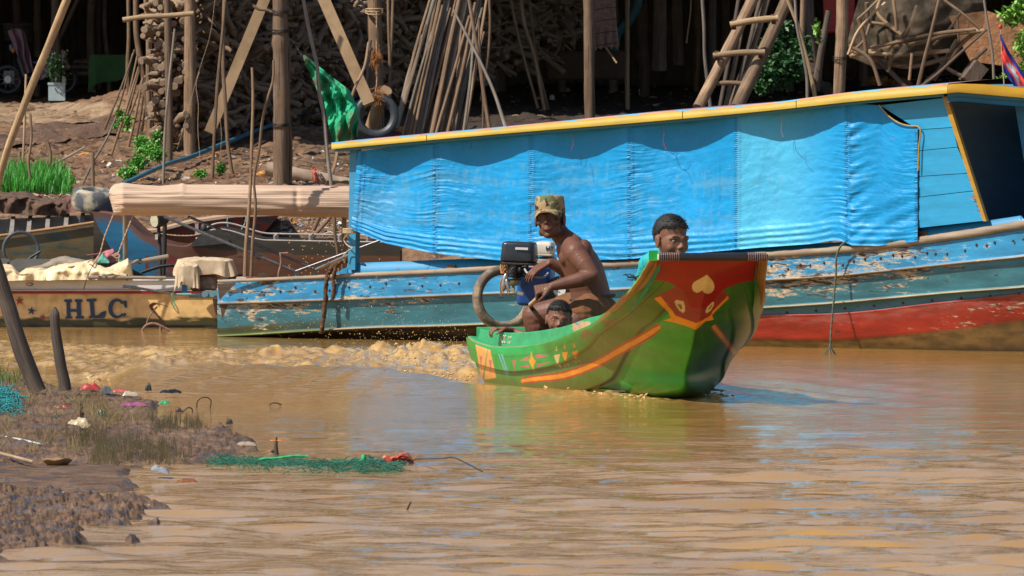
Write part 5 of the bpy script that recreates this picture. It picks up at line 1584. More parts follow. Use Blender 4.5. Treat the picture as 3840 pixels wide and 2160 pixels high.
crumpled('canvas_cover', [(95, 1008, 1012), (150, 990, 1010), (205, 968, 1010), (245, 956, 1010), (300, 968, 1010), (355, 985, 1010)], 61.3, .25, simple('grey_brown_canvas', (.26, .21, .16), .9, 0, .25, 10, .4, .01), 'grey brown canvas rising to a peak behind the cream sheet', 'canvas', 3.0, .015, 60)

# rolled awning
def awning():
    o = thing('awning', 'long rolled beige cloth awning on steel struts above the moored boats', 'awning', tuple(at(860, 1050, 60.9)))
    t = NT('beige_cloth'); v = t.coords('Object', (.6, 1, 30)); n = t.noise(v, 1.0, 5, .6); t.base(t.mix(t.ramp(n, .3, .7), (.42, .28, .20, 1), (.58, .43, .31, 1))); t.rough(.85); t.bump(t.noise(t.coords('Object', (.5, 6, 45)), 1, 4), 1.0, .016)
    xs = np.linspace(408, 1420, 260)
    yt = interp(xs, [(408, 724), (414, 706), (428, 694), (460, 687), (520, 692), (600, 697), (668, 692), (685, 688), (700, 693), (1300, 697), (1420, 699)])
    yb = interp(xs, [(408, 735), (416, 760), (428, 806), (700, 806), (1000, 808), (1300, 817), (1420, 820)])
    th = np.linspace(0, 2 * np.pi, 64, endpoint=False)[None]
    c = (yt + yb) / 2; h = (yb - yt) / 2
    n = noise3(xs[:, None] * .004, np.sin(th) * 6 + 3, np.cos(th) * 6); fold = .5 + .5 * n
    seam = np.exp(-((xs[:, None] - 1112) / 10) ** 2) * .012
    rr = 1 + .09 * noise3(xs[:, None] * .0045, th * 5.5, 1.0) + .10 * noise3(xs[:, None] * .003 + .2 * np.sin(th), th * 12, 4.0) + .03 * noise3(xs[:, None] * .006, th * 30, 2.0)
    Yp = c[:, None] - h[:, None] * np.sign(np.sin(th)) * np.abs(np.sin(th)) ** .8 * np.where(np.sin(th) > .97, 1, rr)
    D = 60.9 - np.cos(th) * (.11 * rr - seam) * np.clip((xs[:, None] - 400) / 60, .25, 1) + 0 * Yp
    P = at(np.broadcast_to(xs[:, None], Yp.shape), Yp, D)
    m = MB(); m.grid(P, None, None, closeu=True); m.build('cloth_roll', t.m, o)
    mst = simple('painted_steel_tube', (.13, .13, .14), .35, .7, .35, 30, .1); mst2 = simple('bright_steel_tube', (.45, .46, .44), .3, .8, .3, 20, .1)
    for a, b, r, mt in (((615, 812, 60.75), (1110, 1018, 60.55), .010, mst), ((705, 812, 61.05), (1190, 1012, 60.95), .009, mst), ((1108, 1018, 60.55), (1430, 900, 60.4), .009, mst), ((1186, 1010, 60.95), (1316, 952, 60.7), .010, mst2)):
        m = MB(); m.tube(np.linspace(at(*a), at(*b), 6), r, 10); m.build('strut', mt, o)
    for c, w in ((at(1112, 1030, 60.55), .035), (at(1182, 1026, 60.95), .03)): m = MB(); m.box(c, (w, .03, .05)); m.build('strut_foot', mst, o, smooth=False)
    for x in (470, 1290):
        m = MB(); m.tube([at(x, 760, 60.95), at(x, 1060, 61.3)], .016, 8); m.build('post', mat_pole_grey, o)
mat_pole = pole_mat('weathered_pole_wood', (.13, .075, .040), (.30, .195, .12))
mat_pole_grey = pole_mat('grey_pole_wood', (.15, .125, .10), (.30, .25, .20))
mat_pole_tan = pole_mat('tan_bamboo', (.30, .19, .095), (.46, .32, .18), .6)
mat_pole_dark = pole_mat('dark_pole_wood', (.08, .055, .04), (.15, .105, .075))  # darker brown than the other pole woods
awning()

# blue prowed boat
def prow_boat():
    o = thing('wooden_boat', 'brown wooden boat with tall blue painted prow and dark red rail, behind the yellow boat', 'boat', tuple(at(800, 1205, 62.2)))
    mat = paint_mat('peeling_brown_blue_paint', under=(.13, .075, .045), dark=(.04, .025, .02), gloss=.5, grime=.4, stretch=(.7, 1, 3))
    u = np.linspace(0, 1, 260)[None]; v = np.linspace(0, 1, 60)[:, None]
    x0 = interp(v, [(0, 343), (.14, 372), (.27, 405), (.4, 440), (.53, 480), (.65, 540), (1, 640)])
    X = x0 + (1500 - x0) * u
    top = [(343, 792), (420, 803), (465, 815), (500, 848), (540, 884), (590, 905), (650, 922), (720, 912), (735, 897), (1000, 902), (1330, 908), (1500, 910)]
    Y = smooth_interp(X * (1 - 0) , top); Y = Y + (1225 - Y) * v
    D = 62.12 + .10 * v ** 1.4 + 0 * u
    P = at(X, Y, D)
    C = np.zeros(P.shape[:2] + (4,)); n = fbm(X * .01, Y * .02, 3.0, 4)
    brown = np.array((.15, .070, .042)); blue = np.array((.020, .15, .29))
    bl = (smoothstep(640, 560, X + 30 * n) * smoothstep(.02, .10, v + .03 * n))[..., None]
    C[..., :3] = brown * (1 - bl) + blue * bl
    dk = (smoothstep(725, 735, X) * (Y < interp(X, [(725, 925), (900, 945), (1330, 962)])))[..., None] * 1.0; C[..., :3] = C[..., :3] * (1 - dk) + np.array((.050, .046, .036)) * dk
    rd = smoothstep(.1, .5, n)[..., None] * (1 - bl) * (1 - dk); C[..., :3] = C[..., :3] * (1 - .5 * rd) + np.array((.17, .045, .03)) * .5 * rd
    tri = inpoly(X.ravel(), Y.ravel(), [(628, 952), (700, 985), (640, 1015), (628, 1010)]).reshape(X.shape)[..., None] * 1.0; C[..., :3] = C[..., :3] * (1 - tri) + np.array((.20, .03, .03)) * tri
    C[..., 3] = .32
    m = MB(); m.grid(P, None, C); Q = P.copy(); Q[..., 1] = 2 * 62.75 - P[..., 1]; m.grid(Q, None, C, flip=True); m.grid(np.stack([P[:, 0], Q[:, 0]], 1), None, np.stack([C[:, 0], C[:, 0]], 1)); m.build('hull', mat, o)
    m = MB(); zf = P[2, ::4].copy(); zf[:, 1] += .03; z2 = Q[2, ::4] - [0, .03, 0]; fl = zf.copy(); fl[:, 2] = np.minimum(zf[:, 2], .18); f2 = z2.copy(); f2[:, 2] = fl[:, 2]
    m.grid(np.stack([zf, fl, f2, z2]), None, (.07, .05, .04, .3)); m.build('inner_planking', mat_inside, o)
    xs = np.linspace(345, 722, 90); yy = smooth_interp(xs, top); T = at(xs, yy + 3, np.interp(xs, [345, 430, 722], [62.45, 62.25, 62.18]))
    r = interp(xs, [(345, .030), (420, .034), (540, .042), (640, .030), (722, .014)])
    m = MB(); m.tube(T, r, 10, col=(.115, .045, .040, .35), squash=.6); m.build('rail', mat, o)
    xs = np.linspace(735, 1500, 60); T = at(xs, smooth_interp(xs, top) - 1, 62.17); m = MB(); m.tube(T, .0065, 6); m.build('rim', simple('pale_worn_rim', (.42, .36, .32), .7), o); m = MB(); m.tube(T + [0, .95, .028], .007, 6); m.build('rim', bpy.data.materials['pale_worn_rim'], o)
    for x in (850, 1035, 1166, 1275, 1380):
        m = MB(); m.box(at(x, 892, 62.7), (.012, .95, .05)); m.build('cross_rib', bpy.data.materials['pale_worn_rim'], o, smooth=False)
    m = MB(); q = np.array([at(x, y, 62.1) for x, y in ((718, 925), (722, 908), (742, 892), (760, 878), (780, 884), (860, 897), (860, 912))]); m.prism(q, (0, .12, 0)); m.ell(at(764, 855, 62.15), (.022, .025, .034)); m.tube([at(764, 870, 62.15), at(764, 890, 62.15)], .02, 10); m.build('bollard', simple('dark_grey_iron', (.045, .045, .045), .6, .2, .3, 30, .3), o)
    m = MB(); m.box(at(738, 858, 62.15), (.022, .03, .085)); m.box(at(738, 836, 62.15), (.03, .03, .006)); m.build('cleat_post', simple('pale_grey_wood', (.36, .33, .30), .8), o, smooth=False)
    m = MB(); m.box(at(551, 985, 62.05), (.022, .02, .10), None, (.16, .03, .02, .2)); m.build('red_stay', mat, o, smooth=False)
prow_boat()
def ribbed_boat():
    o = thing('wooden_boat', 'old brown open boat with exposed inner ribs, at the left edge behind the black tyre', 'boat', tuple(at(0, 1200, 63.0)))
    mat = bpy.data.materials['peeling_brown_blue_paint']
    xs = np.linspace(-900, 440, 210); yt = smooth_interp(xs, [(-900, 980), (-300, 925), (0, 884), (120, 868), (250, 850), (372, 831), (440, 820)])
    m = MB()
    def col(X, Y, v):
        n = fbm(X * .012, Y * .05, 9.0, 5); C = np.zeros(X.shape + (3,)); C[:] = (.11, .055, .032)
        a = (smoothstep(.50, .30, v + .10 * n) * np.ones_like(X))[..., None]; C = C * (1 - a) + np.array((.16, .12, .055)) * a
        b = (smoothstep(.05, .5, n) * (v < .55))[..., None]; C = C * (1 - .7 * b) + np.array((.03, .10, .12)) * .7 * b
        c = (smoothstep(.0, .4, fbm(X * .02, Y * .04, 2.0, 4)) * (v > .42))[..., None]; return C * (1 - .6 * c) + np.array((.16, .035, .025)) * .6 * c
    P, C = sheet(m, xs, yt, np.full_like(xs, 1225), 63.0, 50, col, .35, .12)
    m.build('hull', mat, o)
    m = MB(); far, _ = sheet(m, xs, interp(xs, [(-900, 880), (0, 823), (350, 805), (440, 800)]), np.full_like(xs, 960), 63.9, 14, (.15, .13, .115), .25, 0, False)
    m.grid(np.stack([far[0], far[0] + [0, .05, 0]]), None, (.3, .28, .25, .2)); m.grid(far + [0, .05, 0], None, (.12, .1, .08, .3)); m.build('far_side', plank_mat('grey_old_planks', (.16, .14, .12), (.27, .24, .21), (1.5, 1.5, 20)), o)
    m = MB(); m.tube(at(xs, yt, 62.98), .010, 8); m.build('rim', simple('orange_brown_edge', (.36, .19, .09), .8), o)
    m = MB(); a = P[0] + [0, .02, -.01]; b = at(xs, np.full_like(xs, 930), 63.5); m.grid(np.stack([a, b, far[-1]]), None, (.1, .08, .06, .3)); m.build('bottom_boards', mat_inside, o)
    for x in (-130, -70, -12, 48, 112, 181, 250, 310):
        yt0 = interp(x, [(-900, 880), (0, 823), (350, 805)]) + 2
        m = MB(); a = at(x, yt0, 63.88); b = at(x - 8, 905, 63.45)
        q = np.array([a + [-.014, -.03, 0], a + [.014, -.03, 0], b + [.017, -.02, 0], b + [-.017, -.02, 0]]); m.prism(q, (0, .12, .02)); m.build('rib', bpy.data.materials['grey_old_planks'], o, smooth=False)
    return o
ribbed_boat()
def red_boat():
    o = thing('wooden_boat', 'red and blue flaked boat bow showing just below the beige awning', 'boat', tuple(at(850, 1000, 64.0)))
    mat = paint_mat('flaked_red_blue_paint', under=(.05, .075, .10), dark=(.04, .03, .03), gloss=.55, grime=.3, sc=1.5)
    u = np.linspace(0, 1, 120)[None]; v = np.linspace(0, 1, 40)[:, None]
    xr = 1048 - 90 * v ** 1.0 * 1.2; X = 400 + (xr - 400) * u
    top = interp(X, [(400, 880), (590, 862), (720, 828), (880, 806), (1048, 800)]); Y = top + (930 - top) * v
    P = at(X, Y, 64.0 + .1 * v + 0 * X); C = np.zeros(P.shape[:2] + (4,)); n = fbm(X * .03, Y * .05, 1.0, 4)
    pk = smoothstep(-.1, .2, n)[..., None]; C[..., :3] = np.array((.20, .035, .03)) * (1 - pk) + np.array((.035, .055, .075)) * pk; C[..., 3] = .35
    w = (smoothstep(880, 905, Y + 10 * n))[..., None]; C[..., :3] = C[..., :3] * (1 - w) + np.array((.20, .09, .05)) * w
    m = MB(); m.grid(P, None, C); Q = P.copy(); Q[..., 1] += .9; m.grid(Q, None, C, flip=True); m.grid(np.stack([P[:, -1], Q[:, -1]], 1), None, (.2, .09, .06, .3)); m.build('hull', mat, o)
    m = MB(); m.grid(np.stack([P[0], P[0] + [0, .30, .012], P[0] + [0, .9, .0]]), None, None); m.grid(np.stack([P[0] + [0, -.004, -.016], P[0] + [0, -.004, .002]])); m.build('deck_board', simple('tan_deck_wood', (.42, .28, .18), .8), o)
red_boat()
rope('loop_rope', [at(x, y, 63.4) for x, y in ((855, 812), (852, 840), (868, 865), (892, 870), (915, 845), (924, 812))], .004, simple('pale_teal_rope', (.20, .38, .36), .8), 'pale teal rope hanging in a loop below the awning')
rope('mooring_line', [at(x, y, 62.0) for x, y in ((590, 875), (680, 884), (740, 880), (770, 870))], .004, mat_rope_tan, 'light cord stretched from the lamp pole to the iron bollard')

# tyres on the boats
t = NT('dusty_pale_rubber'); v = t.coords(); n = t.noise(v, 6, 5, .6); t.base(t.mix(t.ramp(n, .42, .52), (.36, .31, .22, 1), (.07, .075, .085, 1))); t.rough(.85); t.bump(t.noise(v, 40, 4), .4, .004)
tyre('tyre', at(362, 752, 62.5), (.10, -.12, 1), .118, .052, t.m, 'dusty pale car tyre lying on the tip of the blue prow', ridges=44, squash=1.25)
tyre('tyre', at(78, 936, 61.6), (.12, -1, .05), .115, .0125, mat_tyre, 'thin black tyre standing upright against the ribbed boat')
m = MB(); m.tube([at(88, 988, 61.5), at(120, 962, 61.5), at(152, 943, 61.5)], .009, 8); tag(m.build('iron_bar', simple('blue_black_iron', (.03, .04, .055), .5, .5, .3, 30, .2)), 'short dark iron bar leaning beside the thin black tyre', 'bar')

# outboard under a cloth
def drape(name, c, sx, sy, h, folds, mat, parent=None, seed=1.0, hem=.3, amp=.10, label=None, cat=None, yaw=0, skew=0, flat=.25):
    nu, nv = 150, 40
    a = np.linspace(0, 2 * np.pi, nu, endpoint=False)[None]; f = np.linspace(0, 1, nv)[:, None]
    r = np.clip(f / flat, 0, 1) ** .8; drop = np.clip((f - flat) / (1 - flat), 0, 1)
    e = .55; ca = np.sign(np.cos(a)) * np.abs(np.cos(a)) ** e; sa = np.sign(np.sin(a)) * np.abs(np.sin(a)) ** e
    k = 1 + amp * drop * (np.sin(a * folds + 2 * noise3(np.cos(a) * 2, np.sin(a) * 2, seed)) + .8 * noise3(np.cos(a) * 5, np.sin(a) * 5, f * 2 + seed)) + .10 * drop
    H = h * (1 + hem * noise3(np.cos(a) * 2.1 + seed, np.sin(a) * 2.1, 0) * 1.2)
    X = sx * r * ca * k + skew * drop; Y = sy * r * sa * k; Z = -H * drop ** 1.05 + .03 * h * noise3(ca * r * 3 + seed, sa * r * 3, 1.0) * 3 * (1 - drop) - .12 * h * (r ** 3) * (1 - drop)
    Z = Z - .0
    P = np.stack(np.broadcast_arrays(X, Y, Z), -1)
    if yaw: P = P @ rotm(yaw).T
    m = MB(); m.grid(P + np.asarray(c), None, None, closeu=True)
    o = m.build(name, mat, parent)
    if label: tag(o, label, cat)
    return o
mat_cloth = simple('dirty_beige_cloth', (.50, .39, .26), .92, 0, .22, 9, .5, .006)
def covered_motor():
    d = 60.7; J = lambda x, y, dd=d: at(x, y, dd)
    e = thing('outboard_engine', 'outboard motor clamped to the yellow boat under a dirty beige cloth', 'engine', tuple(J(790, 1180)))
    m = MB(); bevelbox(m, J(775, 1060), (.14, .14, .10), .02); bevelbox(m, J(745, 1075), (.10, .12, .06), .015); m.build('motor_block', simple('rusty_brown_housing', (.22, .15, .11), .7, .2, .5, 30, .4), e)
    m = MB(); m.tube([J(642, 1105, 60.55), J(750, 1103, 60.6)], .008, 8); m.build('cyan_bar', simple('pale_cyan_paint', (.25, .48, .48), .5, 0, .3, 30, .2), e)
    m = MB(); m.box(J(745, 1108, 60.62), (.13, .05, .030)); m.box(J(800, 1104, 60.62), (.10, .06, .045)); m.tube([J(768, 1103, 60.56), J(768, 1103, 60.59)], .022, 14); m.box(J(795, 1105, 60.57), (.03, .02, .03)); m.c = [np.tile((.16, .30, .36, .5), (len(q), 1)) for q in m.v]; m.build('clamp', paint_mat('flaked_pale_blue_metal', under=(.20, .16, .12), gloss=.5), e, smooth=False)
    m = MB(); m.tube([J(808, 1120), J(812, 1160), J(816, 1180)], [.020, .014, .012], 10); m.tube([J(814, 1165), J(822, 1196)], [.012, .002], 8); m.build('drive_shaft', simple('grey_rusty_shaft', (.16, .13, .11), .6, .4, .4, 30, .3), e)
    m = MB(); m.box(J(692, 1085, 60.6), (.035, .03, .06), None, None); m.build('blue_block', simple('bright_blue_paint', (.03, .16, .32), .5, 0, .3, 40, .2), e, smooth=False)
    m = MB(); m.tube([J(461, 1074, 60.6), J(466, 1074, 60.6), J(508, 1079, 60.58), J(509, 1079, 60.58), J(560, 1087, 60.56), J(660, 1103, 60.55)], [.013, .011, .011, .009, .008, .006], 10); m.build('tiller_tube', simple('chromed_tube', (.22, .22, .23), .25, .9, .5, 20, 0), e)
    drape('motor_cover', J(770, 966, 60.75), .185, .15, .115, 9, mat_cloth, e, 2.0, .35, .085, flat=.42)
    drape('motor_cover', J(705, 985, 60.66), .075, .10, .155, 6, mat_cloth, e, 7.0, .35, .10, flat=.35)
    m = MB(); g = simple('green_string', (.03, .35, .16), .8)
    m.tube(curve([J(650, 1092, 60.5), J(645, 1120, 60.5), J(652, 1155, 60.5), J(655, 1125, 60.5), J(648, 1105, 60.5)], 30), .0022, 5); m.build('green_string', g, e)
covered_motor()
m = MB(); m.tube(curve([at(490, 986, 60.9), at(560, 974, 60.9), at(632, 961, 60.9)], 14), .0155, 10); tag(m.build('wooden_pole', mat_pole_grey), 'light wooden pole sticking up to the right from the cream sheet', 'pole')
m = MB(); m.tube(curve([at(330, 1040, 60.85), at(500, 1041, 60.85), at(622, 1042, 60.85)], 14), .012, 10); tag(m.build('wooden_pole', mat_pole_grey), 'straight wooden pole lying along the white edge of the yellow boat', 'pole')
for x in (524, 477):
    m = MB(); a = np.linspace(0, 2 * np.pi, 14, endpoint=False); yy = 980 if x == 524 else 1041
    c = at(x, yy, 60.87); m.tube(c + np.stack([.004 * np.cos(a), np.cos(a) * .018, np.sin(a) * .018], -1), .004, 5, closed=True); tag(m.build('rubber_band', mat_black), 'black rubber band wound round the %s wooden pole' % ('rising' if x == 524 else 'lying'), 'band')
# work lamp on its pole
def lamp():
    d = 61.6; o = thing('work_lamp', 'round black boat lamp with pale glass on a black pole beside the blue prow', 'lamp', tuple(at(605, 1040, d)))
    ax = np.array((-.75, -.62, -.08)); ax /= np.linalg.norm(ax); c = at(600, 826, d)
    m = MB(); m.tube([c - ax * .06, c - ax * .03, c, c + ax * .03, c + ax * .045], [.022, .040, .046, .050, .050], 20); m.build('lamp_body', mat_blackdull, o)
    m = MB(); m.tube([c + ax * .044, c + ax * .050], .042, 20); m.build('lamp_glass', simple('dusty_lens', (.50, .46, .32), .2, 0, .3, 40, 0), o)
    m = MB(); m.tube(curve([at(594, 842, d), at(598, 900, d), at(602, 1040, d)], 14), .012, 8); m.build('pole', pole_mat('black_pole', (.02, .018, .016), (.05, .045, .04)), o)
    m = MB(); m.box(at(587, 888, d - .02), (.018, .02, .035)); m.build('switch_box', simple('ivory_plastic', (.55, .5, .42), .5), o, smooth=False)
    m = MB(); m.tube(curve([at(618, 842, d + .1), at(616, 940, d + .1), at(612, 1040, d + .1)], 14), .0155, 8); tag(m.build('stake', bpy.data.materials['black_pole']), 'dark wooden stake standing just right of the boat lamp pole', 'stake')
lamp()
# clutter between the boats
def clutter():
    for pts, r, mt, lab in (([(530, 1022), (600, 1000), (680, 992)], .012, mat_blackdull, 'black plank like bar leaning behind the covered motor'),
                            ([(326, 958), (400, 952), (432, 958)], .007, simple('maroon_bar', (.16, .05, .045), .6), 'thin maroon bar with knotted end above the grey canvas'),
                            ([(320, 990), (370, 983), (470, 978)], .006, simple('green_bar', (.03, .22, .10), .5), 'thin green rod lying behind the cream sheet')):
        m = MB(); m.tube(curve([at(x, y, 61.45) for x, y in pts], 14), r, 8); tag(m.build('rod', mt), lab, 'rod')
    crumpled('cloth_bundle', [(340, 985, 990), (375, 950, 988), (400, 935, 985), (425, 928, 985), (438, 950, 985)], 61.5, .12, simple('faded_pink_cloth', (.42, .13, .15), .8, 0, .3, 20, .4), 'small faded pink cloth bundle tied up behind the cream sheet', 'cloth', 3.0, .02, 40)
    crumpled('cloth_bundle', [(352, 985, 988), (385, 948, 986), (408, 975, 986)], 61.42, .06, simple('sea_green_cloth', (.10, .34, .26), .8, 0, .3, 20, .4), 'small sea green cloth in front of the pink bundle', 'cloth', 8.0, .012, 30)
    rope('tie_rope', [at(x, y, 60.78) for x, y in ((425, 806), (395, 880), (362, 975), (350, 990))], .0045, mat_rope_tan, 'tan rope tied from the left end of the awning down to the cream sheet')
    rope('tie_rope', [at(x, y, 60.85) for x, y in ((500, 806), (470, 880), (447, 940), (442, 952))], .0045, mat_rope_tan, 'tan rope from under the awning to the pink cloth bundle')
    m = MB(); m.tube(curve([at(x, y, 60.8) for x, y in ((328, 985), (340, 975), (360, 985), (356, 1005), (345, 995), (335, 990))], 30), .005, 6); tag(m.build('rope_bow', mat_rope_tan), 'tan rope tied in a bow on the cream sheet', 'rope')
    m = MB(); m.tube(curve([at(x, y, 60.78) for x, y in ((352, 990), (340, 1010), (326, 1045), (313, 1085))], 14), .003, 5); tag(m.build('cord', mat_blackdull), 'thin black cord hanging over the white band of the yellow boat', 'cord')
    m = MB(); a = np.linspace(0, 2 * np.pi, 60, endpoint=False)
    m.tube(curve([at(x, y, 61.2) for x, y in ((420, 960), (440, 950), (450, 960), (440, 968), (428, 962), (445, 955), (446, 985))], 40), .005, 6); tag(m.build('rope_coil', mat_rope_tan), 'tangled coil of tan rope beside the pink cloth bundle', 'rope')
    # winch gear wheel, lever and its red tray
    o = thing('hand_winch', 'rusty toothed wheel and upright lever on a red tray behind the blue stern', 'winch', tuple(at(1000, 1056, 60.4)))
    m = MB(); c = at(985, 1044, 60.35); pts = []
    for i in range(64): r = .044 if i % 2 else .037; pts.append(c + np.array([math.cos(i * math.pi / 32) * r, 0, math.sin(i * math.pi / 32) * r]))
    m.prism(pts, (0, .012, 0)); m.build('gear_wheel', mat_rust, o, smooth=False)
    m = MB(); m.tube(curve([at(1052, 950, 60.4), at(1054, 990, 60.4), at(1046, 1020, 60.4), at(1044, 1046, 60.4)], 16), .008, 8); m.tube([at(1048, 950, 60.42), at(1082, 948, 60.36)], .005, 8); m.build('lever', simple('rust_brown_lever', (.24, .14, .10), .7, .2, .4, 30, .3), o)
    m = MB(); m.prism(np.array([at(x, y, 60.45) for x, y in ((925, 1040), (1100, 1048), (1120, 1056), (925, 1056))]), (0, .3, 0)); m.build('tray', simple('dull_red_paint', (.30, .07, .05), .6), o, smooth=False)
    m = MB(); m.prism(np.array([at(x, y, 60.5) for x, y in ((886, 1040), (924, 1040), (924, 1056), (886, 1056))]), (0, .3, 0)); tag(m.build('white_crate', mat_white), 'low white box between the twin sticks and the red winch tray', 'box')
clutter()
# rusty grapnel lying at the water's edge
def grapnel():
    d = 60.15; J = lambda x, y: at(x, y, d)
    o = thing('grapnel', 'rusty iron hook and bent strap sticking out of the brown water before the yellow boat', 'grapnel', tuple(J(590, 1245)))
    mt = simple('pale_rust', (.26, .14, .09), .75, .1, .5, 25, .4)
    m = MB(); m.tube(curve([J(533, 1246), J(540, 1228), (J(556, 1216)), J(582, 1214), J(612, 1226), J(650, 1246), J(680, 1256)], 40), .0085, 8); m.tube([J(602, 1222), J(602, 1258)], .008, 8); m.tube([J(532, 1240), J(540, 1250)], .011, 8); m.build('hook', mt, o)
    m = MB(); c = curve([J(622, 1228), J(600, 1195), J(574, 1166), J(566, 1148), J(578, 1139), J(600, 1141), J(624, 1149)], 40); w = np.array([.012, .02, -.006])
    m.grid(np.stack([c - w, c + w, c + w + [0, .004, .003], c - w + [0, .004, .003], c - w])); m.build('strap', mt, o)
    m = MB(); m.tube(curve([J(548, 1222), J(556, 1195), J(576, 1165), J(590, 1150)], 14), .005, 6); m.build('brace', mt, o)
grapnel()
# ---------------------------------------------------------------- poles, props and posts on the bank
def pole(name, pts, w, mat, label, cat='pole', group=None, d=None, lean=0.0, rise=True, wob=.25, k=10, dz=0, seed=None, knots=True):
    """pts: pixels from top to foot (3840 px photo), w: width in pixels at top and foot"""
    P = [tuple(p) for p in pts]
    if d is None:
        base = onbank(*P[-1]); d0 = base[1]
    else:
        d0 = d; base = at(P[-1][0], P[-1][1], d0)
    if rise and P[0][1] <= 5:      # carry on above the frame up to the houses
        (x0, y0), (x1, y1) = P[0], P[1]
        sl = (x0 - x1) / (y0 - y1) if y0 != y1 else 0
        P = [(x0 + sl * (-420), y0 - 420)] + P
    n = len(P); Y = np.array([p[1] for p in P], float)
    dd = d0 + lean * (Y[-1] - Y) / 1000.0
    Q = np.array([at(p[0], p[1], dd_) for p, dd_ in zip(P, dd)])
    Q = np.concatenate([Q, [Q[-1] + (Q[-1] - Q[-2]) / np.linalg.norm(Q[-1] - Q[-2]) * .10]])
    L = np.linalg.norm(Q[0] - Q[-1]); N = max(12, int(L / .045))
    C = curve(Q, N)
    sd = (seed if seed is not None else pts[0][0] * .37 + pts[-1][0] * .11)
    f = np.linspace(0, 1, N)
    wt, wb = (w if isinstance(w, (tuple, list)) else (w, w))
    r = (wt + (wb - wt) * f) / 2 * d0 / F
    C = C + np.stack([noise3(f * L * 1.6, sd), noise3(f * L * 1.6, sd + 9), 0 * f], -1) * wob * r[:, None]
    rr = r * (1 + .07 * noise3(f * L * 5, sd + 3.3))
    if knots:
        for kk in np.random.default_rng(int(abs(sd) * 10) % 9999).uniform(0, L, int(L * 1.6)):
            rr = rr * (1 + .16 * np.exp(-((f * L - kk) / .018) ** 2))
    a = np.arange(k) * 2 * np.pi / k
    R2 = rr[:, None] * (1 + .09 * noise3(np.cos(a)[None] * 1.3 + sd, np.sin(a)[None] * 1.3, f[:, None] * L * 1.5))
    m = MB(); m.tube(C, R2, k)
    o = m.build(name, mat)
    tag(o, label, cat, group); return o
W_, G_, T_, K_ = mat_pole, mat_pole_grey, mat_pole_tan, mat_pole_dark
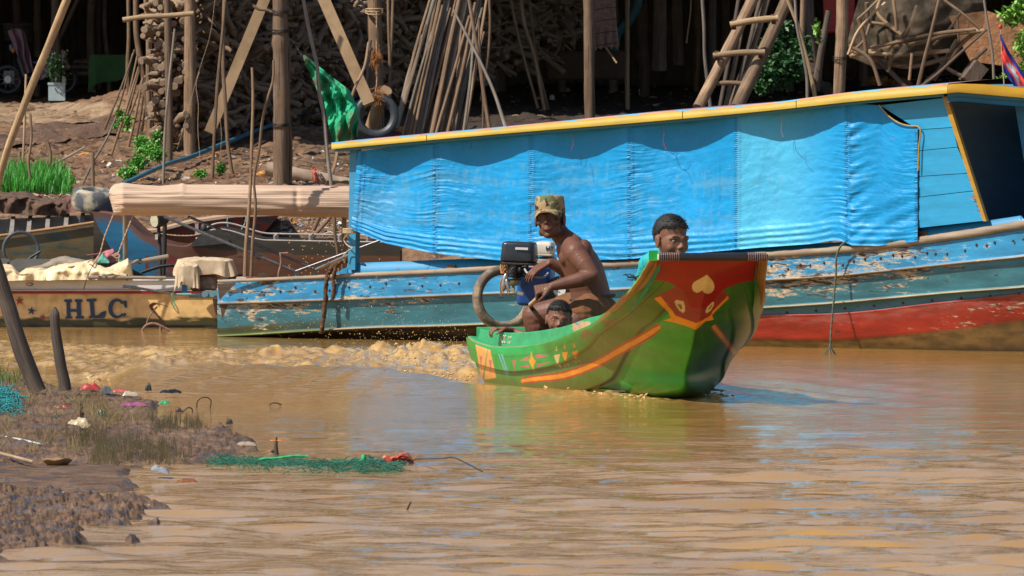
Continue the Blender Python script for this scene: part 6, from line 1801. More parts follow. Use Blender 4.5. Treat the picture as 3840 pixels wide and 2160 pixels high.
POLES = [
 ('bamboo_pole', [(252, 0), (190, 150), (90, 395), (0, 660), (-20, 760)], (34, 26), T_, 'long thick tan pole leaning across the upper left corner', dict(lean=-1.0)),
 ('stick', [(98, 278), (94, 400), (88, 560), (84, 650)], (9, 9), T_, 'thin upright bamboo cane behind the leaning tan pole', {}),
 ('stick', [(113, 427), (118, 520), (107, 610), (124, 720)], (9, 12), W_, 'crooked thin stake standing in the bright green grass', {}),
 ('post', [(140, 0), (142, 150), (140, 360)], (28, 26), K_, 'dark round post between the draped motorbike and the leaning pole', {}),
 ('post', [(208, 0), (212, 180), (215, 378)], (32, 34), K_, 'dark split post standing in front of the white plant pot', {}),
 ('post', [(290, 0), (262, 60), (235, 120)], (16, 16), K_, 'short dark pole slanting behind the split post', dict(d=77)),
 ('pole', [(392, 0), (393, 120), (405, 240), (410, 345)], (14, 16), G_, 'thin curved grey pole in front of the green cloth', dict(lean=.2)),
 ('pole', [(482, 0), (483, 160), (478, 240), (486, 420)], (16, 15), W_, 'straight slim pole at the left end of the firewood stack', {}),
 ('pole', [(510, 0), (512, 130), (530, 240), (545, 330), (560, 520)], (24, 20), W_, 'stout crooked pole bending right beside the firewood stack', {}),
 ('pole', [(548, 0), (556, 150), (556, 300), (560, 531)], (16, 18), W_, 'straight tan pole just right of the crooked pole', {}),
 ('pole', [(563, 0), (568, 200), (570, 360), (572, 500)], (12, 14), K_, 'thin shaded pole half hidden behind the straight tan pole', {}),
 ('pole', [(592, 0), (608, 110), (612, 260), (612, 430)], (12, 12), G_, 'thin grey curved pole before the lit log ends', {}),
 ('pole', [(628, 0), (631, 200), (634, 400), (634, 606)], (22, 30), W_, 'rough brown post next to the leaning pale grey stick', {}),
 ('stick', [(655, 108), (635, 300), (618, 500), (612, 692)], (8, 11), G_, 'pale grey tapering stick leaning against the brown post', {}),
 ('house_post', [(712, 0), (712, 200), (712, 400), (712, 580)], (40, 44), W_, 'thick round house post in the middle of the firewood stack', dict(wob=.1)),
 ('pole', [(846, 0), (832, 150), (815, 330), (806, 480), (796, 670)], (11, 13), W_, 'slim pole leaning left in front of the wood pile', {}),
 ('pole', [(842, 0), (838, 150), (838, 280), (846, 400), (856, 560), (870, 655)], (12, 15), W_, 'slim wavy pole bending right at its foot beside the leaning beam', {}),
 ('house_post', [(1050, 0), (1052, 200), (1053, 400), (1053, 692)], (56, 58), W_, 'thickest round house post, wire bound, left of the green net', dict(wob=.06)),
 ('pole', [(1075, 110), (1086, 200), (1083, 300), (1084, 430), (1090, 520), (1088, 690)], (9, 14), W_, 'thin wavy stick bound to the thickest house post', {}),
 ('pole', [(1138, 0), (1152, 80), (1170, 165), (1188, 240), (1198, 350), (1214, 430), (1222, 520), (1232, 610), (1244, 695)], (12, 15), G_, 'long wavy grey pole in front of the green net', {}),
 ('pole', [(1250, 0), (1252, 120), (1268, 260), (1270, 380)], (9, 10), K_, 'dark thin pole behind the leaning squared beam', {}),
 ('pole', [(1292, 0), (1308, 80), (1318, 180), (1328, 260)], (9, 10), K_, 'dark thin pole between the squared beam and the tyre post', dict(d=72)),
 ('house_post', [(1405, 0), (1408, 150), (1412, 300), (1416, 500)], (54, 50), W_, 'house post with rope and hanging tyre tied to it', dict(wob=.08, d=70.5)),
 ('pole', [(1388, 150), (1380, 250), (1376, 330)], (14, 12), G_, 'short grey stick lashed to the post above the tyre', dict(d=69.6)),
 ('pole', [(1382, 160), (1366, 250), (1330, 330), (1300, 430), (1272, 530), (1258, 610), (1232, 690)], (10, 15), W_, 'brown stick leaning from the tyre post down over the green net', dict(d=66.5, lean=2.0)),
 ('pole', [(1456, 0), (1458, 120), (1462, 220), (1456, 360)], (10, 12), W_, 'left one of the two slim poles right of the tyre post', dict(d=71)),
 ('pole', [(1474, 0), (1470, 120), (1464, 240), (1462, 360)], (12, 12), W_, 'right one of the two slim poles beside the tyre post', dict(d=71.1)),
 ('pole', [(1700, 36), (1760, 150), (1805, 240), (1850, 340), (1897, 480)], (9, 15), G_, 'grey pole with a pale cut top leaning right across the pole bundle', dict(d=68.5, lean=.6)),
 ('pole', [(1760, 0), (1775, 100), (1800, 240), (1815, 350), (1836, 482)], (13, 15), W_, 'brown pole crossing the leaning grey one in an X', dict(d=68.7)),
 ('pole', [(1796, 66), (1798, 180), (1810, 300), (1812, 470)], (8, 9), W_, 'thin broken stick behind the crossing of the two poles', dict(d=69.3)),
 ('pole', [(1836, 0), (1838, 90), (1832, 200), (1812, 330)], (11, 11), W_, 'dim slim pole right of the pole bundle', dict(d=71.5)),
 ('pole', [(1916, 0), (1938, 110), (1965, 220), (2004, 360)], (10, 11), W_, 'leftmost of three shaded poles fanning from the black ground', dict(d=72.5)),
 ('pole', [(1955, 0), (1965, 80), (1995, 180), (2032, 365)], (14, 14), W_, 'middle one of three shaded poles fanning from the black ground', dict(d=72.3)),
 ('pole', [(1984, 0), (1996, 100), (2010, 220), (2045, 365)], (11, 12), W_, 'rightmost of three shaded poles fanning from the black ground', dict(d=72.7)),
 ('house_post', [(2208, 0), (2210, 150), (2210, 300), (2212, 450)], (40, 40), W_, 'sunlit round post with the reed mat hanging at its right', dict(wob=.08)),
 ('bamboo_pole', [(2352, 0), (2352, 130), (2352, 280), (2354, 415)], (17, 19), T_, 'smooth jointed bamboo pole right of the reed mat', {}),
 ('house_post', [(2408, 0), (2410, 120), (2414, 240), (2418, 360)], (44, 36), K_, 'dark weathered post with pale rag at its foot', dict(wob=.1)),
 ('house_post', [(2476, 0), (2474, 120), (2474, 220)], (54, 50), K_, 'broad black post far back in the shade', dict(d=75.5)),
 ('house_post', [(2540, 0), (2542, 120), (2544, 200)], (40, 40), K_, 'black post behind the ladder side, between two others in shade', dict(d=77.5)),
 ('pole', [(2592, 0), (2590, 40), (2580, 115)], (6, 6), T_, 'very thin pale cane in front of the black posts', dict(d=73.5)),
 ('post', [(2616, 0), (2616, 120), (2612, 240), (2610, 345)], (26, 24), W_, 'mid brown post left of the thin pale pole', {}),
 ('post', [(2672, 0), (2670, 150), (2668, 260)], (32, 30), K_, 'dark post between the pale pole and the ladder', dict(d=73.5)),
 ('pole', [(2634, 0), (2640, 100), (2642, 200), (2652, 300), (2664, 400)], (12, 14), G_, 'thin pale grey pole leaning just left of the ladder', dict(d=69)),
 ('pole', [(2982, 0), (2988, 100), (3010, 200), (3026, 290), (3028, 372)], (9, 12), G_, 'slim pale pole curving down right of the ladder', dict(d=68)),
 ('pole', [(2954, 0), (2990, 90), (3010, 160), (3035, 250), (3058, 372)], (11, 16), T_, 'tan pole leaning behind the slim pale pole', dict(d=68.6)),
 ('tree_stem', [(3034, 0), (3040, 120), (3050, 220)], (34, 32), K_, 'dark trunk behind the dark green bush', dict(d=72)),
 ('tree_stem', [(3108, 40), (3092, 120), (3076, 200), (3064, 290)], (22, 30), K_, 'smooth dark trunk leaning right behind the thick post', dict(d=71.5)),
 ('tree_stem', [(3012, 0), (3010, 90), (3006, 210)], (20, 22), W_, 'pale brown trunk behind the leaning tan pole', dict(d=71)),
 ('house_post', [(3160, 0), (3158, 120), (3150, 240), (3145, 352)], (50, 42), W_, 'thick sunlit post left of the netted fish trap', dict(wob=.1, d=68.5)),
 ('pole', [(3522, 0), (3490, 130), (3462, 240), (3442, 325)], (12, 15), W_, 'brown stick leaning in front of the fish trap', dict(d=65.5)),
 ('pole', [(3690, 0), (3704, 90), (3722, 200), (3728, 330)], (8, 10), G_, 'slim grey stick right of the fish trap', dict(d=65.5)),
 ('pole', [(3700, 110), (3600, 200), (3500, 290), (3452, 325)], (10, 13), K_, 'dark stick slanting below the fish trap to its right corner', dict(d=66)),
 ('pole', [(945, 253), (948, 340), (944, 520), (936, 760), (922, 940), (918, 1046)], (10, 15), W_, 'left one of the twin mooring sticks before the beige awning', dict(d=60.55)),
 ('pole', [(1026, 225), (1024, 300), (1000, 380), (985, 450), (972, 560), (952, 680), (958, 760), (948, 900), (941, 1042)], (9, 12), W_, 'right one of the twin mooring sticks, crooked, before the beige awning', dict(d=60.6)),
 ('stick', [(1254, 812), (1256, 880), (1266, 950), (1268, 990)], (14, 8), W_, 'crooked stick below the awning left of the blue post', dict(d=61.9)),
 ('stake', [(1198, 812), (1176, 862)], (16, 16), W_, 'short stake slanting from the rubbish below the awning', dict(d=64.6)),
 ('stake', [(1240, 812), (1180, 880)], (16, 18), W_, 'longer stake slanting beside the short one below the awning', dict(d=64.3)),
 ('stake', [(177, 532), (188, 570), (188, 624)], (13, 11), W_, 'short bent stake at the back of the green grass', {}),
 ('stake', [(74, 568), (74, 600), (73, 628)], (14, 14), W_, 'stubby stake at the left of the green grass', {}),
 ('stake', [(348, 572), (348, 640), (350, 702)], (14, 14), W_, 'short thick stake crossing the slanting stick', {}),
 ('stick', [(437, 436), (400, 520), (350, 605), (296, 720)], (7, 10), G_, 'pale stick slanting from the heaped poles down to the awning', dict(d=66.4)),
 ('stick', [(132, 530), (110, 555), (44, 640)], (7, 8), W_, 'thin twig slanting behind the stubby stake', dict(d=68)),
 ('stick', [(318, 552), (250, 590), (190, 620)], (8, 10), G_, 'bleached branch lying on the slope behind the grass', {}),
]
for nm, pts, w, mt, lab, kw in POLES:
    pole(nm, pts, w, mt, lab, **kw)

# a heap of slim poles leaning together at the left of the firewood
rg = random.Random(12)
lean_lab = 'slim pole in the heap leaning against the left end of the firewood'
for i, (xt, yt, xb, yb, w) in enumerate([(505, 185, 410, 440, 8), (515, 210, 440, 520, 9), (528, 240, 455, 500, 9), (536, 290, 480, 555, 10), (540, 330, 512, 520, 9), (520, 250, 416, 585, 9), (532, 300, 470, 470, 9), (546, 360, 530, 500, 10), (498, 200, 425, 470, 8)]):
    pole('pole', [(xt, yt), ((xt + xb) / 2 + 3, (yt + yb) / 2), (xb, yb)], (w * .8, w * 1.15), W_, lean_lab, group='poles heaped at the left of the firewood', d=None if yb > 460 else 68.5)
# bundle of long poles leaning together right of the hanging tyre
lab = 'long pole in the big leaning bundle right of the hanging tyre'
bund = [(1628, 0, 1500, 440, 14), (1596, 92, 1530, 350, 9), (1650, 0, 1545, 480, 15), (1672, 0, 1572, 482, 14), (1700, 0, 1600, 486, 15), (1722, 0, 1622, 490, 16), (1748, 0, 1650, 490, 16), (1768, 20, 1672, 492, 14), (1790, 0, 1690, 490, 14), (1802, 0, 1712, 488, 12), (1760, 60, 1640, 488, 11), (1735, 0, 1700, 480, 10), (1640, 60, 1520, 476, 10), (1690, 30, 1560, 484, 10), (1815, 120, 1725, 486, 11), (1778, 90, 1740, 484, 10), (1612, 0, 1508, 400, 10), (1708, 0, 1590, 470, 11), (1580, 130, 1496, 420, 9), (1636, 0, 1535, 470, 12), (1660, 20, 1556, 482, 11), (1684, 0, 1584, 486, 12), (1714, 10, 1612, 488, 12), (1736, 0, 1634, 488, 12), (1760, 0, 1662, 490, 13), (1782, 10, 1680, 488, 12), (1826, 0, 1744, 484, 11), (1808, 30, 1704, 488, 10)]
for i, (xt, yt, xb, yb, w) in enumerate(bund):
    xm = (xt + xb) / 2 + rg.uniform(-7, 7)
    pole('pole', [(xt, yt), (xm, (yt + yb) / 2), (xb, yb)], (w * .85, w * 1.2), W_ if i % 3 else G_, lab, group='long poles leaning in one bundle', d=69.2 + .05 * (i % 5), lean=1.0)
# poles behind the ladder
for i, (xt, xb, w) in enumerate([(2770, 2700, 14), (2802, 2722, 16), (2850, 2745, 15), (2880, 2762, 16), (2868, 2735, 12)]):
    pole('pole', [(xt, 0), ((xt + xb) / 2 + 2, 200), (xb, 400)], (w, w * 1.1), W_ if i % 2 else K_, 'pole leaning in the row directly behind the ladder', group='poles leaning behind the ladder', d=69.6 + .06 * i, lean=1.2)
# dim posts deep under the house
for i, (x, w, dd) in enumerate([(60, 30, 80), (345, 30, 79), (372, 20, 82), (940, 26, 79), (1120, 24, 78), (1330, 26, 79), (1530, 30, 80), (1862, 40, 76), (1890, 26, 79), (2100, 30, 80), (2300, 34, 79), (2720, 30, 80), (2960, 30, 79), (3240, 30, 80)]):
    pole('house_post', [(x, 0), (x + rg.uniform(-4, 4), 100), (x + rg.uniform(-5, 5), 300)], (w, w), K_, 'dark post deep in the shade under the stilt house', group='dark posts deep under the stilt house', d=dd, rise=True)

# squared leaning beams
def beam(pts, w, th, d0, d1, label, mat):
    a = at(*pts[0], d0); b = at(*pts[1], d1); ax = (b - a) / np.linalg.norm(b - a)
    s = np.cross(ax, (0, 1, 0)); s /= np.linalg.norm(s); n = np.cross(s, ax)
    m = MB(); W2 = w / 2 * d0 / F
    q = np.array([a - s * W2, a + s * W2, b + s * W2, b - s * W2]); m.prism(q, n * th)
    tag(m.build('squared_beam', mat, smooth=False), label, 'beam')
mat_beam = plank_mat('sawn_beam_wood', (.22, .13, .065), (.40, .27, .15), (3, 3, 3), .8)
beam(((1100, -260), (785, 500)), 40, -.10, 68.35, 68.2, 'long squared beam leaning left down in front of the firewood', mat_beam)
beam(((1060, -360), (1388, 395)), 44, -.10, 67.9, 67.6, 'long squared beam leaning right down behind the green net', mat_beam)

# ladder
def ladder():
    o = thing('ladder', 'crude ladder of thick round poles with three tied rungs leaning on the bank', 'ladder', tuple(at(2700, 395, 68.4)))
    def piece(nm, a, b, r0, r1, da, db, mt, n=20):
        A = at(*a, da); B = at(*b, db); C = curve([A, (A + B) / 2 + np.array([.01, 0, .01]), B], n); f = np.linspace(0, 1, n)
        m = MB(); m.tube(C, (r0 + (r1 - r0) * f) * (1 + .08 * noise3(f * 9, a[0] * .1)), 12); return m.build(nm, mt, o)
    piece('rail', (2895, -150), (2618, 405), .042, .044, 69.0, 68.2, W_)
    piece('rail', (3025, -160), (2762, 405), .046, .050, 69.0, 68.2, W_)
    for (a, b, w) in (((2738, 93), (2918, 68), .024), ((2674, 209), (2868, 196), .022), ((2660, 314), (2830, 318), .017)):
        rr = piece('rung', a, b, w, w, 68.35, 68.35, T_ if w > .02 else W_)
        for (x, y) in ((b[0] - 18, b[1] + 4), (a[0] + 14, a[1])):
            m = MB(); c = at(x, y, 68.37); q = np.linspace(0, 2 * np.pi * 4, 60); m.tube(c + np.stack([q * .0012 - .014, np.cos(q) * (w + .014), np.sin(q) * (w + .010)], -1), .005, 5); m.build('lashing', mat_rope_tan if w < .02 else mat_rope_brown, o)
ladder()

# horizontal pole tied across the firewood posts, little cross pieces
def loose(name, pts, w, mt, lab, cat, d, d2=None):
    C = curve([at(x, y, d + ((d2 or d) - d) * i / (len(pts) - 1)) for i, (x, y) in enumerate(pts)], 30); f = np.linspace(0, 1, 30)
    m = MB(); m.tube(C, w / 2 * d / F * (1 + .12 * noise3(f * 9, pts[0][0] * .2)), 10); return tag(m.build(name, mt), lab, cat)
loose('cross_pole', [(460, 75), (530, 64), (640, 58), (726, 50)], 20, T_, 'short tan pole tied level across the poles at the upper left', 'pole', 67.3)
loose('driftwood', [(947, 20), (970, 34), (1000, 38), (1020, 46)], 12, W_, 'short split branch stuck behind the thickest post', 'branch', 66.2)
loose('log', [(998, 632), (1100, 652), (1200, 672), (1330, 700)], 56, simple('smooth_log', (.33, .24, .17), .8, 0, .3, 8, .4), 'fat pale log lying on the bank behind the awning', 'log', 66.4)
m = MB(); c0 = onbank(1178, 690); 
for k in range(3):
    a = np.linspace(-.4, math.pi + .3, 20); cc = at(1168 + k * 8, 665, 66.35); m.tube(cc + np.stack([np.cos(a) * .01 * 0 + k * .004 + np.sin(a) * .01, -np.abs(np.sin(a)) * .06, np.cos(a) * .062], -1), .0045, 5)
m.tube(curve([at(1172, 640, 66.25), at(1185, 655, 66.2), at(1195, 690, 66.2)], 10), [.012] * 10, 6); tag(m.build('red_ribbon', simple('faded_red_plastic', (.45, .08, .05), .6)), 'faded red ribbon wrapped round the fat log', 'ribbon')

# hanging tyre, its rope and the coir tuft
tyre('tyre', at(1410, 434, 68.6), (.16, -1, .03), .135, .037, mat_tyre, 'black car tyre hanging in front of the house post above the boat roof', ridges=0, squash=1.0)
rope('tyre_rope', [at(x, y, 68.3) for x, y in ((1412, 42), (1412, 150), (1413, 240), (1412, 320), (1408, 345))], .0045, mat_rope_tan, 'thin rope the black tyre hangs from')
m = MB(); c = at(1412, 40, 69.0)
for k in range(3): a = np.linspace(0, 2 * np.pi, 30, endpoint=False); m.tube(at(1404, 34 + k * 6, 70.45) + np.stack([np.cos(a) * .065, np.sin(a) * .065, np.sin(a) * .01 * k], -1), .006, 5, closed=True)
tag(m.build('rope_ring', mat_rope_tan), 'rope wound round the top of the tyre post', 'rope')
m = MB()
for k in range(170):
    p0 = at(1410 + random.gauss(0, 7), 200 + random.gauss(0, 13), 68.3); v = np.array([random.gauss(0, .018), random.gauss(0, .015), -abs(random.gauss(.03, .05))])
    m.tube([p0, p0 + v * .5 + [random.gauss(0, .006)] * 3, p0 + v], .0016, 4, cap=False)
for k in range(60):
    p0 = at(1416 + random.gauss(0, 4), 345 + random.gauss(0, 8), 68.2); v = np.array([random.gauss(0, .03), -.02, random.gauss(-.03, .04)]); m.tube([p0, p0 + v * .5 + [random.gauss(0, .01)] * 3, p0 + v], .002, 4, cap=False)
tag(m.build('coir_tuft', simple('orange_coir', (.34, .14, .04), .95)), 'shaggy orange coir fibre tied above the hanging tyre', 'fibre')
m = MB(); m.tube(curve([at(1448, 338, 68.5)+[0,.1,0], at(1410, 420, 68.75), at(1390, 480, 68.8)], 8), .045, 12); tag(m.build('wood_stump', mat_beam), 'sawn wood end seen through the hanging tyre', 'stump')
# wire round the thickest post, string ties
for (x, y, dd, lab) in ((1052, 38, 66.3, 'upper wire binding round the thickest post'), (1052, 110, 66.3, 'lower wire binding round the thickest post'), (1053, 462, 66.3, 'loose string tied round the foot half of the thickest post'), (3150, 212, 68.5, 'wire ring round the post left of the fish trap')):
    m = MB(); a = np.linspace(0, 2 * np.pi, 40, endpoint=False); b = onbank(1053, 692)[1] if x < 1100 else 68.5
    for k in range(3): m.tube(at(x, y + k * 7, b) + np.stack([np.cos(a) * (.060 if x < 1100 else .053), np.sin(a) * .062, np.sin(a + k) * .006], -1), .0028, 5, closed=True)
    tag(m.build('wire', mat_blackdull), lab, 'wire')
for i, (p, r) in enumerate((([(806, 0), (790, 120), (742, 280), (690, 470), (664, 560)], .0016), ([(748, 270), (738, 300), (744, 400), (742, 480), (750, 590)], .0022), ([(1066, 120), (1100, 160), (1132, 208)], .003), ([(808, 380), (818, 410), (830, 500), (826, 590)], .0018))):
    m = MB(); m.tube(curve([at(x, y, 66.9 if i != 2 else 66.0) for x, y in p], 30), r, 5)
    tag(m.build('string', mat_rope_tan if i != 2 else mat_rope_green), ['fine line slanting down in front of the thick post in the firewood', 'dangling string with a knot beside the thick firewood post', 'cord from the thickest post to the tip of the green net', 'string hanging below the tie of the two slim poles'][i], 'string')

# water pipe up the bank
def pipe(pts, r, d0, d1, lab, mat):
    n = len(pts); C = curve([at(x, y, d0 + (d1 - d0) * i / (n - 1)) for i, (x, y) in enumerate(pts)], 80)
    m = MB(); m.tube(C, r, 12); return tag(m.build('water_pipe', mat), lab, 'pipe')
mat_pipe = simple('blue_pvc_pipe', (.030, .16, .24), .45, 0, .25, 10, .1)
pipe([(360, 742), (472, 686), (616, 620), (715, 588), (860, 530), (1000, 476), (1200, 402), (1461, 328), (1560, 300), (1900, 191), (2183, 117), (2300, 90)], .0165, 64.8, 76.5, 'long blue water pipe running up the bank past all the posts', mat_pipe)
pipe([(2300, 190), (2310, 130), (2360, 70), (2385, 20), (2390, -60)], .045, 74.5, 74.5, 'fat teal pipe bending upward behind the reed mat', simple('teal_pvc_pipe', (.02, .10, .11), .5, 0, .2, 10, .1))

# firewood stack
def firewood():
    rg = random.Random(21)
    protos = []
    for k in range(12):
        n = 14; L = rg.uniform(.32, .55); f = np.linspace(-.5, .5, n)
        bend = rg.uniform(-.05, .05); C = np.stack([f * L, bend * np.cos(f * math.pi) + .02 * noise3(f * 4, k * 3.3), .03 * noise3(f * 4, k * 7.7 + 2)], -1)
        r = rg.uniform(.012, .032); rr = r * (1 + .22 * noise3(f * 7, k * 1.7)) * (1 - .2 * (f + .5))
        m = MB(); m.tube(C, rr, 8)
        o = m.build('firewood_stick', mat_wood_split, origin=(0, 0, 0)); protos.append(o)
    lab = 'crooked stick of firewood stacked between the posts under the house'; grp = 'sticks in the firewood stack'
    used = set(); cnt = 0
    def put(P, M):
        nonlocal cnt
        k = rg.randrange(12); src = protos[k]
        if k in used: o = src.copy(); COL.objects.link(o)
        else: o = src; used.add(k)
        o.location = P; o.rotation_euler = Matrix(M).to_euler(); o.scale = (1, 1, 1); tag(o, lab, 'firewood', grp); cnt += 1
    # the squared left end: sticks seen across, ends towards the camera and to the left
    y = 12
    while y < 530:
        for x in (586, 606, 627, 648, 668, 690):
            if rg.random() < .18: continue
            P = at(x + rg.uniform(-12, 12), y + rg.uniform(-6, 6), 69.3 + rg.uniform(-.08, .12))
            put(P, rotm(90 + rg.uniform(-34, 34), rg.uniform(-10, 10), rg.uniform(-14, 14)))
        y += 21
    # the long side of the stack: butt ends and bent limbs poking out
    n = 0
    while n < 150:
        x = rg.uniform(745, 1390); yy = rg.uniform(-10, min(560, 600 - (x - 700) * .30))
        P = at(x, yy, 69.35 + rg.uniform(0, .25) + (x - 735) * .0035)
        if rg.random() < .55: M = rotm(rg.uniform(60, 120), rg.uniform(-25, 25), rg.uniform(-35, 35))
        else: M = rotm(rg.uniform(-40, 40), rg.uniform(-20, 20), rg.uniform(-60, 60))
        put(P, M); n += 1
    # the rest of the pile behind, one mass
    m = MB()
    for i in range(2000):
        x = rg.uniform(690, 2150); yy = rg.uniform(-160, min(560, 600 - (x - 700) * .30))
        P = at(x, yy, 69.55 + rg.uniform(0, .45) + (max(x, 735) - 735) * .0035); L = rg.uniform(.14, .26); r = rg.uniform(.010, .03)
        M = rotm(rg.uniform(50, 130) if rg.random() < .5 else rg.uniform(-40, 40), rg.uniform(-25, 25), rg.uniform(-45, 45)); b = rg.uniform(-.05, .05)
        q = np.array([[-L, 0, 0], [-L * .4, b, b * .5], [L * .3, b * .6, -b * .4], [L, 0, 0]]) @ M.T + P
        m.tube(q, [r, r * 1.1, r, r * .8], 6, col=None)
    o = m.build('firewood_pile', mat_wood_split); tag(o, 'deep mass of stacked firewood behind the nearer sticks', 'firewood', None, 'stuff')
    # wall of earth behind, so that no light leaks through
t = NT('split_firewood'); v = t.coords('UV', (5, 3, 1)); g = t.noise(v, 1, 6, .65); g2 = t.noise(t.coords('UV', (22, 4, 1)), 1, 5, .7); info = t.n('ShaderNodeObjectInfo')
c = t.mix(t.ramp(g, .3, .7), (.13, .085, .055, 1), (.40, .28, .18, 1)); c = t.mix(t.math('MULTIPLY', t.ramp(g2, .5, .7), .6), c, (.06, .038, .025, 1)); c = t.mix(t.math('MULTIPLY', info.outputs['Random'], .45), c, (.13, .08, .05, 1)); t.base(c); t.rough(.85); t.bump(g2, .6, .005); mat_wood_split = t.m
firewood()

# green net hanging from the post
def green_net():
    t = NT('green_mosquito_net'); v = t.coords(); n = t.noise(v, 5, 5, .6)
    t.base(t.mix(t.ramp(n, .50, .64), (.012, .36, .17, 1), (.12, .085, .030, 1))); t.rough(.75)
    fine = t.noise(v, 90, 2); t.b.inputs['Alpha'].default_value = .93
    t.bump(t.noise(v, 20, 5), .6, .01)
    prof = [(0, 1136, 1144), (.06, 1140, 1175), (.18, 1158, 1240), (.30, 1176, 1310), (.40, 1188, 1330), (.5, 1214, 1340), (.62, 1220, 1345), (.8, 1232, 1342), (1.0, 1250, 1340)]
    f = np.linspace(0, 1, 110)[:, None]; u = np.linspace(0, 1, 110)[None]
    x0 = interp(f, [(a, b) for a, b, c in prof]); x1 = interp(f, [(a, c) for a, b, c in prof])
    yy = 206 + f * 330 + (1 - np.abs(u - .2)) * 0 + u * np.where(f < .45, 110 * f, 50 * (1 - f)) 
    X = x0 + (x1 - x0) * u; n = fbm(X * .018 + f * 2, yy * .008, 1.0, 4)
    D = 66.6 + .10 * n + .05 * np.sin(u * 16 + f * 7 + 3 * noise3(f * 3, u * 2)) * smoothstep(0, .3, f) - .10 * np.sin(u * math.pi)
    m = MB(); m.grid(at(X, yy, D)); m.grid(at(X, yy, D) + [0, .12, 0], flip=True)
    o = m.build('green_net', t.m); tag(o, 'bundled green net with brown stains hanging between the posts', 'net')
green_net()

# reed mat
def reed_mat():
    n = 17; o = thing('reed_mat', 'torn reed mat hanging beside the sunlit post', 'mat', tuple(at(2270, 190, 72.2)))
    m = MB()
    for i in range(n):
        f = i / (n - 1); xt = 2224 + f * 80; xb = 2234 + f * 84; yb = 190 - 8 * f - 10 * abs(math.sin(i * 2.3)) - (28 if f > .8 else 0) * 0
        m.tube(curve([at(xt, -120, 72.2), at(xt + 4, 60, 72.2), at(xb, yb, 72.15 + .03 * math.sin(i))], 8), .0058, 5)
    m.build('reeds', simple('pink_brown_reed', (.26, .15, .11), .8, 0, .4, 30, .2), o)
    for y in (30, 75, 120, 165):
        m = MB(); m.tube([at(2224, y + 8, 72.1), at(2270, y, 72.08), at(2312, y - 4, 72.1)], .003, 5); m.build('binding', mat_blackdull, o)
    m = MB(); m.tube([at(2272, 178, 72.1), at(2313, 237, 72.0)], .008, 6); m.build('loose_reed', T_, o)
reed_mat()

# clay block, rags, litter on the black ground
m = MB(); bevelbox(m, at(2200, 245, 74.6), (.62, .5, .235), .03, rotm(0)); tag(m.build('clay_bench', simple('dry_clay', (.085, .052, .032), .95, 0, .3, 6, .5, .02)), 'low block of dry clay in the shade behind the fanning poles', 'block')
def lump(x, y, sx, sy, sz, mt, name, lab, cat, d=None, bump=.5, seed=1.0):
    p = onbank(x, y) if d is None else at(x, y, d)
    m = MB(); m.ell(p + [0, 0, sz * .6], (sx, sy, sz), nu=26, nv=18, bump=bump, seed=seed, sc=5); return tag(m.build(name, mt), lab, cat)
LUMPS = [(2412, 358, .035, .03, .040, 'pale_rag', 'bag', 'pale plastic bag at the foot of the dark weathered post'), (2470, 398, .05, .03, .012, 'pale_rag', 'wrapper', 'flat white wrapper on the black ground right of the bamboo pole'), (2490, 270, .045, .03, .012, 'tan_card', 'scrap', 'tan cardboard scrap lying in a patch of sun under the house'),
 (2120, 345, .040, .03, .022, 'dusty_pink', 'bottle', 'dusty round bottle end on the black ground'), (2070, 372, .020, .02, .025, 'pale_rag', 'cup', 'small white cup on the black ground left of the sunlit post'), (2015, 372, .03, .02, .010, 'tan_card', 'leaf', 'pale leaf beside the feet of the fanning poles'),
 (1610, 500, .045, .03, .020, 'orange_coir', 'fibre', 'heap of orange fibre behind the boat roof below the pole bundle'), (1520, 500, .07, .04, .03, 'orange_coir', 'fibre', 'heap of orange fibre right of the hanging tyre'), (3300, 320, .12, .08, .05, 'red_earth', 'clod', 'big reddish clod under the middle of the fish trap'), (3380, 328, .09, .06, .045, 'red_earth', 'clod', 'reddish clod under the right part of the fish trap'), (3070, 345, .10, .06, .06, 'grey_stone', 'stone', 'flat grey stone between the leaning poles and the thick post'), (3110, 350, .06, .05, .04, 'grey_stone', 'stone', 'smaller grey stone at the foot of the thick post'),
 (255, 452, .030, .02, .012, 'brick_orange', 'brick', 'small orange brick piece on the netted slope'), (362, 490, .045, .03, .020, 'dusty_pink', 'shell', 'pale pinkish scrap on the slope left of the heaped poles'), (325, 585, .05, .03, .016, 'leaf_orange', 'leaf', 'crumpled orange leaf heap above the green grass'), (845, 665, .025, .02, .008, 'dusty_pink', 'wrapper', 'pink scrap between the two slim poles'), (990, 662, .05, .03, .022, 'leaf_orange', 'wrapper', 'crumpled orange wrapper left of the thickest post'), (1180, 700, .07, .03, .010, 'dusty_pink', 'scrap', 'flat wood scrap in front of the fat log')]
simple('pale_rag', (.50, .50, .46), .6, 0, .3, 20, .3); simple('tan_card', (.42, .28, .17), .9); simple('dusty_pink', (.34, .22, .18), .8); simple('red_earth', (.38, .18, .08), .95, 0, .4, 12, .6, .02); simple('grey_stone', (.15, .12, .10), .9, 0, .4, 12, .5, .01); simple('brick_orange', (.5, .22, .10), .9); simple('leaf_orange', (.55, .26, .06), .8, 0, .5, 30, .5)
for i, (x, y, a, b, c, mt, nm, lab) in enumerate(LUMPS): lump(x, y, a, b, c, bpy.data.materials[mt], nm, lab, nm, seed=i * 2.3)
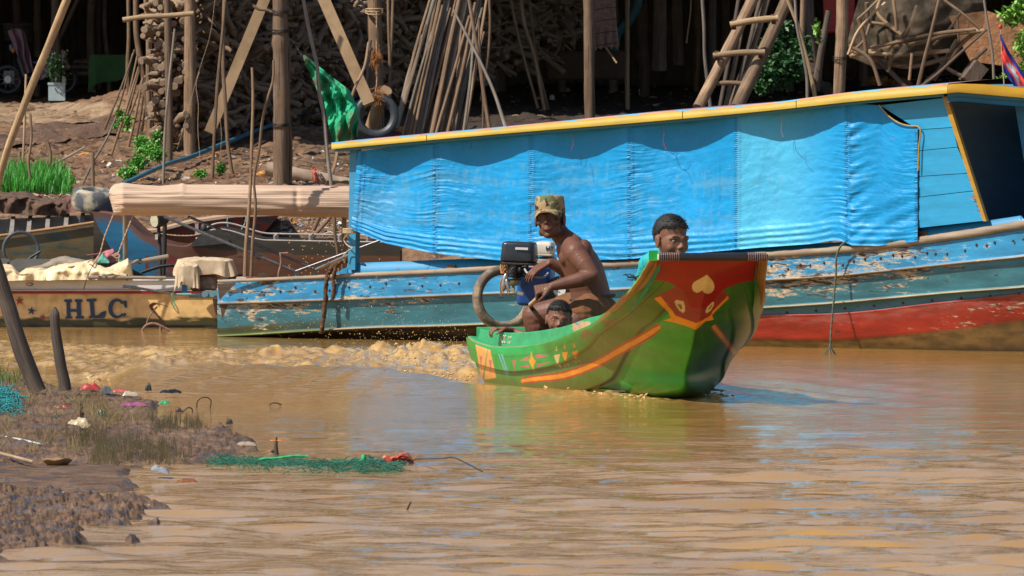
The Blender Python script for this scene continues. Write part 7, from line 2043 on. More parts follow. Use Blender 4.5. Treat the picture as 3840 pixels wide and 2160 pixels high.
# rubbish strewn over the slope: twigs, husks and scraps beyond counting
def litter(name, region, n, mats_, lab, sz=(.01, .05), seed=5):
    rg = random.Random(seed); k = 0
    m = MB()
    while k < n:
        x = rg.uniform(region[0], region[2]); y = rg.uniform(region[1], region[3])
        p = onbank(x, y); 
        k += 1
        L = rg.uniform(*sz); a = rg.uniform(0, math.pi); m.curm = rg.randrange(len(mats_))
        if rg.random() < .5:
            v = np.array([math.cos(a) * L, math.sin(a) * L, rg.uniform(-.2, .3) * L]); m.tube([p - v + [0, 0, .005], p + [0, 0, .012], p + v + [0, 0, .006]], rg.uniform(.0015, .005), 5)
        else:
            q = rotm(rg.uniform(0, 360), rg.uniform(-50, 50), rg.uniform(-50, 50)); s = L * .6
            m.add(np.array([[-s, -s * .6, 0], [s, -s * .5, .1 * s], [s * 1.1, s * .5, .4 * s], [-s * .8, s * .6, 0]]) @ q.T + p + [0, 0, .012], [(0, 1, 2, 3)])
    o = m.build(name, mats_, smooth=False); return tag(o, lab, 'litter', None, 'stuff')
BM = bpy.data.materials
LM = [BM['tan_card'], BM['dusty_pink'], BM['split_firewood'], BM['leaf_orange'], BM['pale_rag'], BM['grey_stone'], BM['red_earth']]
litter('ground_litter', (0, 560, 1330, 700), 520, LM, 'twigs, husks and scraps strewn over the sunlit bank', (.008, .04), 5)
litter('ground_litter', (1040, 815, 1320, 890), 260, LM + [BM['pale_rag']] * 2, 'rubbish and broken earth below the awning near the blue post', (.008, .035), 6)
litter('ground_litter', (1850, 240, 3150, 440), 420, LM[:3] + [BM['grey_stone']] * 3, 'scraps and chips on the black ground under the house', (.008, .04), 7)
litter('ground_litter', (3150, 180, 3840, 330), 420, LM[:4] + [BM['red_earth']] * 3, 'dry twigs and earth clods around the fish trap', (.01, .06), 8)

# vegetation: blades and leaf clumps
mat_grass = simple('fresh_green_grass', (.045, .26, .020), .55, 0, .45, 4, 0)
def blades(name, region, n, h, mt, lab, seed=3, cat='grass', w=.0035, bankside=True, lean=.35):
    rg = np.random.default_rng(seed); m = MB(); V = []; Fc = []
    for i in range(n):
        x = rg.uniform(region[0], region[2]); y = rg.uniform(region[1], region[3])
        p = onbank(x, y) if bankside else atz(x, y, .02)
        H = h * rg.uniform(.35, 1.1) * (1 + .35 * noise3(x * .02, 1.0)) * float(smoothstep(region[2] + 10, region[2] - 70, x + 30 * noise3(y * .05, 2.0))) + .01; a = rg.uniform(0, 6.28); l = rg.uniform(0, lean) * H
        v = np.array([math.cos(a) * l, math.sin(a) * l, H]); s = np.array([math.cos(a + 1.57), math.sin(a + 1.57), 0]) * w
        b = len(V); V += [p - s, p + s, p + v * .55 - s * .7 + [0, 0, 0], p + v * .55 + s * .7, p + v * [1.5, 1.5, .95]]
        Fc += [(b, b + 1, b + 3, b + 2), (b + 2, b + 3, b + 4)]
    m.add(np.array(V), Fc); return tag(m.build(name, mt), lab, cat, None, 'stuff')
blades('grass', (-60, 655, 285, 735), 3400, .15, mat_grass, 'bright green grass growing at the left edge of the bank')
def leafy(name, blobs, n, mt, lab, cat='bush', leaf=.02, seed=2, stems=None, d=None, group=None):
    rg = np.random.default_rng(seed); o = None
    tot = sum(b[2] * b[3] for b in blobs); m = MB(); V = []; Fc = []
    for (x, y, rx, ry, dd) in blobs:
        k = int(n * rx * ry / tot); c = at(x, y, dd); s = dd / F
        for i in range(k):
            u = rg.normal(size=3); u /= np.linalg.norm(u); u *= rg.random() ** .45
            p = c + u * np.array([rx * s, rx * s * .8, ry * s]) * (1 + .3 * noise3(u[0] * 3 + x, u[2] * 3, 0.0))
            A = rotm(rg.uniform(0, 360), rg.uniform(-60, 60), rg.uniform(-50, 50)); L = leaf * rg.uniform(.6, 1.3)
            q = np.array([[0, 0, 0], [L * .28, L * .5, .05 * L], [0, L, -.15 * L], [-L * .28, L * .5, .05 * L]]) @ A.T + p
            b = len(V); V += list(q); Fc.append((b, b + 1, b + 2, b + 3))
    m.add(np.array(V), Fc)
    root = thing(name, lab, cat, tuple(at(blobs[0][0], blobs[0][1] + blobs[0][3], blobs[0][4])), group)
    m.build('foliage', mt, root, smooth=False)
    m = MB()
    for (x, y, rx, ry, dd) in blobs:
        for k in range(3): m.tube(curve([at(x + (k - 1) * rx * .2, y + ry * 1.0, dd), at(x + (k - 1) * rx * .4, y, dd), at(x + (k - 1) * rx * .7, y - ry * .8, dd)], 8), np.linspace(.006, .002, 8), 5)
    m.build('stems', mat_pole_dark, root)
    return root
def leafmat(name, a, b):
    t = NT(name); n = t.noise(t.coords(), 25, 3, .6); t.base(t.mix(t.ramp(n, .35, .65), a, b)); t.rough(.45); t.b.inputs['Transmission Weight'].default_value = 0; return t.m
LF1 = leafmat('bright_weed_leaf', (.05, .24, .02, 1), (.12, .36, .04, 1)); LF2 = leafmat('dark_bush_leaf', (.02, .075, .02, 1), (.05, .13, .04, 1)); LF3 = leafmat('yellow_green_leaf', (.10, .26, .03, 1), (.22, .42, .06, 1))
leafy('weed', [(560, 560, 55, 30, 67.6), (590, 580, 40, 26, 67.4), (520, 610, 40, 30, 66.8), (480, 650, 45, 26, 66.3), (530, 530, 30, 26, 68.2), (590, 520, 22, 34, 68.4)], 2600, LF1, 'bright green weed clump climbing the bank below the firewood', leaf=.026)
leafy('weed', [(452, 430, 18, 26, 68.5), (480, 460, 16, 30, 68.3), (435, 470, 14, 14, 68.3)], 260, LF1, 'leafy shoots growing through the heap of slim poles', leaf=.030, seed=5)
leafy('weed', [(752, 652, 26, 16, 66.5)], 260, LF1, 'small green weed left of the two slim poles', leaf=.022, seed=6)
leafy('weed', [(830, 630, 24, 20, 66.8)], 260, LF1, 'small green weed between the feet of the two slim poles', leaf=.022, seed=7)
leafy('bush', [(2930, 130, 50, 60, 71.2), (2890, 210, 60, 70, 71.0), (2940, 260, 70, 70, 70.8), (3010, 190, 30, 60, 71.0), (2870, 300, 50, 50, 70.7)], 5200, LF2, 'dark green leafy bush right of the ladder', leaf=.045, seed=8)
leafy('bush', [(3800, 60, 55, 40, 66.8), (3840, 20, 50, 40, 66.8), (3850, 170, 50, 60, 66.6), (3790, 300, 60, 22, 66.4), (3860, 260, 40, 50, 66.5), (3745, 320, 20, 14, 66.4)], 1300, LF3, 'light green bush with sunlit leaves at the upper right corner', leaf=.042, seed=9)
leafy('shoot', [(3064, 110, 16, 30, 70.4), (3070, 150, 14, 14, 70.4)], 50, LF3, 'single light green shoot left of the thick post', leaf=.05, seed=10)

# fish trap: split bamboo frame covered with dark net
def fish_trap():
    o = thing('fish_trap', 'large half round fish trap of bent sticks and dark net lying on the bank', 'fish trap', tuple(at(3430, 310, 67.2)))
    d0 = 67.0
    t = NT('dark_fishing_net'); v = t.coords('UV', (260, 130, 1))
    w = t.n('ShaderNodeTexBrick'); w.offset = 0; w.inputs['Scale'].default_value = 1; w.inputs['Mortar Size'].default_value = .13; w.inputs['Brick Width'].default_value = 1; w.inputs['Row Height'].default_value = 1
    w.inputs['Mortar Smooth'].default_value = .1
    t.l(v, w.inputs['Vector'])
    nn = t.noise(t.coords(), 6, 4); t.base(t.mix(t.ramp(nn, .4, .6), (.06, .045, .03, 1), (.15, .11, .07, 1))); t.rough(.9)
    al = t.math('MAXIMUM', w.outputs['Fac'], t.math('MULTIPLY', t.ramp(nn, .45, .60), .18)); t.l(al, t.b.inputs['Alpha'])
    u = np.linspace(0, 1, 90)[None]; f = np.linspace(0, 1, 60)[:, None]
    lx = interp(f, [(0, 3292), (.2, 3225), (.4, 3205), (.6, 3190), (.8, 3178), (1, 3185)]); rx = interp(f, [(0, 3640), (.3, 3700), (.6, 3690), (.8, 3670), (1, 3560)])
    X = lx + (rx - lx) * u; Y = -70 + f * (interp(u, [(0, 285), (.3, 330), (.7, 310), (1, 260)])) + 12 * noise3(u * 3, f * 3)
    D = d0 - .35 * np.sin(u * math.pi) * np.sin(np.clip(f, 0, 1) * math.pi * .6 + .5) + .03 * noise3(u * 6, f * 6, 2.0)
    m = MB(); m.grid(at(X, Y, D)); m.build('net', t.m, o)
    sticks = [[(3292, 0), (3230, 60), (3218, 70)], [(3218, 70), (3238, 130), (3250, 210)], [(3180, 205), (3240, 150), (3262, 90)], [(3185, 210), (3300, 185), (3450, 160), (3560, 130), (3690, 115)], [(3182, 170), (3260, 220), (3300, 320)], [(3265, 180), (3400, 150), (3520, 125), (3660, 110)],
              [(3268, 85), (3330, 95), (3360, 105)], [(3250, 10), (3255, 78)], [(3350, 0), (3358, 60), (3364, 115)], [(3300, 0), (3290, 40), (3340, 100), (3380, 130)], [(3440, 20), (3400, 120), (3330, 180)], [(3600, 50), (3560, 110), (3500, 170)], [(3180, 205), (3215, 120), (3265, 60), (3320, 10)], [(3540, 0), (3620, 60), (3675, 110)],
              [(3668, 110), (3600, 170), (3560, 230), (3470, 310)], [(3330, 110), (3345, 180), (3330, 270)], [(3420, 200), (3410, 300)], [(3590, 75), (3595, 160)], [(3200, 195), (3380, 205), (3560, 190)], [(3255, 215), (3400, 250), (3560, 215)]]
    rg = random.Random(4)
    for i, s in enumerate(sticks):
        dd = d0 - .38 + .25 * (i % 4) / 4 + .2 * (max(0, (s[0][0] - 3500)) / 300)
        n = 16; C = curve([at(x, y, dd + rg.uniform(-.02, .02)) for x, y in s], n); m = MB(); m.tube(C, rg.uniform(.008, .018) * (1 + .1 * noise3(np.linspace(0, 5, n), i)), 7); m.build('stick', W_ if i % 3 else T_, o)
fish_trap()
mat_brown_slab = simple('dry_sack_cloth', (.30, .17, .10), .95, 0, .35, 20, .5, .01)
m = MB(); q = np.array([at(x, y, 68.3) for x, y in ((3560, 60), (3700, 40), (3850, 90), (3860, 260), (3640, 230), (3600, 150))]); m.prism(q, (0, .1, 0)); tag(m.build('earth_ledge', BM['red_earth']), 'lit reddish earth ledge behind the fish trap and the flag', 'ledge')
m = MB(); m.box(at(3655, 275, 66.3), (.11, .10, .16), rotm(10, 0, 38)); tag(m.build('burnt_log', K_), 'short dark sawn log slanting below the right end of the fish trap', 'log')
for i, (p, w) in enumerate((([(3590, 150), (3550, 220), (3500, 300)], 20), ([(3480, 180), (3560, 260), (3640, 300)], 16), ([(3300, 230), (3360, 290), (3400, 330)], 18), ([(3700, 180), (3640, 240), (3600, 300)], 14))):
    loose('root', p, w, K_, 'dark gnarled root under the fish trap', 'root', 66.8)['group'] = 'dark roots under the fish trap'

# things in the shade at the left
def shade_things():
    o = thing('motorbike', 'dark motorbike parked under the house, mostly covered by a pinkish cloth', 'motorbike', tuple(at(120, 345, 76.5)))
    d = 76.5
    for x in (30, 235):
        a = np.linspace(0, 2 * np.pi, 50, endpoint=False); c = at(x, 298, d); m = MB()
        m.tube(c + np.stack([np.cos(a) * .105, 0 * a, np.sin(a) * .105], -1), .016, 8, closed=True); w_ = m.build('wheel', mat_tyre, o)
        m = MB(); m.tube([c - [0, .02, 0], c + [0, .02, 0]], .03, 14)
        for k in range(10): m.tube([c, c + [math.cos(k * .628) * .1, 0, math.sin(k * .628) * .1]], .0015, 4)
        m.build('rim', mat_steel, w_)
    m = MB(); m.ell(at(60, 185, d - .05), (.045, .05, .05)); limb(m, [at(62, 190, d), at(95, 290, d), at(170, 300, d)], [.045, .05, .04]); limb(m, [at(100, 240, d), at(230, 225, d)], [.05, .045]); remesh(m, 'body', simple('black_gloss_fairing', (.012, .018, .035), .15, 0, .1, 10, 0), o, .01, 3)
    m = MB(); m.ell(at(50, 188, d - .10), (.020, .016, .026)); m.build('indicator', simple('orange_lens', (.7, .2, .04), .15), o)
    m = MB(); m.ell(at(42, 178, d - .09), (.018, .02, .03)); m.build('headlight', simple('blue_glass', (.12, .3, .4), .08), o)
    m = MB(); m.tube(curve([at(28, 130, d), at(50, 118, d), at(72, 125, d), at(70, 160, d)], 16), .008, 8); m.build('handlebar', mat_blackdull, o)
    m = MB(); m.box(at(34, 290, d + .05), (.09, .06, .11)); m.build('engine_block', simple('grey_alloy', (.22, .21, .19), .5, .3, .4, 20, .3), o)
    t = simple('mauve_cloth', (.34, .20, .24), .9, 0, .25, 10, .4, .01)
    def cloth(x0, y0, x1, y1, x2, y2, x3, y3, nm, lab, seed):
        u, v = np.meshgrid(np.linspace(0, 1, 50), np.linspace(0, 1, 60)); X = (x0 * (1 - u) + x1 * u) * (1 - v) + (x3 * (1 - u) + x2 * u) * v; Y = (y0 * (1 - u) + y1 * u) * (1 - v) + (y3 * (1 - u) + y2 * u) * v
        m = MB(); m.grid(at(X + 5 * noise3(v * 3, u, seed), Y - 10 * np.sin(u * math.pi) * (1 - v), d - .22 + .035 * np.sin(u * 13 + v * 5 + seed) + .03 * noise3(u * 4, v * 4, seed))); m.grid(at(X + 5 * noise3(v * 3, u, seed), Y - 10 * np.sin(u * math.pi) * (1 - v), d - .19 + .035 * np.sin(u * 13 + v * 5 + seed)), flip=True); tag(m.build('cloth', t), lab, 'cloth')
    cloth(28, 118, 90, 115, 130, 270, 92, 275, 'c', 'mauve cloth hanging from the motorbike handlebar', 1.0)
    cloth(165, 200, 245, 190, 262, 255, 150, 300, 'c', 'mauve cloth draped over the back of the motorbike, behind the plant', 4.0)
    o = thing('potted_plant', 'small green plant in a pale blue square pot under the house', 'plant', tuple(at(214, 378, 74.5)))
    m = MB(); m.box(at(214, 345, 74.6), (.135, .13, .14), None, None, 1.0); m.box(at(214, 314, 74.6), (.145, .14, .02)); m.build('pot', simple('pale_blue_plastic', (.34, .42, .44), .5, 0, .15, 20, .1), o, smooth=False)
    m = MB(); rgx = np.random.default_rng(3)
    for i in range(420):
        p = at(206 + rgx.normal(0, 22), 245 + rgx.normal(0, 24), 74.5 + rgx.normal(0, .04)); A = rotm(rgx.uniform(0, 360), rgx.uniform(-60, 60), 0); L = .03
        m.add(np.array([[0, 0, 0], [L * .3, L * .5, 0], [0, L, 0], [-L * .3, L * .5, 0]]) @ A.T + p, [(0, 1, 2, 3)])
    m.build('leaves', LF2, o, smooth=False)
    m = MB(); m.tube([at(210, 312, 74.55), at(206, 250, 74.5)], .006, 6); m.build('stem', T_, o)
    # table with green cloth
    tb = thing('table', 'small dark table standing under the green cloth', 'table', tuple(at(420, 345, 76.2)))
    m = MB(); m.box(at(420, 212, 76.2), (.34, .34, .012)); m.build('tabletop', K_, tb, smooth=False)
    for sx in (-1, 1):
        for sy in (-1, 1): m = MB(); m.box(at(420, 280, 76.2) + [sx * .14, sy * .14, 0], (.025, .025, .29)); m.build('leg', K_, tb, smooth=False)
    u = np.linspace(0, 1, 90)[None]; v = np.linspace(0, 1, 60)[:, None]
    a = u * 2 * np.pi; e = .35; sq = lambda q: np.sign(q) * np.abs(q) ** e
    c = at(420, 205, 76.2); r = np.clip(v / .3, 0, 1); dr = np.clip((v - .3) / .7, 0, 1); H = .27 + .05 * np.sin(a * 2 + 1) - .10 * np.exp(-((u - .83) / .05) ** 2)
    k = 1 + .06 * dr * np.sin(a * 9); P = np.stack([c[0] + .19 * r * sq(np.cos(a)) * k, c[1] + .19 * r * sq(np.sin(a)) * k, c[2] - H * dr], -1)
    m = MB(); m.grid(P); tag(m.build('tablecloth', simple('moss_green_cloth', (.045, .12, .035), .95, 0, .2, 10, .3)), 'moss green cloth hanging over the small table', 'tablecloth')
    o = thing('basket_tub', 'big dark round wooden tub in the shade behind the motorbike', 'tub', tuple(at(68, 155, 79)))
    m = MB(); m.tube([at(68, 152, 79), at(68, 120, 79), at(68, 90, 79)], [.115, .125, .13], 30, cap=False); m.build('wall', simple('dim_basket', (.07, .055, .045), .9, 0, .4, 30, .6), o); m = MB(); a = np.linspace(0, 2 * np.pi, 40, endpoint=False); m.tube(at(68, 90, 79) + np.stack([np.cos(a) * .132, np.sin(a) * .132, 0 * a], -1), .008, 6, closed=True); m.build('rim', K_, o)
    m = MB()
    for x, y, w, h in ((310, 250, .20, .03), (310, 275, .20, .03), (315, 230, .18, .03)): m.box(at(x, y, 77.5), (w, .2, h))
    tag(m.build('plank_stack', K_), 'dark stack of planks between the plant and the green cloth', 'planks')
    m = MB(); q = np.array([at(x, y, 72.9) for x, y in ((3086, -80), (3210, -80), (3200, 118), (3090, 126))]); n = 26
    P = []; 
    for j in range(n): f = j / (n - 1); P.append([q[0] * (1 - f) + q[3] * f + [0, .03 * (j % 2), 0], q[1] * (1 - f) + q[2] * f + [0, .03 * (j % 2), 0]])
    m.grid(np.array(P)); tag(m.build('red_screen', simple('red_slatted_plastic', (.42, .02, .015), .5, 0, .3, 8, .1)), 'red slatted screen hanging behind the thick post at the upper right', 'screen')
shade_things()

# old net spread over the slope at the left and dark sheets on the shore
m = MB(); u, v = np.meshgrid(np.linspace(-60, 470, 160), np.linspace(392, 470, 40)); P = np.array([onbank(a, b) for a, b in zip(u.ravel(), v.ravel())]).reshape(u.shape + (3,)); P[..., 2] += .012 + .03 * np.clip(fbm(P[..., 0] * 4, P[..., 1] * 2, 2.0, 3), -.3, 1)
t = NT('sand_brown_netting'); n = t.noise(t.coords(), 8, 6, .7); t.base(t.mix(t.ramp(n, .4, .6), (.19, .12, .07, 1), (.30, .21, .13, 1))); t.rough(.95); t.bump(t.noise(t.coords(), 90, 3), .6, .008)
m.grid(P); tag(m.build('netting', t.m), 'old sand coloured netting spread over the slope at the upper left', 'netting')
m = MB(); u, v = np.meshgrid(np.linspace(-60, 440, 160), np.linspace(480, 545, 30)); v = v + interp(u, [(-60, 25), (440, -35)]); P = np.array([onbank(a, b) for a, b in zip(u.ravel(), v.ravel())]).reshape(u.shape + (3,)); P[..., 2] += .015 + .03 * np.clip(fbm(P[..., 0] * 4, P[..., 1] * 2, 6.0, 3), -.3, 1)
m.grid(P); tag(m.build('netting', simple('dark_brown_netting', (.115, .065, .042), .95, 0, .4, 30, .6, .01)), 'dark brown netting laid in a strip across the slope above the grass', 'netting')
crumpled('dark_sheet', [(250, 735, 800), (300, 722, 790), (400, 728, 780), (470, 745, 790)], 63.9, .3, simple('rust_brown_sheet', (.14, .055, .04), .8, 0, .4, 10, .4, .01), 'rust brown sheet crumpled on the shore behind the pale tyre', 'sheet', 3.0, .05, 60)
crumpled('dark_sheet', [(-80, 715, 800), (40, 714, 800), (120, 730, 805), (250, 745, 810)], 64.0, .3, BM['dark_brown_netting'], 'dark brown net heaped on the shore below the green grass', 'netting', 7.0, .06, 70)
litter('shore_litter', (-40, 720, 300, 800), 260, LM, 'sticks and scraps tangled in the net below the grass', (.01, .06), 15)

# stilt houses whose floors shade the ground (floor, walls and roof are above the picture)
def house():
    o = thing('stilt_house', 'raised wooden house on stilts whose floor shades the bank', 'house', (0, 78, 1.5))
    m = MB()
    for i in range(60):
        y = 74.0 + i * .25 ; m.box((0 + (.0), y + .11, 3.15), (26, .235, .04))
    m.build('floor', plank_mat('dark_floor_planks', (.08, .055, .04), (.13, .09, .06)), o, smooth=False)
    m = MB(); m.box((0, 74.3, 4.4), (26, .06, 2.4)); m.box((-13, 81, 4.4), (.06, 14, 2.4)); m.box((13, 81, 4.4), (.06, 14, 2.4)); m.build('wall', plank_mat('house_wall_boards', (.045, .030, .020), (.085, .058, .038), (12, 12, 1)), o, smooth=False)
    m = MB(); P = np.array([[[x, y, z] for x in (-13.8, 13.8)] for y, z in ((73.0, 5.4), (81, 7.6), (90, 5.2))]); m.grid(P); m.grid(P - [0, 0, .05], flip=True); m.build('roof', simple('rusty_tin_roof', (.07, .045, .032), .8, 0), o, smooth=False)
    m = MB(); m.box((0, 88.8, 2.3), (26, .06, 1.8)); m.box((-12.9, 81, 2.3), (.06, 14, 1.8)); m.build('back_screen', K_, o, smooth=False)  # backdrop added so that the space under the house stays dark
    # unseen roof added to shade the firewood, cut to where shade falls
    o = thing('lean_to', 'added unseen roof that shades the firewood stack', 'roof', (-.6, 72, 1.3))
    m = MB(); P = np.array([[[x, y, z] for x in (-2.78, -1.8)] for y, z in ((68.5, 2.72), (74.6, 3.05))]); m.grid(P, flip=True); m.grid(P + [0, 0, .05]); P = np.array([[[x, y, z] for x in (-1.8, 2.4)] for y, z in ((71.6, 2.8), (74.6, 3.05))]); m.grid(P, flip=True); m.grid(P + [0, 0, .05]); m.build('roof', bpy.data.materials['rusty_tin_roof'], o, smooth=False)
house()
# flag on the roof visor
def flag():
    o = thing('flag', 'red and blue flag with white temple on a stick above the boat roof', 'flag', tuple(at(3764, 330, 56.0)))
    d = 56.0
    m = MB(); m.tube([at(3752, 95, d), at(3757, 210, d), at(3766, 322, d)], .0038, 8); m.build('stick', T_, o)
    m = MB(); m.ell(at(3751, 100, d), (.012, .01, .014), bump=.4); m.build('knot', simple('red_knot', (.5, .06, .03), .7), o)
    nx, ny = 90, 90; u, v = np.meshgrid(np.linspace(0, 1, nx), np.linspace(0, 1, ny))
    # u along the fly (down to the right, hanging), v across the stripes
    top = curve([np.array([3750, 118, 0.]), np.array([3772, 170, 0.]), np.array([3815, 240, 0.]), np.array([3880, 330, 0.])], nx); bot = curve([np.array([3756, 262, 0.]), np.array([3775, 285, 0.]), np.array([3800, 320, 0.]), np.array([3822, 366, 0.])], nx)
    X = top[None, :, 0] * (1 - v) + bot[None, :, 0] * v; Y = top[None, :, 1] * (1 - v) + bot[None, :, 1] * v
    P = at(X, Y, d + .03 * np.sin(v * 7 + u * 3) * u + .02 * noise3(u * 3, v * 4))
    C = np.zeros((ny, nx, 4)); C[...] = (.015, .015, .17, 0)
    red = (v > .22) & (v < .74); C[red, :3] = (.62, .035, .020)
    cx = (u - .5) / .5; cy = (v - .48) / .26
    temple = (np.abs(cx) < .46) & (cy > .05) & (cy < .42) | (np.abs(cx) < .13) & (cy > -.75) & (cy < .1) | (np.abs(np.abs(cx) - .26) < .08) & (cy > -.35) & (cy < .1) | (np.abs(cx) < .54) & (cy > .42) & (cy < .60)
    C[temple, :3] = (.42, .38, .38)
    t = NT('flag_cloth'); a = t.n('ShaderNodeAttribute'); a.attribute_name = 'Col'; t.base(a.outputs['Color']); t.rough(.7)
    m = MB(); m.grid(P, None, C); m.build('cloth', t.m, o)
flag()
# ---------------------------------------------------------------- foreground mud spit
LOBE1 = [(-400, 1330), (0, 1372), (120, 1420), (250, 1440), (420, 1446), (560, 1475), (620, 1500), (600, 1560), (700, 1590), (840, 1590), (960, 1640), (985, 1700), (840, 1745), (640, 1765), (420, 1775), (330, 1790), (0, 1800), (-400, 1810)]
LOBE2 = [(-400, 1790), (0, 1800), (140, 1812), (300, 1835), (480, 1850), (640, 1895), (690, 1912), (560, 1930), (500, 1975), (440, 2010), (330, 2020), (260, 2060), (100, 2098), (-400, 2150)]
EXTRA = [[(780, 1605), (830, 1600), (850, 1615), (810, 1620)], [(545, 1955), (600, 1958), (590, 1970), (550, 1970)], [(470, 2015), (520, 2020), (490, 2030)], [(550, 1455), (575, 1458), (572, 1470), (548, 1468)]]
def spit():
    xs = np.arange(-420, 1040, 3.2); ys = np.concatenate([np.arange(1330, 2170, 2.6)])
    X, Y = np.meshgrid(xs, ys)
    P = atz(X, Y, 0.0)
    n = fbm(P[..., 0] * 7, P[..., 1] * 2.0, 1.0, 4); n2 = fbm(P[..., 0] * 26, P[..., 1] * 9, 4.0, 4, 2.1, .6)
    a = distpoly(X, Y, LOBE1) + 14 * n; b = distpoly(X, Y, LOBE2) + 16 * n
    h1 = .040 * smoothstep(-10, 60, a) + .03 * smoothstep(40, 160, a) * (X < 300); h2 = .034 * smoothstep(-6, 40, b) + .016 * smoothstep(30, 120, b)
    wet = .032 * smoothstep(60, -60, X - 480 - 60 * n) * smoothstep(1730, 1760, Y) * smoothstep(1880, 1840, Y)
    h = np.maximum(h1, h2); h = np.maximum(h, wet)
    for e in EXTRA: h = np.maximum(h, .030 * smoothstep(-6, 8, distpoly(X, Y, e) + 3 * n))
    rough = np.where(b > -5, 1.25, .8) * smoothstep(.004, .03, h) * np.where(wet >= h - 1e-6, .15, 1)
    z = -.012 + h + rough * (.010 * n + .0135 * np.clip(n2, -.6, 1.2))
    P[..., 2] = z
    far = smoothstep(-300, -420, X)
    m = MB(); m.grid(P, None, None)
    # carry the mud on to the left outside the picture
    L = P[:, :1].copy(); L2 = L.copy(); L2[..., 0] -= 12; L2[..., 2] = np.maximum(L[..., 2], .05); m.grid(np.concatenate([L2, L], 1))
    t = NT('wet_mud'); v = t.coords(); a = t.noise(v, 12, 7, .7); b = t.noise(t.coords('Object', (1, .5, 1)), 3, 5, .6)
    c = t.mix(t.ramp(a, .35, .62), (.040, .022, .012, 1), (.17, .098, .055, 1)); c = t.mix(t.math('MULTIPLY', t.ramp(b, .5, .66), .5), c, (.22, .14, .085, 1)); t.base(c)
    t.rough(t.ramp(t.noise(v, 6, 4), .40, .52, (.22,) * 3, (.85,) * 3)); t.b.inputs['Specular IOR Level'].default_value = .25; t.bump(t.noise(v, 60, 6, .7), .5, .008)
    o = m.build('mud_bank', t.m, origin=(-2, 40, 0)); tag(o, kind='structure')
    return h
spit()
def spit_z(px, py): 
    """ground point of the spit near a pixel"""
    return atz(px, py, .035)
def stalks(region_polys, n, h, mt, lab, seed, w=.0016, curl=.5):
    rg = np.random.default_rng(seed); V = []; Fc = []; k = 0
    while k < n:
        poly = region_polys[rg.integers(len(region_polys))]; x0 = min(p[0] for p in poly); x1 = max(p[0] for p in poly); y0 = min(p[1] for p in poly); y1 = max(p[1] for p in poly)
        x = rg.uniform(x0, x1); y = rg.uniform(y0, y1)
        dp = distpoly(np.array([x]), np.array([y]), poly)[0] + 25 * noise3(x * .02, y * .05, 3.0)
        if dp < rg.uniform(-10, 40) or noise3(x * .03, y * .04, 7.0) < rg.uniform(-.6, .3): continue
        k += 1; p = atz(x, y, .02); H = h * rg.uniform(.15, 1.0) * (1 + .5 * noise3(x * .02, y * .02)); a = rg.uniform(0, 6.28); b = len(V); s = np.array([w, 0, 0]) * rg.uniform(.6, 1.4)
        d1 = np.array([math.cos(a), math.sin(a) * .6, 0]) * H * rg.uniform(0, curl)
        for f in (0, .35, .7, 1.0):
            q = p + np.array([0, 0, H * f * (1 - .2 * f * rg.random())]) + d1 * f * f; V += [q - s * (1 - f * .8), q + s * (1 - f * .8)]
        Fc += [(b, b + 1, b + 3, b + 2), (b + 2, b + 3, b + 5, b + 4), (b + 4, b + 5, b + 7, b + 6)]
    m = MB(); m.add(np.array(V), Fc); return tag(m.build('dry_grass', mt), lab, 'grass', None, 'stuff')
t = NT('dry_stalks'); n = t.noise(t.coords(), 9, 4); t.base(t.mix(t.ramp(n, .4, .6), (.14, .095, .040, 1), (.27, .20, .09, 1))); t.rough(.9); DRY = t.m
t = NT('dark_stalks'); n = t.noise(t.coords(), 9, 4); t.base(t.mix(t.ramp(n, .4, .6), (.060, .045, .022, 1), (.12, .095, .04, 1))); t.rough(.9); DRK = t.m
stalks([[(-60, 1430), (200, 1450), (420, 1500), (430, 1620), (200, 1640), (-60, 1620)], [(-60, 1450), (120, 1460), (120, 1600), (-60, 1640)], [(280, 1500), (620, 1570), (560, 1600), (260, 1580)], [(-60, 1600), (300, 1620), (330, 1720), (-60, 1700)]], 4600, .075, DRY, 'tangled dry straw on the mud spit at the left edge', 1, .0015, 1.0)
stalks([[(330, 1640), (560, 1640), (720, 1700), (680, 1748), (340, 1745)], [(360, 1660), (640, 1680), (640, 1745), (340, 1740)], [(560, 1580), (760, 1590), (780, 1620), (560, 1640)], [(150, 1600), (400, 1620), (420, 1700), (200, 1700)]], 2300, .085, DRK, 'dark upright dead stalks at the tip of the mud spit', 2, .0013, .25)
stalks([[(-40, 1400), (110, 1440), (100, 1470), (-40, 1440)]], 200, .10, leafmat('olive_blade', (.07, .12, .02, 1), (.15, .17, .05, 1)), 'green blades round the leaning stake in the foreground', 3, .003, .7)

# two stakes standing in the mud
def fstake(pts, w, d, lab, mt, tip=False):
    C = curve([at(x, y, d) for x, y in pts], 40); f = np.linspace(0, 1, 40)
    r = (w[0] + (w[1] - w[0]) * f) / 2 * d / F * (1 + .05 * noise3(f * 6, w[0] * 1.0))
    if tip: r = r * smoothstep(-.02, .10, f) ** .6 * 1.0 + .001
    m = MB(); a = np.arange(14) * 2 * np.pi / 14; m.tube(C, r[:, None] * (1 + .08 * noise3(np.cos(a)[None] * 2, np.sin(a)[None] * 2, f[:, None] * 4)), 14)
    return tag(m.build('stake', mt), lab, 'stake')
FG = pole_mat('foreground_stake_wood', (.075, .055, .042), (.17, .125, .095))
fstake([(-60, 880), (-10, 1020), (40, 1180), (90, 1340), (142, 1470)], (54, 66), 47.2, 'thick weathered stake leaning at the left edge in the foreground', FG)
fstake([(205, 1150), (208, 1230), (222, 1330), (246, 1465)], (34, 44), 47.0, 'pointed dark stake standing in the foreground mud', FG, True)

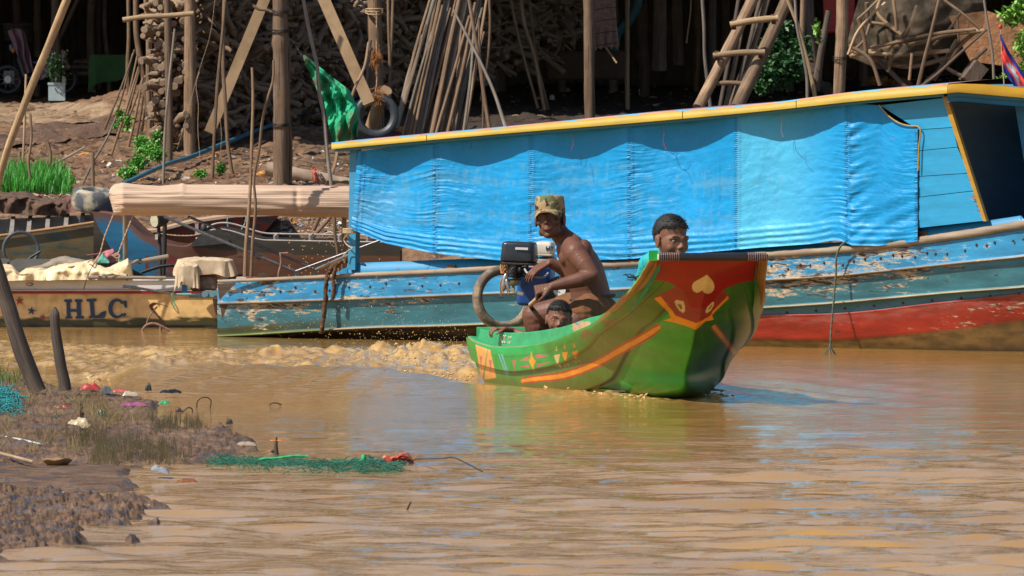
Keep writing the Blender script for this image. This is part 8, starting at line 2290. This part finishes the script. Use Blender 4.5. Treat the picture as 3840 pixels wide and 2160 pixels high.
# litter on the spit: every piece a thing
t = NT('turquoise_net_twine'); n = t.noise(t.coords('UV', (30, 4, 1)), 1, 4); t.base(t.mix(t.ramp(n, .4, .6), (.010, .15, .16, 1), (.03, .32, .34, 1))); t.rough(.7); NETB = t.m
def tangle(name, cx, cy, rx, ry, n, r, mt, lab, cat='net', z0=.03, hz=.05, seed=1, elong=1.0):
    rg = np.random.default_rng(seed); m = MB()
    for i in range(n):
        u = rg.normal(0, .42, 2); p = atz(cx + u[0] * rx, cy + u[1] * ry, z0); L = rg.uniform(.02, .07) * elong; pts = [p + [0, 0, rg.uniform(0, hz) * max(0, 1 - u[0] ** 2)]]
        dv = rg.normal(0, 1, 3) * [1, .6, .4]
        for k in range(3): dv = dv + rg.normal(0, .7, 3) * [1, .6, .5]; q = pts[-1] + dv / np.linalg.norm(dv) * L / 3; q[2] = max(q[2], z0 - .02); pts.append(q)
        m.tube(curve(pts, 7), r * rg.uniform(.6, 1.4), 4, cap=False)
    return tag(m.build(name, mt), lab, cat)
tangle('net_bundle', -5, 1530, 95, 40, 700, .0022, NETB, 'heap of turquoise net lying on the straw at the left edge', z0=.06, hz=.08, seed=2)
def scrap(x, y, w, h, c, name, lab, cat, seed=1.0, gl=.4, rot=0, z=.035, dep=None):
    mt = simple(name.replace(' ', '_') + '_' + str(int(x)), tuple(k * .7 for k in c), gl, 0, .25, 30, .3); d = atz(x, y, z)[1]; s = d / F
    m = MB(); u, v = np.meshgrid(np.linspace(-1, 1, 16), np.linspace(0, math.pi, 10))
    hh = h * s * np.sin(v) * (1 + .5 * noise3(u * 2 + seed, v, 1.0)) * (1 - u ** 4 * .8); Xq = u * w * s / 2 * (1 + .15 * noise3(v * 2, seed)); Dq = -np.cos(v) * (dep or w * s * .5) * .5
    P = np.stack([Xq, Dq, hh + .006 * noise3(u * 4 + seed, v * 3, 4.0)], -1) @ rotm(0, 0, rot).T + atz(x, y, z); m.grid(P)
    return tag(m.build(name, mt), lab, cat)
scrap(338, 1462, 75, 22, (.55, .045, .045), 'plastic_bag', 'crushed red plastic bag near the pointed stake', 'bag', 1.0)
scrap(450, 1470, 60, 10, (.62, .12, .12), 'plastic_strip', 'pinkish red plastic strip at the water edge', 'plastic', 2.0)
scrap(240, 1545, 50, 26, (.60, .07, .045), 'plastic_bag', 'small bright red plastic bag on the straw', 'bag', 3.0, rot=-25)
scrap(168, 1550, 24, 14, (.55, .03, .08), 'plastic_bag', 'tiny pink red bag left of the bright red one', 'bag', 3.3)
scrap(205, 1545, 40, 22, (.62, .46, .25), 'paper_scrap', 'crumpled straw coloured paper between two red bags', 'paper', 4.0)
scrap(292, 1610, 95, 40, (.70, .55, .32), 'plastic_bag', 'creased translucent cream bag in the middle of the spit', 'bag', 5.0, .25, rot=-12)
scrap(210, 1585, 50, 24, (.02, .08, .05), 'cloth_scrap', 'dark green cloth scrap left of the cream bag', 'cloth', 6.0)
scrap(400, 1475, 45, 22, (.66, .62, .52), 'cup', 'crushed whitish cup beside the red bag', 'cup', 7.0, .3)
scrap(490, 1484, 60, 16, (.60, .50, .36), 'plastic_box', 'pale clear box lid near the water edge', 'box', 8.0, .25)
scrap(640, 1473, 80, 12, (.018, .020, .028), 'shoe_sole', 'black shoe sole floating at the edge of the foam', 'sole', 9.0, .25)
scrap(556, 1465, 26, 26, (.04, .035, .03), 'stump', 'dark stump poking out by the foam roll', 'stump', 9.5)
scrap(615, 1516, 42, 12, (.02, .42, .17), 'plastic_strip', 'bright green plastic strip in the shallow water', 'plastic', 10.0)
scrap(500, 1520, 100, 9, (.42, .10, .24), 'cloth_scrap', 'magenta and blue striped cloth strip in the mud', 'cloth', 11.0)
scrap(380, 1562, 40, 22, (.05, .10, .05), 'leaf', 'dark green leaf on the right part of the spit', 'leaf', 12.0)
scrap(600, 1770, 70, 20, (.40, .42, .48), 'plastic_bag', 'greyish clear bag half sunk in shallow water', 'bag', 13.0, .15, rot=15)
scrap(702, 1810, 78, 16, (.30, .10, .03), 'leaf', 'curled brown leaf floating below the mud tip', 'leaf', 14.0, .3, z=.0)
scrap(1000 * .595 + 330, 1670, 70, 14, (.45, .36, .26), 'husk', 'pale husk on the far tip of the spit', 'husk', 15.0)
o = thing('bowl', 'brown half coconut shell shaped bowl lying in the mud', 'bowl', tuple(atz(215, 1735, .03)))
m = MB(); c = atz(215, 1722, .045); a = np.linspace(0, 2 * np.pi, 40, endpoint=False); m.grid(np.array([np.stack([c[0] + np.cos(a) * r, c[1] + np.sin(a) * r, c[2] + z + .003 * np.sin(a * 5)], -1) for r, z in ((.010, -.030), (.040, -.026), (.062, -.006), (.070, .004), (.064, .000), (.038, -.020), (.008, -.024))]), closeu=True); m.build('shell', simple('coconut_brown', (.22, .13, .06), .6, 0, .3, 25, .3), o)
m = MB(); m.tube([atz(22, 1640, .05), atz(90, 1652, .05), atz(150, 1664, .05)], [.007, .006, .004], 8); tag(m.build('tube', simple('white_plastic_tube', (.62, .66, .70), .25, 0, .1, 20, 0)), 'white plastic tube lying in the mud at the left', 'tube')
m = MB(); m.tube(curve([atz(0, 1700, .05), atz(60, 1715, .05), atz(125, 1732, .045)], 10), .007, 8); tag(m.build('stick', T_), 'tan stick lying in the mud below the white tube', 'stick')
for i, (pts, r, lab) in enumerate((([(738, 1530), (740, 1508), (752, 1494), (775, 1490), (790, 1500), (788, 1532)], .0028, 'thin wire bent in an arch over the shallow water'), ([(672, 1543), (690, 1540), (706, 1528), (718, 1532), (722, 1556)], .0035, 'small bent dark root above the water'), ([(1008, 1520), (1020, 1512), (1040, 1512), (1056, 1518)], .0035, 'curved dark root above the water right of the wire arch'),
                                ([(1524, 2010 - 90), (1532, 1900), (1541, 1882)], .0035, 'short dark twig in the water right of the green net'))):
    d = atz(*pts[0], 0)[1] if i != 3 else atz(1524, 1910, 0)[1]
    m = MB(); m.tube(curve([at(x, y, d) for x, y in pts], 30), r, 6); tag(m.build('wire' if i == 0 else 'root', mat_blackdull), lab, 'wire' if i == 0 else 'root')
scrap(860, 1590, 26, 20, (.05, .04, .035), 'stone', 'tiny dark stone in the shallow water', 'stone', 3.1, z=.0)
scrap(670, 1545, 22, 16, (.06, .03, .03), 'stone', 'tiny dark clod beside the bent root', 'stone', 3.4, z=.0)

# green fishing net stranded in the shallows
t = NT('green_net_twine'); n = t.noise(t.coords('UV', (30, 4, 1)), 1, 4); t.base(t.mix(t.ramp(n, .4, .6), (.004, .065, .045, 1), (.012, .19, .12, 1))); t.rough(.6); NETG = t.m
def stranded_net():
    rg = np.random.default_rng(8); m = MB()
    for i in range(1700):
        x = rg.uniform(790, 1500); cy = interp(x, [(790, 1738), (900, 1742), (1200, 1752), (1500, 1758)]); hz = .040 * (.15 + 1.1 * abs(noise3(x * .016, 3.0))) + .008
        p = atz(x + rg.normal(0, 6), cy + rg.normal(0, 9), 0.0); p[2] = rg.uniform(-.004, hz) * (1 if 1000 > x or x > 1130 else .75)
        dv = rg.normal(0, 1, 3) * [1, .5, .6]; pts = [p]; L = rg.uniform(.02, .08)
        for k in range(3): dv = dv + rg.normal(0, .8, 3) * [1, .5, .6]; q = pts[-1] + dv / np.linalg.norm(dv) * L / 3; q[2] = min(max(q[2], -.004), hz * 1.2); pts.append(q)
        m.tube(curve(pts, 6), rg.uniform(.0008, .0017), 4, cap=False)
    tag(m.build('fishing_net', NETG), 'long tangle of dark green fishing net stranded in the shallow water', 'net')
    gr = simple('bright_green_rope', (.010, .36, .12), .5, 0, .2, 30, .2); d = atz(1000, 1745, 0)[1]
    rope('net_rope', [at(x, y, d) for x, y in ((954, 1768), (953, 1740), (968, 1728), (1040, 1718), (1110, 1710), (1155, 1712))], .0055, gr, 'bright green rope looping over the left part of the stranded net')
    rope('net_rope', [at(x, y, d) for x, y in ((1205, 1770), (1230, 1755), (1270, 1748), (1320, 1756), (1400, 1768), (1460, 1774))], .0045, gr, 'bright green rope along the waterline of the stranded net')
    rope('net_rope', [at(x, y, d - .1) for x, y in ((1530, 1750), (1560, 1753), (1586, 1756))], .006, gr, 'short bright green rope end right of the red plastic')
    m = MB(); m.ell(at(1364, 1722, d), (.012, .012, .020), bump=.4); m.ell(at(1354, 1733, d), (.020, .012, .008), bump=.4); tag(m.build('float', gr), 'small bright green float on top of the stranded net', 'float')
    red = simple('salmon_red_plastic', (.55, .10, .055), .3, 0, .25, 30, .3); m = MB()
    for k in range(7):
        u = np.linspace(0, 1, 14); c = at(1480 + k * 9, 1742, d - .02); w_ = .016
        pth = curve([c + [rg.normal(0, .02), 0, rg.uniform(-.02, .0)], c + [rg.normal(0, .02), -.02, rg.uniform(.02, .05)], c + [rg.normal(.01, .02), .01, rg.uniform(.0, .045)], c + [rg.normal(.02, .02), -.01, -.025]], 14)
        m.grid(np.stack([pth - [0, w_, 0] , pth + [.004, 0, .006], pth + [0, w_, 0]]))
    for pts in ([(1438, 1722), (1446, 1714), (1454, 1722), (1462, 1735)], [(1462, 1722), (1500, 1716), (1530, 1722), (1546, 1740), (1545, 1766)]): m.tube(curve([at(x, y, d - .02) for x, y in pts], 20), .010, 8)
    tag(m.build('plastic_bag', red), 'twisted salmon red plastic at the right end of the stranded net', 'bag')
    m = MB(); m.tube(curve([at(x, y, d - .3 * i) for i, (x, y) in enumerate(((1536, 1728), (1570, 1722), (1650, 1720), (1700, 1716), (1750, 1738), (1808, 1768)))], 50), .0032, 6); tag(m.build('wire', mat_black), 'long black wire arching from the red plastic to the right over the water', 'wire')
    m = MB(); dd = atz(1036, 1708, 0)[1]; m.tube([at(1036, 1708, dd), at(1034, 1670, dd), at(1037, 1652, dd)], [.012, .009, .006], 8); m.ell(at(1022, 1692, dd), (.008, .008, .008)); st = m.build('stake', mat_pole_dark); tag(st, 'small black stake rising behind the stranded net with a dragonfly on top', 'stake')
    o = thing('dragonfly', 'orange winged dragonfly perched on the small black stake', 'dragonfly', tuple(at(1037, 1652, dd)))
    m = MB(); m.tube([at(1036, 1650, dd), at(1038, 1640, dd)], .004, 6); m.build('body', mat_black, o)
    for sx in (-1, 1): m = MB(); m.ell(at(1037 + sx * 13, 1652, dd), (.015, .006, .003)); m.build('wing', simple('orange_wing', (.75, .22, .04), .4), o)
stranded_net()

# splash: flying drops and lumps of thrown water, beyond counting
t = NT('muddy_splash'); t.base((.56, .36, .13, 1)); t.rough(.07); SPL = t.m
def splash():
    rg = np.random.default_rng(5); m = MB()
    for i in range(620):
        x = rg.beta(2.6, 1.6) * 980 + 820; top = interp(x, [(820, 1180), (1000, 1060), (1300, 1010), (1600, 1090), (1800, 1180)])
        y = 1330 - abs(rg.normal(0, .42)) * (1330 - top); 
        if y < 880: continue
        s = rg.uniform(.0010, .0026) * (1.5 if rg.random() < .08 else 1); m.ell(at(x, y, rg.uniform(50.6, 53.5)), (s * 1.1, s, s * 1.25), nu=7, nv=5)
    for i in range(60):
        m.ell(at(rg.uniform(1080, 1300), rg.uniform(880, 1060), 52), (.0028, .0025, .003), nu=7, nv=5)
    tag(m.build('water_drops', SPL), 'ochre drops thrown up behind the canoe', 'splash', None, 'stuff')
    m = MB()
    def lumpy(n, fx, fy, s0, s1, hz):
        for i in range(n):
            x = fx(rg); y = fy(x, rg); p = atz(x, y, 0.0); p[2] = rg.uniform(.0, hz(x)); s = rg.uniform(s0, s1); a = rg.uniform(-40, 40)
            m.ell(p, (s * rg.uniform(1.2, 2.6), s * 1.2, s * .8), rotm(rg.uniform(-50, 50), 0, a), nu=9, nv=6, bump=.35, seed=i * 1.7)
    lumpy(900, lambda g: 1790 - abs(g.normal(0, 1)) * 300, lambda x, g: interp(x, [(300, 1330), (1000, 1345), (1500, 1352), (1800, 1368)]) + g.normal(0, 14), .0022, .0068, lambda x: .02 + .06 * math.exp(-((x - 1570) / 190) ** 2))
    lumpy(600, lambda g: 1790 - abs(g.normal(0, 1)) * 420, lambda x, g: interp(x, [(0, 1380), (700, 1400), (1400, 1410), (1800, 1420)]) + g.normal(0, 8), .002, .006, lambda x: .035)
    lumpy(200, lambda g: g.uniform(330, 900), lambda x, g: interp(x, [(300, 1436), (560, 1444), (900, 1426)]) + g.normal(0, 5), .004, .011, lambda x: .045)
    lumpy(60, lambda g: g.normal(2260, 130), lambda x, g: interp(x, [(1900, 1458), (2100, 1478), (2250, 1496), (2500, 1506)]) + g.normal(0, 5), .003, .009, lambda x: .03)
    lumpy(40, lambda g: g.normal(2690, 25), lambda x, g: 1490 + g.normal(0, 6), .003, .007, lambda x: .02)
    tag(m.build('water_foam', SPL), 'lumps of churned muddy water in the wake of the canoe', 'splash', None, 'stuff')
splash()
